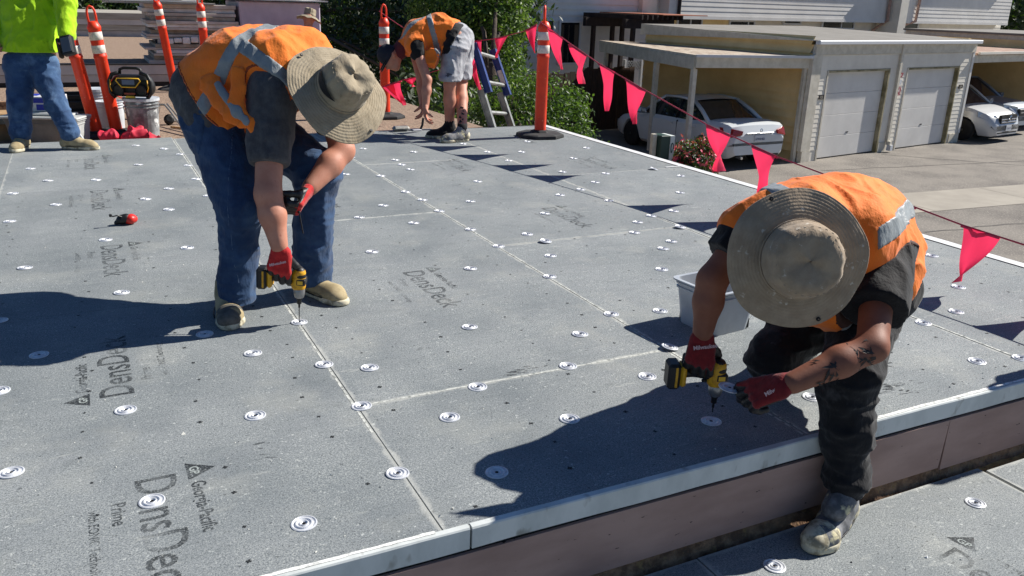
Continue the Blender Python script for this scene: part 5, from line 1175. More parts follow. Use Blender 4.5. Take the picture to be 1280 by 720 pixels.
pr = [(J['pel'], J['hipR'], .14, .125), (J['pel'], J['hipL'], .14, .125), (J['hipL'], J['knL'], .112, .084), (J['knL'] + wdir(.01, .02, 0), J['knL'] * .5 + J['anL'] * .5, .082, .070), (J['knL'] * .5 + J['anL'] * .5, J['anL'] + wdir(.0, .035, 0), .070, .066),
      (J['hipR'], J['knR'], .115, .084), (J['knR'], J['anR'], .082, .06), (J['hipL'], J['hipR'], .12, .12)]
F = Field(pr, .006, .03, .04); F.wrinkle(.008, 11, 63, None, 2); F.wrinkle(.009, 9, 66, [[1, 0, 0], [0, 1, 0], [0, 0, 2.6]], 2)
sp = nrm(J['mid'] - J['pel']); lcut(F, J['pel'] + sp * .07, sp, .25, .25); F.cut(J['anL'] - UP * .012, -UP + wdir(-.2, 0, 0)); F.D = np.maximum(F.D, np.where(F.pts()[..., 1] > 1.66, .004 - F.pts()[..., 2], -1.)); F.obj('jeans', M_BLACKJ, W2)
pr = torso_prims(J, 1.14); slR = J['shR'] * .42 + J['elR'] * .58; slL = J['shL'] * .35 + J['elL'] * .65
def wr2(F): return F.wrinkle(.006, 10, 71, None, 2).wrinkle(.008, 6, 75, [[2.2, 0, 0], [0, 2.2, 0], [0, 0, 1]], 1)
F = wr2(Field(pr + [(J['shR'], slR, .086, .078), (J['shL'], slL, .094, .092), (P(1112, 325, 2.80), P(1128, 340, 2.78), .05, .030)], .006, .03, .03))
F.cut(J['pel'] - sp * .10, -sp); capcut(F, slR, slR - J['shR'], .12); capcut(F, slL, slL - J['shL'], .13); F.obj('tee_shirt', M_BLACKT, W2)
vp2 = torso_prims(J, 1.14)
vp2 += [(P(1045, 264, 2.66), P(1085, 272, 2.74), .110, .105), (P(1000, 370, 2.56), P(1040, 385, 2.60), .06, .06), (P(1084, 290, 2.72), P(1106, 294, 2.70), .075, .055), (P(960, 277, 2.52), P(1010, 264, 2.58), .075, .085)]
def vest2(grow, h=.006, bind=0):
    F = wr2(Field(vp2, h, .03, .04, .015 + grow)); X = F.pts(); C = cutv(-1., X, J['pel'], -sp + wdir(.2, -.2, 0))
    K_ = []
    for a, b, ra, rb in ((J['shL'] + wdir(.03, -.06, .03), J['elL'] + wdir(.03, 0, 0), .088, .16), (J['shR'] + wdir(-.07, -.06, 0), J['elR'] + wdir(-.02, 0, 0), .070, .16)): K_.append(capv(-1., X, a, b, ra, rb)); C = np.maximum(C, K_[-1])
    F.D = np.maximum(F.D, C - .002 if bind else C)
    if bind: F.D = np.maximum(F.D, -(K_[bind - 1] + .010))
    return F
vest2(.0028, .006, 1).obj('vest_binding', M_BIND2, W2); vest2(.0028, .006, 2).obj('vest_binding', M_BIND2, W2)
vest2(.0).obj('vest', M_ORANGE, W2)
F = vest2(.0035); slab(F, P(1108, 279, 2.6), wdir(-.46, .88, 0), .060); F.cut(P(1062, 280, 2.6), wdir(-1, 0, 0)); F.obj('reflective_stripe', M_REFL, W2)
F = vest2(.0035); slab(F, P(966, 234, 2.5), wdir(.90, .36, 0), .054); F.cut(P(1000, 250, 2.5), wdir(1, 0, 0)); F.cut(P(960, 300, 2.5), wdir(0, -1, 0)); F.obj('reflective_stripe', M_REFL, W2)
F = vest2(.0035); slab(F, P(1052, 398, 2.6), wdir(1, .25, 0), .045); F.cut(P(1052, 360, 2.6), wdir(0, 1, 0)); F.obj('reflective_stripe', M_REFL, W2)
hat(W2, P(998, 324, 2.29), ax2, .193, M_HAT2, (.106, .10), .020, .011, 8, creases=.42, ring=.0004)
hand(W2, wr, kn, -cam2, wdir(1, 0, 0), [(.30, 1.45, 1.1), (.36, 1.45, 1.1), (.42, 1.4, 1.1), (.50, 1.35, 1.0)], M_GLOVED, M_NITRILE, 1.02, .1, cuff=wr + nrm(J['elR'] - wr) * .07, thumb=(.75, .5))
wl = P(978, 483, 2.345); kl = P(941, 492, 2.40); hand(W2, wl, kl, wdir(-.3, -.45, -.8), wdir(-.2, .9, .1), [(.20, .55, .45), (.35, .7, .5), (.55, 1.1, .8), (.7, 1.3, .9)], M_GLOVED, M_NITRILE, 1.05, .1, cuff=wl + nrm(J['elL'] - wl) * .05, thumb=(.35, .35))
for (o_, cc, ang) in (((wr + kn) / 2 + cam2 * .030, cam2, .12), (kl * .35 + wl * .65 + wdir(.0, -.1, .9) * .034, None, .5)):
    vs, fs = text_mesh('Milwaukee', .017, .0005); q = MB(); gx_, gy_ = wdir(math.cos(ang), math.sin(ang), 0), wdir(-math.sin(ang), math.cos(ang), 0)
    q.add([tuple(o_ + gx_ * (v.x - .03) + gy_ * v.y) for v in vs], fs); q.build('glove_lettering', mat('glove_print_pale', srgb(206, 176, 174), .7), W2)
pt = link('fastening_plate', plate_me, None, P(912, 485, 2.47)); pt.rotation_euler = (.1, .1, 0); tag(pt, 'round metal plate pinched in the fingers of the dark red glove by the roof edge', 'plate')
q_ = link('screw', screw_me, None, None); q_.parent = pt
# tattoos on the left forearm: leaf shapes laid on the skin
tt = MB(); e, w = J['elL'], J['wrL']; ax_ = nrm(w - e); cv = wdir(0, 0, 1); cv = nrm(cv - ax_ * (cv @ ax_)); sv = np.cross(ax_, cv)
for k in range(46):
    t = random.uniform(.05, .78); th = random.uniform(-1.15, 1.15); a0 = random.uniform(0, 6.28); ln = random.uniform(.010, .024); wd = ln * random.uniform(.12, .22); pts = []
    for (u_, v_) in ((-1, 0), (-.3, 1), (.5, .7), (1, 0), (.5, -.7), (-.3, -1)):
        du, dv = u_ * ln * math.cos(a0) - v_ * wd * math.sin(a0), u_ * ln * math.sin(a0) + v_ * wd * math.cos(a0)
        L_ = np.linalg.norm(w - e); tt_ = t + du / L_; rr_ = (.043 + (.031 - .043) * max(0, (tt_ - .4) / .6)) + .0024; ph_ = th + dv / rr_
        pts.append(e + ax_ * (tt_ * L_) + (cv * math.cos(ph_) + sv * math.sin(ph_)) * rr_)
    tt.add(pts, [(0, 1, 2, 3, 4, 5)])
tag(tt.build('tattoo', M_TATTOO, W2), kind='stuff')
toe = G(1010, 692, -.3); hd_ = nrm((G(1060, 642, -.3) - toe)); shoe(W2, toe + hd_ * .285, toe, s=.98, upper=M_SHOEG, sole=M_SOLE, ankle=True, laces=M_WFRAME, name='sneaker', cap=M_SOLE)
F = Field([(J['anL'] - UP * .03 + wdir(-.02, 0, .02), J['anL'] - UP * .055 + wdir(-.045, 0, .045), .046, .040)], .005, .02, .02); F.obj('shoe_tongue', M_SHOEG, W2)
shoe(W2, J['anR'] * A(1, 1, 0) + A(-.02, -.02, .0), J['anR'] * A(1, 1, 0) + A(.22, .13, 0), s=1.0, upper=M_SHOEG, sole=M_SOLE, ankle=True, laces=M_SHOEG, name='sneaker')

# ------------------------------------------------------------- worker in shorts at the back
Dd = 7.95
J = dict(pel=P(572, 48, Dd), mid=P(549, 38, Dd), chest=P(524, 46, Dd), neck=P(508, 58, Dd), hipR=P(568, 62, Dd - .10), hipL=P(576, 58, Dd + .12), knR=P(562, 106, Dd - .12), anR=P(562, 152, Dd), knL=P(577, 104, Dd + .1), anL=P(578, 152, 7.75),
         shR=P(520, 58, Dd - .2), shL=P(516, 55, Dd + .18), elR=P(534, 100, Dd - .25), elL=P(526, 98, Dd + .1), wrR=P(532, 134, Dd - .25), wrL=P(528, 130, Dd + .05), head=P(490, 72, Dd), r=1.0)
J['anR'], J['anL'] = J['anR'] * A(1, 1, 0) + UP * .1, J['anL'] * A(1, 1, 0) + UP * .1; J['base'] = A(*((J['anR'] + J['anL']) / 2)[:2], 0)
fc = wdir(-.55, -.8, .1); hu = wdir(-.8, .45, .2)
H3 = [hand(None, J['wr' + s], J['wr' + s] + nrm(J['wr' + s] - J['el' + s]) * .08, wdir(1 if s == 'R' else -1, 0, 0), wdir(0, 0, 1), [(.4, .5, .4), (.45, .5, .4), (.5, .6, .4), (.6, .6, .4)], None, None, 1.08, .5, prims_only=True) for s in 'RL']
W3, _ = person('worker in orange vest and pale shorts bent double near the ladder', J, M_SKIN, face=fc, hup=hu, h=.0075, hands=H3)
face_parts(W3, J['head'], fc, hu)
pr = [(J['pel'], J['hipR'], .135, .13), (J['pel'], J['hipL'], .135, .13), (J['hipR'], J['knR'], .115, .098), (J['hipL'], J['knL'], .115, .098)]
F = Field(pr, .010, .03, .03); F.wrinkle(.016, 10, 91, None, 2); sp = nrm(J['mid'] - J['pel']); lcut(F, J['pel'] + sp * .05, sp, .3); F.cut(J['knR'] + UP * .03, -UP); F.obj('shorts', M_SHORTS, W3)
F = Field(torso_prims(J, 1.10) + [(J['shR'], J['shR'] * .8 + J['elR'] * .2, .075, .07), (J['shL'], J['shL'] * .8 + J['elL'] * .2, .075, .07)], .010, .03, .03); F.wrinkle(.014, 9, 95, None, 2); F.cut(J['pel'] - sp * .02, -sp); F.obj('tank_top', M_BLACKT, W3)
def vest3(g):
    F = Field(torso_prims(J, 1.10) + [(P(540, 72, Dd - .2), P(558, 82, Dd - .2), .07, .05)], .010, .03, .03, .018 + g); F.wrinkle(.014, 9, 95, None, 2); F.cut(J['pel'] + sp * .05, -sp); X = F.pts()
    a, b = P(524, 58, Dd - .33), P(536, 66, Dd - .33); ba = b - a; t = np.clip(((X - a) @ ba) / (ba @ ba), 0, 1); F.D = np.maximum(F.D, -(np.linalg.norm(X - a - t[..., None] * ba, axis=-1) - .105)); 
    a, b = P(560, 36, Dd - .25), P(556, 50, Dd - .25); ba = b - a; t = np.clip(((X - a) @ ba) / (ba @ ba), 0, 1); F.D = np.maximum(F.D, -(np.linalg.norm(X - a - t[..., None] * ba, axis=-1) - .055)); return F
vest3(0).obj('vest', M_ORANGE, W3)
F = vest3(.005); slab(F, P(544, 50, Dd), wdir(.97, .25, 0), .055); F.obj('reflective_stripe', M_REFL, W3)
F = vest3(.004); slab(F, P(512, 44, Dd), wdir(.70, -.72, 0), .05); F.cut(P(536, 20, Dd), wdir(1, 0, 0)); F.cut(P(520, 52, Dd), wdir(0, -1, 0)); F.obj('reflective_stripe', M_REFL, W3)
cp = Field([(J['head'] + hu * .03, J['head'] + hu * .055, .104, .098)], .009, .02, .02); cp.cut(J['head'] + hu * .01, -hu); o = cp.obj('cap', mat('navy_cap', srgb(26, 30, 44), .85), W3)
bm_ = Field([(J['head'] + hu * .02 + fc * .08 - wdir(0, 0, 1) * .03, J['head'] + hu * .015 + fc * .13 - wdir(0, 0, 1) * .03, .05, .045, (hu, .18)), (J['head'] + hu * .02 + fc * .08 + wdir(0, 0, 1) * .03, J['head'] + hu * .015 + fc * .13 + wdir(0, 0, 1) * .03, .05, .045, (hu, .18))], .008, .02, .02); bm_.obj('cap_peak', M_BLACKT, o)
nk = Field([(J['neck'] - wdir(.02, 0, 0), J['head'] * .6 + J['neck'] * .4, .085, .075)], .009, .02, .02); nk.obj('neck_scarf', mat('maroon_cloth', srgb(96, 38, 44), .9), W3)
for s, (hx_, tx_) in (('R', ((569, 162), (528, 163))), ('L', ((586, 172), (549, 175)))):
    h0 = G(*hx_); t0 = G(*tx_); t0 = h0 + nrm(t0 - h0) * .29; so_ = J['an' + s]
    off = (so_ * A(1, 1, 0)) - (h0 + nrm(t0 - h0) * .06); shoe(W3, h0 + off, t0 + off, s=1.1, upper=M_SHOEG if s == 'L' else M_BLACKT, sole=M_SOLE, ankle=True, laces=M_WFRAME, name='sneaker', h=.007)
    an = so_; MB().tube([an - UP * .02, an + UP * .06], [.05, .047], 12).build('sock', M_SOCK, W3, True)
tt = MB(); e, w = J['knL'], J['anL']
for k in range(14):
    t = random.uniform(.2, .85); c_ = e + (w - e) * t + wdir(random.uniform(-.02, .02), 0, .056); s_ = random.uniform(.01, .022); a0 = random.uniform(0, 6)
    tt.add([tuple(c_ + wdir(math.cos(a0 + q) * s_ * (1, .5)[j % 2], math.sin(a0 + q) * s_ * (1, .5)[j % 2], 0)) for j, q in enumerate(np.linspace(0, 5.2, 6))], [tuple(range(6))])
tag(tt.build('tattoo', M_TATTOO, W3), kind='stuff')

# ------------------------------------------------------------- worker in lime green, back to us
Dd = 6.78
J = dict(pel=P(40, 66, Dd), mid=P(38, 28, Dd), chest=P(36, -20, Dd), neck=P(36, -62, Dd), hipR=P(52, 82, Dd), hipL=P(26, 82, Dd - .02), knR=P(70, 130, Dd - .03), anR=P(88, 172, Dd + .02), knL=P(24, 132, Dd - .05), anL=P(27, 174, Dd - .02),
         shR=P(66, -42, Dd + .02), shL=P(6, -42, Dd), elR=P(82, 2, Dd - .05), elL=P(-14, 4, Dd), wrR=P(84, 42, Dd - .1), wrL=P(-12, 46, Dd - .1), head=P(38, -96, Dd), r=.98)
for s in 'LR': J['an' + s] = J['an' + s] * A(1, 1, 0) + UP * .1
J['base'] = A(*((J['anR'] + J['anL']) / 2)[:2], 0); fc = wdir(.5, 0, -.85); hu = wdir(0, 1, .3)
H4 = [hand(None, J['wr' + s], J['wr' + s] + nrm(J['wr' + s] - J['el' + s]) * .085, wdir(-1 if s == 'R' else 1, 0, 0), wdir(0, 0, -1), [(.7, .9, .6)] * 4, None, None, 1.05, .3, prims_only=True) for s in 'RL']
W4, _ = person('standing worker in lime green long sleeves and jeans with back turned', J, M_SKIN, face=fc, hup=hu, h=.009, hands=H4)
face_parts(W4, J['head'], fc, hu)
pr = [(J['pel'], J['hipR'], .13, .125), (J['pel'], J['hipL'], .13, .125), (J['hipR'], J['knR'], .112, .082), (J['knR'], J['anR'] + UP * .03, .080, .075), (J['hipL'], J['knL'], .112, .085), (J['knL'], J['anL'] + UP * .03, .082, .078)]
F = Field(pr, .009, .03, .03); F.wrinkle(.009, 8, 101, None, 2); F.wrinkle(.008, 10, 103, [[1, 0, 0], [0, 1, 0], [0, 0, 2.4]], 1); F.cut(J['pel'] + UP * .06, UP); F.cut(A(0, 0, .07), -UP); F.obj('jeans', M_DENIM2, W4)
F = Field(torso_prims(J, 1.18) + [(J['shR'], J['elR'], .085, .075), (J['elR'], J['wrR'], .075, .060), (J['shL'], J['elL'], .085, .075), (J['elL'], J['wrL'], .075, .060), (J['pel'] + UP * .05, J['mid'], .165, .15)], .009, .03, .03); F.wrinkle(.014, 8, 105, [[1.6, 0, 0], [0, 1.6, 0], [0, 0, .8]], 2)
F.cut(J['pel'] + UP * .01, -UP); F.obj('long_sleeve_shirt', M_LIME, W4)
F = Field([(J['head'] + hu * .03, J['head'] + hu * .05, .106, .10)], .010, .02, .02); F.cut(J['head'] + hu * .015, -hu); F.obj('hard_hat', mat('white_plastic', srgb(210, 210, 205), .4), W4)
for s, t_ in (('R', (113, 187)), ('L', (20, 190))):
    a_ = J['an' + s] * A(1, 1, 0); t0 = G(*t_); d_ = nrm(t0 - a_); shoe(W4, a_ - d_ * .07, a_ + d_ * .215, s=1.08, upper=M_SHOET, sole=M_SOLE, ankle=True, laces=M_SHOEG, name='shoe', h=.007)
po = thing('tool_pouch', P(82, 56, Dd - .12), 'black rectangular tool case in the hand of the worker in lime green', 'tool case'); q_ = Matrix.Translation(Vector(P(84, 56, Dd - .14))) @ Matrix([[*[CR[0][i] for i in range(3)], 0], [*[CR[1][i] for i in range(3)], 0], [*[CR[2][i] for i in range(3)], 0], [0, 0, 0, 1]]) @ Matrix.Rotation(.22, 4, 'Z')
MB().box((-.045, -.085, -.03), (.052, .07, .03), 0, q_, .01).build('case', M_BLK, po); MB().box((-.032, -.065, .0302), (.040, .05, .034), 0, q_, .002).build('front_panel', mat('grey_panel', srgb(84, 90, 98), .4), po)
MB().box((-.078, -.095, -.02), (-.048, .065, .02), 0, q_, .008).build('strap', mat('brown_strap', srgb(70, 54, 34), .8), po)

# ------------------------------------------------------------- far worker: hat and red shoulders over the bent back
Dd = 13.0
J = dict(pel=P(386, 118, Dd), mid=P(386, 92, Dd), chest=P(386, 60, Dd), neck=P(386, 40, Dd), hipR=P(392, 122, Dd), hipL=P(380, 122, Dd), knR=P(404, 122, Dd - .35), anR=P(398, 138, Dd), knL=P(372, 122, Dd - .35), anL=P(376, 138, Dd),
         shR=P(400, 48, Dd), shL=P(372, 48, Dd), elR=P(408, 72, Dd - .1), elL=P(366, 72, Dd - .1), wrR=P(398, 92, Dd - .35), wrL=P(374, 92, Dd - .35), head=P(386, 24, Dd), r=.95)
for s in 'LR': J['an' + s][2] = -.05
J['base'] = A(*J['pel'][:2], -.12)
H5 = [hand(None, J['wr' + s], J['wr' + s] + nrm(J['wr' + s] - J['el' + s]) * .08, wdir(0, -1, 0), wdir(0, 0, -1), [(.7, .9, .6)] * 4, None, None, 1.05, .3, prims_only=True) for s in 'LR']
W5, _ = person('far crouching worker of whom only pale hat and red shoulders show', J, M_SKIN, face=wdir(-.2, -.3, .9), hup=wdir(.15, .9, .2), h=.011, hands=H5)
F = Field(torso_prims(J, 1.15) + [(J['sh' + s], J['el' + s], .075, .065) for s in 'LR'] + [(J['el' + s], J['wr' + s], .065, .055) for s in 'LR'], .013, .03, .03); F.obj('jacket', mat('red_orange_cloth', srgb(198, 60, 44), .8), W5)
F = Field([(J['pel'], J['hip' + s], .12, .12) for s in 'LR'] + [(J['hip' + s], J['kn' + s], .10, .08) for s in 'LR'] + [(J['kn' + s], J['an' + s], .08, .07) for s in 'LR'], .013, .03, .03); F.obj('jeans', M_DENIM, W5)
for s in 'LR':
    a_ = J['an' + s] * A(1, 1, 0) - UP * .12; shoe(W5, a_, a_ + nrm(wdir(0, 0, 1) * A(1, 1, 0)) * .28, s=1.05, upper=M_SHOEG, sole=M_SOLE, ankle=True, name='shoe', h=.008)
F = Field([(P(386, 40, Dd - .12), P(386, 60, Dd - .14), .05, .05, (wdir(0, 0, 1), .3))], .010, .02, .02); F.obj('pale_panel', M_REFL, W5)
hat(W5, P(387, 20, Dd), wdir(.22, .95, .15), .19, M_HAT, (.09, .11), .05, .02, 11, vents=False)
# ================================================================= THINGS STANDING AND LYING AROUND
M_ORP = mat('orange_post_plastic', srgb(238, 64, 26), .45, 0, srgb(222, 54, 22), 6, .4, .6, bscale=30, bstr=.1, bdist=.004, col3=srgb(236, 150, 120), scale3=35, lo3=.69, hi3=.72)
M_BAND = mat('white_reflective_band', srgb(222, 216, 206), .4, 0, srgb(196, 188, 178), 40, .5, .62); M_RUB = mat('black_rubber_base', srgb(34, 34, 35), .85, 0, srgb(52, 52, 52), 12, bscale=90, bstr=.3)
def pink_mat():
    m, nt, p = newmat('pink_pennant_cloth'); p.inputs['Base Color'].default_value = srgb(238, 52, 96); p.inputs['Roughness'].default_value = .6
    t = N(nt, 'ShaderNodeBsdfTranslucent'); t.inputs[0].default_value = srgb(246, 60, 100); mx = N(nt, 'ShaderNodeMixShader'); mx.inputs[0].default_value = .45
    nt.links.new(p.outputs[0], mx.inputs[1]); nt.links.new(t.outputs[0], mx.inputs[2]); nt.links.new(mx.outputs[0], nt.nodes['Material Output'].inputs[0]); return m
M_PINK = pink_mat(); M_PINKH = mat('pink_hem', srgb(206, 40, 82), .6); M_ROPE = mat('faded_red_rope', srgb(196, 70, 88), .8)
def delineator(loc, label, lean=(0, 0), hs=1.0, rotz=0.0, post0=[None]):
    if post0[0] is None:
        t = thing('delineator_post', (0, 0, 0), label, 'traffic post', 'orange traffic posts round the roof')
        MB().lathe([(.001, .0), (.232, .0), (.236, .012), (.232, .030), (.21, .040), (.10, .046), (.085, .062), (.06, .068)], 8).build('rubber_base', M_RUB, t)
        b = MB(); b.lathe([(.056, .04), (.056, .74), (.0605, .745), (.0605, .765), (.0565, .77), (.0565, 1.0), (.0605, 1.005), (.0605, 1.02), (.055, 1.035), (.040, 1.065), (.022, 1.075), (.001, 1.075)], 24).build('post', M_ORP, t, True)
        for z0, z1 in ((.785, .858), (.905, .978)): MB().lathe([(.0567, z0), (.0590, z0 + .002), (.0590, z1 - .002), (.0567, z1)], 24).build('reflective_band', M_BAND, t, True)
        lp = [(-.034, 0, 1.05), (-.036, 0, 1.12), (-.033, 0, 1.165), (-.022, 0, 1.195), (0, 0, 1.208), (.022, 0, 1.195), (.033, 0, 1.165), (.036, 0, 1.12), (.034, 0, 1.05)]
        MB().tube(lp, .0105, 8).build('handle_loop', M_ORP, t, True); post0[0] = t; o = t
    else: o = clone(post0[0], (0, 0, 0), 0, label)
    o.location = tuple(map(float, loc)); o.rotation_euler = (lean[1], lean[0], rotz); o.scale = (1, 1, hs); return o
g = G(676, 171); delineator((g[0], g[1] + .02, .0), 'tallest-looking orange post on black base at the far right deck corner', (0, 0), 1.0, 1.0)
g = G(482, 147, -.12); delineator((g[0], g[1], -.12), 'orange post with the pennant line knotted to its top, on the brown roof', (0, 0), 1.06, .3)
g = G(123, 171, -.12); delineator((g[0], g[1], -.12), 'orange post directly beside the worker in lime green', (-.14, 0), 1.0, .2)
g = G(147, 170, -.12); delineator((g[0], g[1], -.12), 'orange post immediately left of the jobsite radio', (-.09, 0), 1.0, .2)
P3_ = G(219, 112, -.12); delineator((P3_[0], P3_[1], -.12), 'far orange post with a dark blue jacket hung on it', (-.13, 0), 1.14, .5)
g = G(262, 114, -.12); delineator((g[0], g[1], -.12), 'far orange post in front of the stacked insulation boards', (-.03, 0), 1.12, .4)
# dark jacket hung on the far post
c0 = P(200, 12, 12.3); F = Field([(P(196, 14, 12.75), P(199, 60, 12.85), .055, .05, (wdir(0, 0, 1), .5)), (P(202, 14, 12.8), P(204, 50, 12.9), .05, .05, (wdir(0, 0, 1), .5))], .012, .03, .03); F.wrinkle(.02, 9, 7); jk = F.obj('hung_jacket', mat('navy_cloth', srgb(30, 36, 58), .9), None); tag(jk, 'dark blue jacket hanging on the far orange post', 'jacket')

# ------------------------------------------------------------- pennant lines
def rx(px, py, x): r = ray(px, py); return CO + r * ((x - CO[0]) / r[0])
def pennant_line(label, pts, flags, sag=0.0):
    pts = [Vector(tuple(map(float, p))) for p in pts]; t = thing('pennant_line', pts[0], label, 'pennant line', 'pink pennant lines strung between posts')
    MB().tube(pts, .0045, 6).build('rope', M_ROPE, t)
    for i, (a, b, L, dx) in enumerate(flags):
        a, b = A(*a), A(*b); e = b - a; w = np.linalg.norm(e); wind = A(dx, .02, 0); n1, n2 = 8, 12; vs = []; fs = []
        for j in range(n2 + 1):
            v = j / n2
            for k in range(n1 + 1):
                u = (k / n1); uu = .5 + (u - .5) * (1 - v) + .02 * math.sin(3 * v + i); p = a + e * uu - UP * L * v + wind * v ** 1.3
                p = p + nrm(np.cross(e, UP)) * (.020 * math.sin(5 * u + 4 * v + i * 1.7) + .013 * math.sin(9 * u * (1 - .6 * v) + 2 * v + i * 2.3)) * (v * .8 + .4) * (1 + .5 * math.sin(i * 1.9)) * min(1, w / .15); vs.append(p)
            if j: fs += [((j - 1) * (n1 + 1) + k, (j - 1) * (n1 + 1) + k + 1, j * (n1 + 1) + k + 1, j * (n1 + 1) + k) for k in range(n1)]
        mesh('pennant', vs, fs, M_PINK, t, True)
        hm = MB(); hm.tube([a + e * q - UP * .006 for q in (0, .2, .4, .6, .8, 1)], .0068, 5); hm.build('pennant_hem', M_PINKH, t)
    return t
R_PTS = [(676, 28, 3.21), (712, 54, 3.165), (748, 79, 3.13), (807, 113, 3.08), (884, 156, 3.03), (972, 196, 2.985), (1060, 229, 2.965), (1128, 253, 2.955), (1202, 281, 2.95), (1249, 296, 2.95), (1330, 322, 2.95), (1440, 350, 2.95)]
fl_ = []
for (x0, y0, a), (x1, y1, b), L, dx in (((684, 33, 3.2), (703, 47, 3.175), .33, .10), ((712, 55, 3.165), (733, 69, 3.145), .29, .07), ((748, 79, 3.13), (769, 90, 3.11), .35, .05), ((782, 99, 3.10), (807, 113, 3.08), .30, .03),
                                        ((884, 156, 3.03), (912, 169, 3.015), .28, .06), ((940, 182, 3.0), (972, 196, 2.985), .29, .03), ((1108, 247, 2.957), (1145, 259, 2.955), .26, .03), ((1202, 281, 2.95), (1249, 296, 2.95), .25, -.05), ((1300, 313, 2.95), (1352, 328, 2.95), .30, .0)):
    fl_.append((rx(x0, y0, a), rx(x1, y1, b), L, dx))
pennant_line('pink pennants running from the far corner post along the right roof edge', [rx(*q) for q in R_PTS], fl_)
e_ = rx(*R_PTS[-1]); delineator((e_[0], e_[1], 0), 'orange post outside the frame at the near end of the pennants', (0, 0), max(.6, (e_[2] + .02) / 1.19), .4)
lp = lambda x, y, d: P(x, y, d)
pennant_line('pink pennants looping from the corner post over the ladder to the brown roof', [lp(671, 30, 8.1), lp(655, 39, 8.15), lp(636, 44, 8.25), lp(615, 49, 8.35), lp(596, 51, 8.4), lp(588, 64, 8.6), lp(560, 84, 8.9), lp(520, 96, 9.1), lp(500, 101, 9.2), lp(484, 106, 9.3)],
             [(lp(657, 38, 8.15), lp(671, 31, 8.1), .24, .06), (lp(619, 48, 8.33), lp(634, 44.5, 8.26), .20, -.04), (lp(592, 51, 8.4), lp(602, 50, 8.38), .26, .06), (lp(584, 67, 8.6), lp(594, 56, 8.5), .42, .12), (lp(506, 99, 9.15), lp(522, 95, 9.1), .10, .03), (lp(484, 106, 9.3), lp(502, 101, 9.2), .25, .12), (lp(478, 108, 9.3), lp(492, 104, 9.25), .22, .18)])
pennant_line('bare end of pennant cord tied from the knotted post towards the bent worker', [lp(474, 14, 9.9), lp(488, 24, 9.5), lp(503, 34, 9.2), lp(540, 46, 8.9), lp(590, 53, 8.5)], [])
# ------------------------------------------------------------- ladder
ld = thing('ladder', P(625, 165, 8.9), 'blue and silver extension ladder leaning on the far roof edge', 'ladder')
M_ALU = mat('dull_aluminium', srgb(166, 166, 162), .45, .5, srgb(136, 136, 132), 14); M_BLUE = mat('blue_fibreglass', srgb(34, 62, 130), .5, 0, srgb(26, 50, 110), 12)
Lt, Rt, Lb, Rb = P(592, 54, 8.40), P(616, 62, 8.80), P(626, 164, 8.72), P(650, 164, 9.12)
dl = (Lb - Lt); dr_ = (Rb - Rt); kL = ( -2.4 - Lt[2]) / dl[2]; kR = (-2.4 - Rt[2]) / dr_[2]
side = nrm(Rt - Lt); run = nrm(dl); dep_ = np.cross(side, run)
def rail(a, d, k0, k1, m, off, name, w=.034, t=.011):
    p0, p1 = a + d * k0 + dep_ * off, a + d * k1 + dep_ * off; vs = []
    for p in (p0, p1):
        for s1, s2 in ((-1, -1), (1, -1), (1, 1), (-1, 1)): vs.append(p + side * t * s1 + dep_ * w * s2)
    mesh(name, vs, [(3, 2, 1, 0), (4, 5, 6, 7), (0, 1, 5, 4), (1, 2, 6, 5), (2, 3, 7, 6), (3, 0, 4, 7)], m, ld)
    for s2 in (-1, 1):
        vs = []
        for p in (p0, p1):
            q = p + dep_ * w * s2
            for a1, a2 in ((-.022, -.004), (.022, -.004), (.022, .004), (-.022, .004)): vs.append(q + side * a1 + dep_ * a2)
        mesh('rail_flange', vs, [(3, 2, 1, 0), (4, 5, 6, 7), (0, 1, 5, 4), (1, 2, 6, 5), (2, 3, 7, 6), (3, 0, 4, 7)], m, ld)
for a, d, k in ((Lt, dl, kL), (Rt, dr_, kR)):
    rail(a, d, 0.0, .55, M_BLUE, .0, 'rail'); rail(a, d, .5, k, M_ALU, .082, 'rail')
for i in range(10):
    f_ = .10 + i * .33
    if f_ > min(kL, kR): break
    off = 0 if f_ < .5 else .082
    MB().tube([Lt + dl * f_ + dep_ * off, Rt + dr_ * f_ + dep_ * off], .020, 8).build('rung', M_ALU, ld)
mesh('warning_label', [Rt + dr_ * .25 - side * .0135 - dep_ * .03, Rt + dr_ * .25 - side * .0135 + dep_ * .03, Rt + dr_ * .42 - side * .0135 + dep_ * .03, Rt + dr_ * .42 - side * .0135 - dep_ * .03], [(0, 1, 2, 3)], M_BAND, ld)
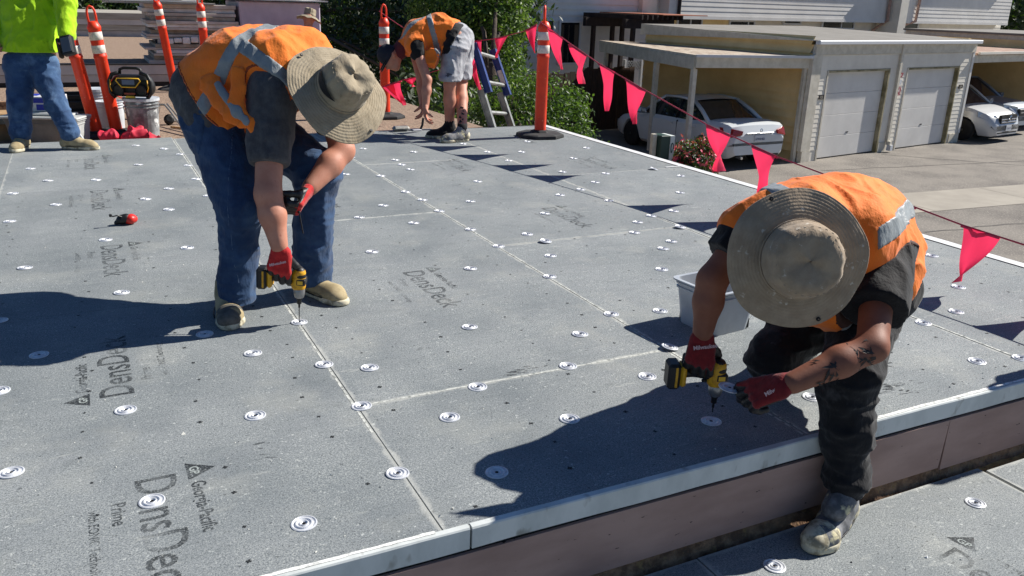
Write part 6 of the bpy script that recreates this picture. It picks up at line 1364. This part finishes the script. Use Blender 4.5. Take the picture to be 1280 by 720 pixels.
# ------------------------------------------------------------- tub behind the crouching worker
M_PAIL = mat('translucent_white_plastic', srgb(206, 210, 214), .35, 0, srgb(188, 193, 198), 9)
tb = thing('plastic_tub', (1.54, 2.52, 0), 'square white plastic tub on the deck behind the dark red gloves', 'tub')
def tub(name, c, wx, wy, h, m, parent, tap=.82, th=.004, rot=0.0, rim=.012):
    R2 = Matrix.Translation(Vector(c)) @ Matrix.Rotation(rot, 4, 'Z'); b = MB()
    def ring(sc, z, o=0):
        r = .03; out = []
        for cx, cy, a0 in ((1, 1, 0), (-1, 1, 90), (-1, -1, 180), (1, -1, 270)):
            for q in range(5):
                a = math.radians(a0 + q * 22.5); out.append(((wx / 2 * sc + o - r) * cx + r * math.cos(a), (wy / 2 * sc + o - r) * cy + r * math.sin(a), z))
        return out
    S_ = [ring(tap, .0), ring(tap + .01, .006), ring(tap + (1 - tap) * .80, h * .80), ring(tap + (1 - tap) * .80, h * .80, .005), ring(tap + (1 - tap) * .83, h * .83, .005), ring(tap + (1 - tap) * .83, h * .83), ring(tap + (1 - tap) * .9, h * .9), ring(tap + (1 - tap) * .9, h * .9, .005), ring(tap + (1 - tap) * .93, h * .93, .005), ring(tap + (1 - tap) * .93, h * .93, .0), ring(1, h - .006), ring(1, h - .006, rim), ring(1, h, rim), ring(1, h, -th), ring(tap + .01, .01, -th)]
    vs = [v for s_ in S_ for v in s_]; n = 20; fs = []
    for i in range(len(S_) - 1): fs += [(i * n + j, i * n + (j + 1) % n, (i + 1) * n + (j + 1) % n, (i + 1) * n + j) for j in range(n)]
    fs += [tuple(range(n))[::-1], tuple((len(S_) - 1) * n + j for j in range(n))]
    return mesh(name, [tuple(R2 @ Vector(v)) for v in vs], fs, m, parent, False)
tub('tub_body', (1.560, 2.53, 0), .245, .25, .19, mat('cloudy_plastic', srgb(182, 187, 192), .3, 0, srgb(166, 171, 177), 7), tb, .82, .004, .10)
sc_ = MB()
for k in range(26):
    p = A(1.60 + random.uniform(-.09, .09), 2.56 + random.uniform(-.09, .09), .05 + random.uniform(0, .09)); d = rng.normal(size=3); d /= np.linalg.norm(d); sc_.tube([p, p + d * .05], [.006, .003], 5)
tag(sc_.build('loose_screws', M_BLK, tb), kind='stuff')
MB().box((1.47, 2.44, .004), (1.67, 2.64, .045), 0, None).build('contents', M_BLK, tb)
# ------------------------------------------------------------- red chalk reel on the deck
g = G(153, 281); tr = thing('chalk_reel', g, 'small red and black chalk line reel lying on the open deck', 'chalk reel')
F = Field([(g + A(.03, 0, .028), g + A(.062, 0, .028), .026, .020), (g + A(.045, -.01, .03), g + A(.05, .012, .03), .026, .026)], .004, .01, .01); F.cut(g + UP * .001, -UP); F.obj('case', mat('red_plastic', srgb(206, 44, 34), .4), tr)
F = Field([(g + A(.00, 0, .03), g + A(.022, 0, .034), .027, .028), (g + A(-.03, 0, .014), g + A(0, 0, .03), .012, .02)], .004, .01, .01); F.cut(g + UP * .001, -UP); F.obj('reel_cover', M_BLK, tr)
MB().tube([g + A(.0, -.02, .05), g + A(-.02, -.03, .062), g + A(-.045, -.03, .058), g + A(-.05, -.03, .066)], .004, 6).build('crank', M_BLK, tr); MB().box(tuple(g + A(-.062, -.04, .058)), tuple(g + A(-.046, -.022, .072)), 0, None, .003).build('crank_knob', M_BLK, tr)
# pale scraper at the hands of the worker in shorts
g = G(522, 163); sp_ = thing('scraper', g, 'white flat scraper on the deck under the hands of the bent worker', 'scraper'); MB().box(tuple(g + A(-.06, -.05, .004)), tuple(g + A(.03, .05, .012)), 0, None, .002).build('blade', M_WFRAME, sp_)
MB().tube([g + A(.03, 0, .01), g + A(.05, 0, .05), g + A(.06, 0, .12)], .012, 8).build('handle', M_BLK, sp_); MB().box(tuple(g + A(-.26, -.045, .003)), tuple(g + A(-.09, .04, .05)), 0, None, .02).build('grey_pad', M_ALU, sp_)

# ------------------------------------------------------------- clutter on the brown roof
zr = -.12
def on(px, D, py=160): p = P(px, py, D); return float(p[0]), float(p[1])
def cyl_bucket(px, D, label, r=.145, h=.37, m=None, lid=False, group=None, name='bucket', smear=None):
    x, y = on(px, D); t = thing(name, (x, y, zr), label, 'bucket', group); b = MB()
    pf = [(.001, 0), (r * .86, 0), (r * .87, .01), (r * .965, h * .80), (r * 1.03, h * .80), (r * 1.03, h * .82), (r * .975, h * .83), (r * .985, h * .88), (r * 1.05, h * .885), (r * 1.05, h * .905), (r * .99, h * .91), (r, h - .012), (r * 1.05, h - .010), (r * 1.05, h), (r * .97, h), (r * .85, .02), (.001, .02)]
    b.lathe(pf, 28, (x, y, zr)).build('bucket_body', m or M_PAIL, t, False)
    MB().tube([(x + r * 1.06 * math.cos(a), y - .02, zr + h * .86 - (r * 1.2) * math.sin(a)) for a in np.linspace(.05, 3.09, 14)], .003, 5).build('handle', M_ALU, t)
    if lid: MB().lathe([(.001, h + .008), (r * .9, h + .008), (r * 1.08, h + .012), (r * 1.08, h - .012)], 28, (x, y, zr)).build('lid', M_PAIL, t)
    return t, x, y
M_GLASSY = mat('smeared_grey_plastic', srgb(150, 154, 156), .3, 0, srgb(96, 98, 100), 7, .42, .58, col3=srgb(214, 216, 214), scale3=12, lo3=.56, hi3=.64)
t, bx_, by_ = cyl_bucket(180, 8.15, 'smeared grey bucket carrying the jobsite radio', .155, .37, M_GLASSY, True)
# radio
ra = thing('jobsite_radio', (bx_, by_, zr + .385), 'black jobsite radio with yellow-framed display standing on a bucket', 'radio')
rot = Matrix.Translation((bx_ - .05, by_, zr + .385)) @ Matrix.Rotation(math.atan2(CR[1][0], CR[0][0]), 4, 'Z')
F = Field([((-.115, 0, .09), (.115, 0, .09), .082, .082), ((-.115, 0, .14), (.115, 0, .14), .075, .075), ((-.12, -.02, .10), (.12, -.02, .10), .085, .085)], .007, .02, .02); F.keep(lambda X: np.abs(X[..., 1]) - .082); F.keep(lambda X: .004 - X[..., 2]); o = F.obj('radio_body', M_BLK, ra); o.data.transform(rot)
for s in (-1, 1):
    MB().tube([(s * .15, -.07, .0), (s * .19, -.075, .05), (s * .195, -.075, .15), (s * .165, -.07, .215), (s * .10, -.065, .235)], .018, 10).build('roll_bar', M_BLK, ra, True).data.transform(rot)
    MB().tube([(s * .165, -.096, .06), (s * .178, -.098, .10), (s * .172, -.098, .17)], .006, 6).build('yellow_insert', M_YEL, ra, True).data.transform(rot)
    o = MB().lathe([(.001, 0), (.045, .004), (.052, .0), (.056, .012), (.052, .02)], 18, M=rot @ Matrix.Translation((s * .105, -.095, .075)) @ Matrix.Rotation(math.pi / 2, 4, 'X')).build('speaker_grille', mat('grille_dark', srgb(40, 40, 40), .7), ra)
MB().tube([(-.10, -.04, .22), (-.095, -.04, .262), (-.06, -.04, .275), (.06, -.04, .275), (.095, -.04, .262), (.10, -.04, .22)], .014, 8).build('handle', M_BLK, ra, True).data.transform(rot)
hx_ = [(-.10, .185), (.10, .185), (.115, .165), (.065, .105), (-.065, .105), (-.115, .165)]
fr_ = MB(); fr_.tube([(x, -.112, z) for x, z in hx_ + hx_[:1]], .006, 6).build('display_frame', M_YELP, ra, True).data.transform(rot)
MB().prism([(x * .9, z) for x, z in [(-.10, .18), (.10, .18), (.112, .165), (.065, .112), (-.065, .112), (-.112, .165)]], 1, -.111, -.09).build('display_surround', M_BLK, ra).data.transform(rot)
o = MB().box((-.058, -.1135, .128), (.058, -.1112, .172)).build('display', mat('blue_grey_display', srgb(96, 110, 138), .3), ra); o.data.transform(rot)
MB().box((-.05, -.105, .035), (.05, -.086, .052)).build('button_strip', mat('rust_red_button', srgb(150, 70, 50), .5), ra).data.transform(rot)
MB().prism([(-.05, .004), (.05, .004), (.035, .024), (-.035, .024)], 1, -.106, -.088).build('yellow_foot', M_YELP, ra).data.transform(rot)
cyl_bucket(141, 8.5, 'white bucket partly hidden behind the second orange post', .13, .30, None, False, 'white buckets'); cyl_bucket(126, 8.9, 'white lidded bucket standing between the two near orange posts', .14, .36, None, True, 'white buckets')
# red cloth
F = Field([(P(160, 171, 7.85), P(178, 170, 7.85), .055, .06), (P(178, 170, 7.85), P(192, 176, 7.9), .055, .04), (P(172, 166, 7.9), P(176, 160, 7.92), .06, .03)], .010, .04, .03); F.wrinkle(.04, 7, 5, None, 2); F.wrinkle(.02, 16, 15, None, 1); F.cut(A(0, 0, zr + .001), -UP); F.D = np.maximum(F.D, 8.14 - F.pts()[..., 1])
tag(F.obj('crumpled_cloth', mat('crimson_cloth', srgb(206, 36, 66), .7, 0, srgb(180, 26, 52), 12), None), 'crumpled crimson cloth heaped against the bucket under the radio', 'cloth')
F = Field([(P(132, 171, 7.8), P(140, 171, 7.8), .05, .05)], .010, .03, .03); F.wrinkle(.03, 10, 5, None, 2); F.D = np.maximum(F.D, 8.14 - F.pts()[..., 1]); F.cut(A(0, 0, zr + .001), -UP); tag(F.obj('crumpled_cloth', mat('crimson_cloth', srgb(206, 36, 66), .7), None), 'small crimson rag between the two near orange posts', 'cloth')
# grey tote with lid, carton on top, boxes
M_TOTE = mat('grey_tote', srgb(126, 122, 116), .6, 0, srgb(112, 108, 102), 8); M_LID = mat('pale_grey_lid', srgb(190, 192, 190), .5, 0, srgb(170, 172, 170), 8)
x, y = on(52, 7.72); tt_ = thing('storage_tote', (x, y, zr), 'grey storage tote with pale lid behind the legs of the lime green worker', 'storage tote'); ang_ = -.42
tub('tote_body', (x, y, zr), .50, .34, .235, M_TOTE, tt_, .86, .004, ang_)
R2 = Matrix.Translation((x, y, zr + .236)) @ Matrix.Rotation(ang_, 4, 'Z'); MB().box((-.27, -.19, 0), (.27, .19, .022), 0, R2, .008).build('lid', M_LID, tt_); MB().box((-.22, -.14, .0225), (.22, .14, .055), 0, R2, .014).build('lid_top', M_LID, tt_)
MB().tube([R2 @ Vector(v) for v in ((.0, -.20, -.06), (0, -.205, .03), (0, -.06, .062), (0, .1, .062))], .005, 5).build('cord', M_WFRAME, tt_)
R3 = Matrix.Translation((x + .02, y + .04, zr + .293)) @ Matrix.Rotation(ang_ + .1, 4, 'Z'); ct = thing('carton', (x, y, zr + .293), 'white carton with blue print lying on the grey tote', 'carton')
MB().box((-.19, -.13, 0), (.19, .13, .13), 0, R3, .003).build('carton_body', M_WFRAME, ct); mb_ = mat('blue_print', srgb(40, 52, 160), .6)
for a, b in ((-.185, -.03), (.01, .18)): MB().box((a, -.1335, .012), (b, -.131, .062), 0, R3).build('blue_panel', mb_, ct)
MB().box((-.02, -.1335, .075), (.18, -.131, .118), 0, R3).build('blue_panel', mb_, ct); MB().box((-.18, -.06, .1305), (.0, .10, .133), 0, R3).build('blue_panel', mb_, ct)
x, y = on(88, 7.78); t2 = thing('storage_tote', (x, y, zr), 'pale tote between lime green worker and the first orange post', 'storage tote'); tub('tote_body', (x, y, zr), .26, .30, .22, M_LID, t2, .88, .004, ang_)
R2 = Matrix.Translation((x, y, zr + .221)) @ Matrix.Rotation(ang_, 4, 'Z'); MB().box((-.14, -.16, 0), (.14, .16, .02), 0, R2, .007).build('lid', M_LID, t2)
bp_ = thing('white_pipe', (x, y - .1, zr), 'white plastic pipe leaning on the pale tote', 'pipe'); MB().tube([P(85, 150, 7.7), P(98, 166, 7.62), P(108, 180, 7.58)], .010, 8).build('pipe', M_WFRAME, bp_)
x, y = on(110, 9.3); cr = thing('black_crate', (x, y, zr), 'black open crate behind the first orange post', 'crate')
for a, b, c, d in ((-.3, -.18, .3, -.165), (-.3, .165, .3, .18), (-.3, -.165, -.285, .165), (.285, -.165, .3, .165)):
    for z0, z1 in ((0, .10), (.13, .20), (.23, .27)): MB().box((x + a, y + b, zr + z0), (x + c, y + d, zr + z1)).build('side_slat', M_BLK, cr)
    
for a in (-.3, .27):
    for b in (-.18, .15): MB().box((x + a + .001, y + b + .001, zr), (x + a + .029, y + b + .029, zr + .272)).build('corner_post', M_BLK, cr)
MB().box((x - .284, y - .164, zr), (x + .284, y + .164, zr + .015)).build('crate_floor', M_BLK, cr)
cd = thing('power_cord', (x, y - .5, zr), 'tangled black and red power cord on the brown roof near the crate', 'cord')
MB().tube([(x - .4 + .09 * k + .07 * math.sin(k * 2.2), y - .35 + .10 * math.cos(k * 1.7), zr + .012 + .02 * (k % 3)) for k in range(12)], .007, 5).build('cord', M_BLK, cd, True)
MB().tube([(x + .2 + .05 * k, y - .28 + .09 * math.cos(k * 1.4), zr + .26 + .03 * math.sin(k * 1.1)) for k in range(9)], .007, 5).build('red_cord', mat('red_cord', srgb(190, 60, 40), .6), cd, True)
x, y = on(6, 7.9); bx2 = thing('cardboard_box', (x, y, zr), 'open tan cardboard box at the left edge behind the lime green worker', 'box'); M_CARD = mat('tan_cardboard', srgb(176, 142, 104), .85, 0, srgb(156, 124, 88), 10)
for a, b, c, d in ((-.2, -.15, .2, -.145), (-.2, .145, .2, .15), (-.2, -.145, -.195, .145), (.195, -.145, .2, .145)): MB().box((x + a, y + b, zr), (x + c, y + d, zr + .2)).build('side', M_CARD, bx2)
for a, b, c, d, r_ in ((-.2, -.25, .2, -.15, -.04), (-.2, .15, .2, .25, .03)): mesh('flap', [(x + a, y + b, zr + .2 + (r_ if b < 0 else 0)), (x + c, y + b, zr + .2 + (r_ if b < 0 else 0)), (x + c, y + d, zr + .2 + (0 if b < 0 else r_)), (x + a, y + d, zr + .2 + (0 if b < 0 else r_))], [(0, 1, 2, 3)], M_CARD, bx2)
MB().box((x - .19, y - .14, zr), (x + .19, y + .14, zr + .17)).build('contents', M_LID, bx2)
x, y = on(4, 9.6); lm_ = thing('lumber_pile', (x, y, zr), 'low pile of brown boards at the left edge on the brown roof', 'lumber')
for k in range(7): MB().box((x - .6 + .04 * (k % 3), y - .2 + .10 * (k % 3), zr + .045 * (k // 3)), (x + .35 + .05 * (k % 2), y - .2 + .10 * (k % 3) + .09, zr + .045 * (k // 3) + .04)).build('board', (M_OSB, M_OSB2, M_FENCE)[k % 3], lm_)
# metal stand lying by the radio
M_WIRE = mat('galvanised_tube', srgb(176, 170, 156), .4, .6); st = thing('tube_stand', P(215, 150, 8.9), 'bent metal tube frame lying between radio and stocky worker', 'tube frame')
MB().tube([P(199, 131, 8.9), P(206, 131, 8.9), P(212, 138, 8.8), P(240, 176, 8.2)], .012, 8).build('tube', M_WIRE, st, True); MB().tube([P(209, 130, 9.05), P(216, 138, 8.95), P(244, 172, 8.35)], .010, 8).build('tube', M_WIRE, st, True)
g = G(212, 156, zr); MB().lathe([(.02, -.03), (.05, -.035), (.055, 0), (.05, .035), (.02, .03)], 14, M=Matrix.Translation((g[0], g[1], zr + .056)) @ Matrix.Rotation(1.2, 4, 'X'), close=True).build('wheel', M_BLK, st, True); MB().tube([(g[0] + .02, g[1], zr + .05), (g[0] + .14, g[1] + .02, zr + .03)], .018, 8).build('coupling', M_ALU, st)
sk = thing('wood_stick', G(222, 163, zr), 'pale thin stick on the brown roof under the tube frame', 'stick'); a_, b_2 = G(214, 160, zr), G(238, 163, zr); MB().tube([a_ + UP * .012, b_2 + UP * .012], .012, 4).build('stick', M_OSB2, sk)
# ------------------------------------------------------------- stacks of insulation
M_FOAM = mat('pinkish_foam_board', srgb(206, 195, 186), .85, 0, srgb(180, 168, 156), 5, .35, .65, bscale=40, bstr=.3); M_FOAMG = mat('weathered_foam_edge', srgb(168, 158, 142), .9, 0, srgb(140, 128, 112), 9); M_WRAP = mat('lavender_wrap', srgb(200, 186, 200), .35, 0, srgb(182, 168, 184), 3, bscale=9, bstr=.4, bdist=.01); M_SHEET = mat('white_sheet', srgb(226, 224, 222), .5, 0, srgb(204, 200, 196), 6)
sx, sy = 1.05, 15.2; zt = .17
stk = thing('insulation_stack', (sx, sy, zt), 'ragged stack of pinkish insulation boards on the far brown roof', 'insulation stack')
r_ = random.Random(5); z = zt + .002
for k in range(17):
    h = r_.choice((.038, .05, .062)); a, b = .35 + r_.uniform(-.10, .08), 1.62 + r_.uniform(-.04, .04); f_ = r_.uniform(-.08, .05)
    if k in (5, 6): a += .12
    MB().box((a, 14.25 + f_ - .05, z), (b, 15.35, z + h - .004), 0, None, .004).build('foam_board', (M_FOAM, M_FOAMG, M_FOAM, M_SHEET)[k % 4], stk); z += h
for k in range(3): MB().box((-.25 - .12 * k, 14.05 + .05 * k, z + .030 * k), (1.3 - .22 * k, 14.5, z + .030 * k + .022)).build('top_board', (M_GREYSHING, M_SHEET, M_GREYSHING)[k], stk)
for k in range(5): MB().box((.55 + .12 * k, 14.12, zt + .30 + .02 * (k % 2)), (.64 + .12 * k + .02, 14.19, zt + .38 + .01 * k), 0, None, .012).build('broken_piece', M_SHEET, stk)
wp = thing('insulation_pack', (2.2, 15.0, zt), 'lavender shrink-wrapped pack of insulation with white overhanging top sheet', 'insulation pack')
z = zt
for k in range(2): MB().box((1.66, 14.15, z + .004), (2.92, 15.5, z + .47), 0, None, .02).build('wrapped_block', M_WRAP, wp); z += .475
MB().box((1.60, 14.02, z + .012), (3.02, 15.6, z + .030)).build('top_sheet', M_SHEET, wp); MB().box((1.35, 14.3, z + .045), (2.7, 15.4, z + .075)).build('top_sheet', M_SHEET, wp)
MB().box((2.15, 14.6, z + .08), (2.55, 14.9, z + .22), 0, None, .02).build('red_white_bag', mat('red_print', srgb(170, 36, 44), .5, 0, srgb(220, 216, 214), 8, .5, .54), wp)
# low things on the far lot
kb = thing('far_kerb', P(450, 62, 34), 'pale low kerb wall beyond the roofs between the two hats', 'wall'); p0, p1 = G(425, 66, -2.4), G(500, 72, -2.4); beam(tuple(p0[:2]), tuple(p1[:2]), -2.4, -1.95, .5, M_CONC, 'kerb', kb); beam(tuple((p0 + A(0, -4, 0))[:2]), tuple((p1 + A(1, -4, 0))[:2]), -2.4, -2.25, 1.2, M_CONC, 'step', kb)
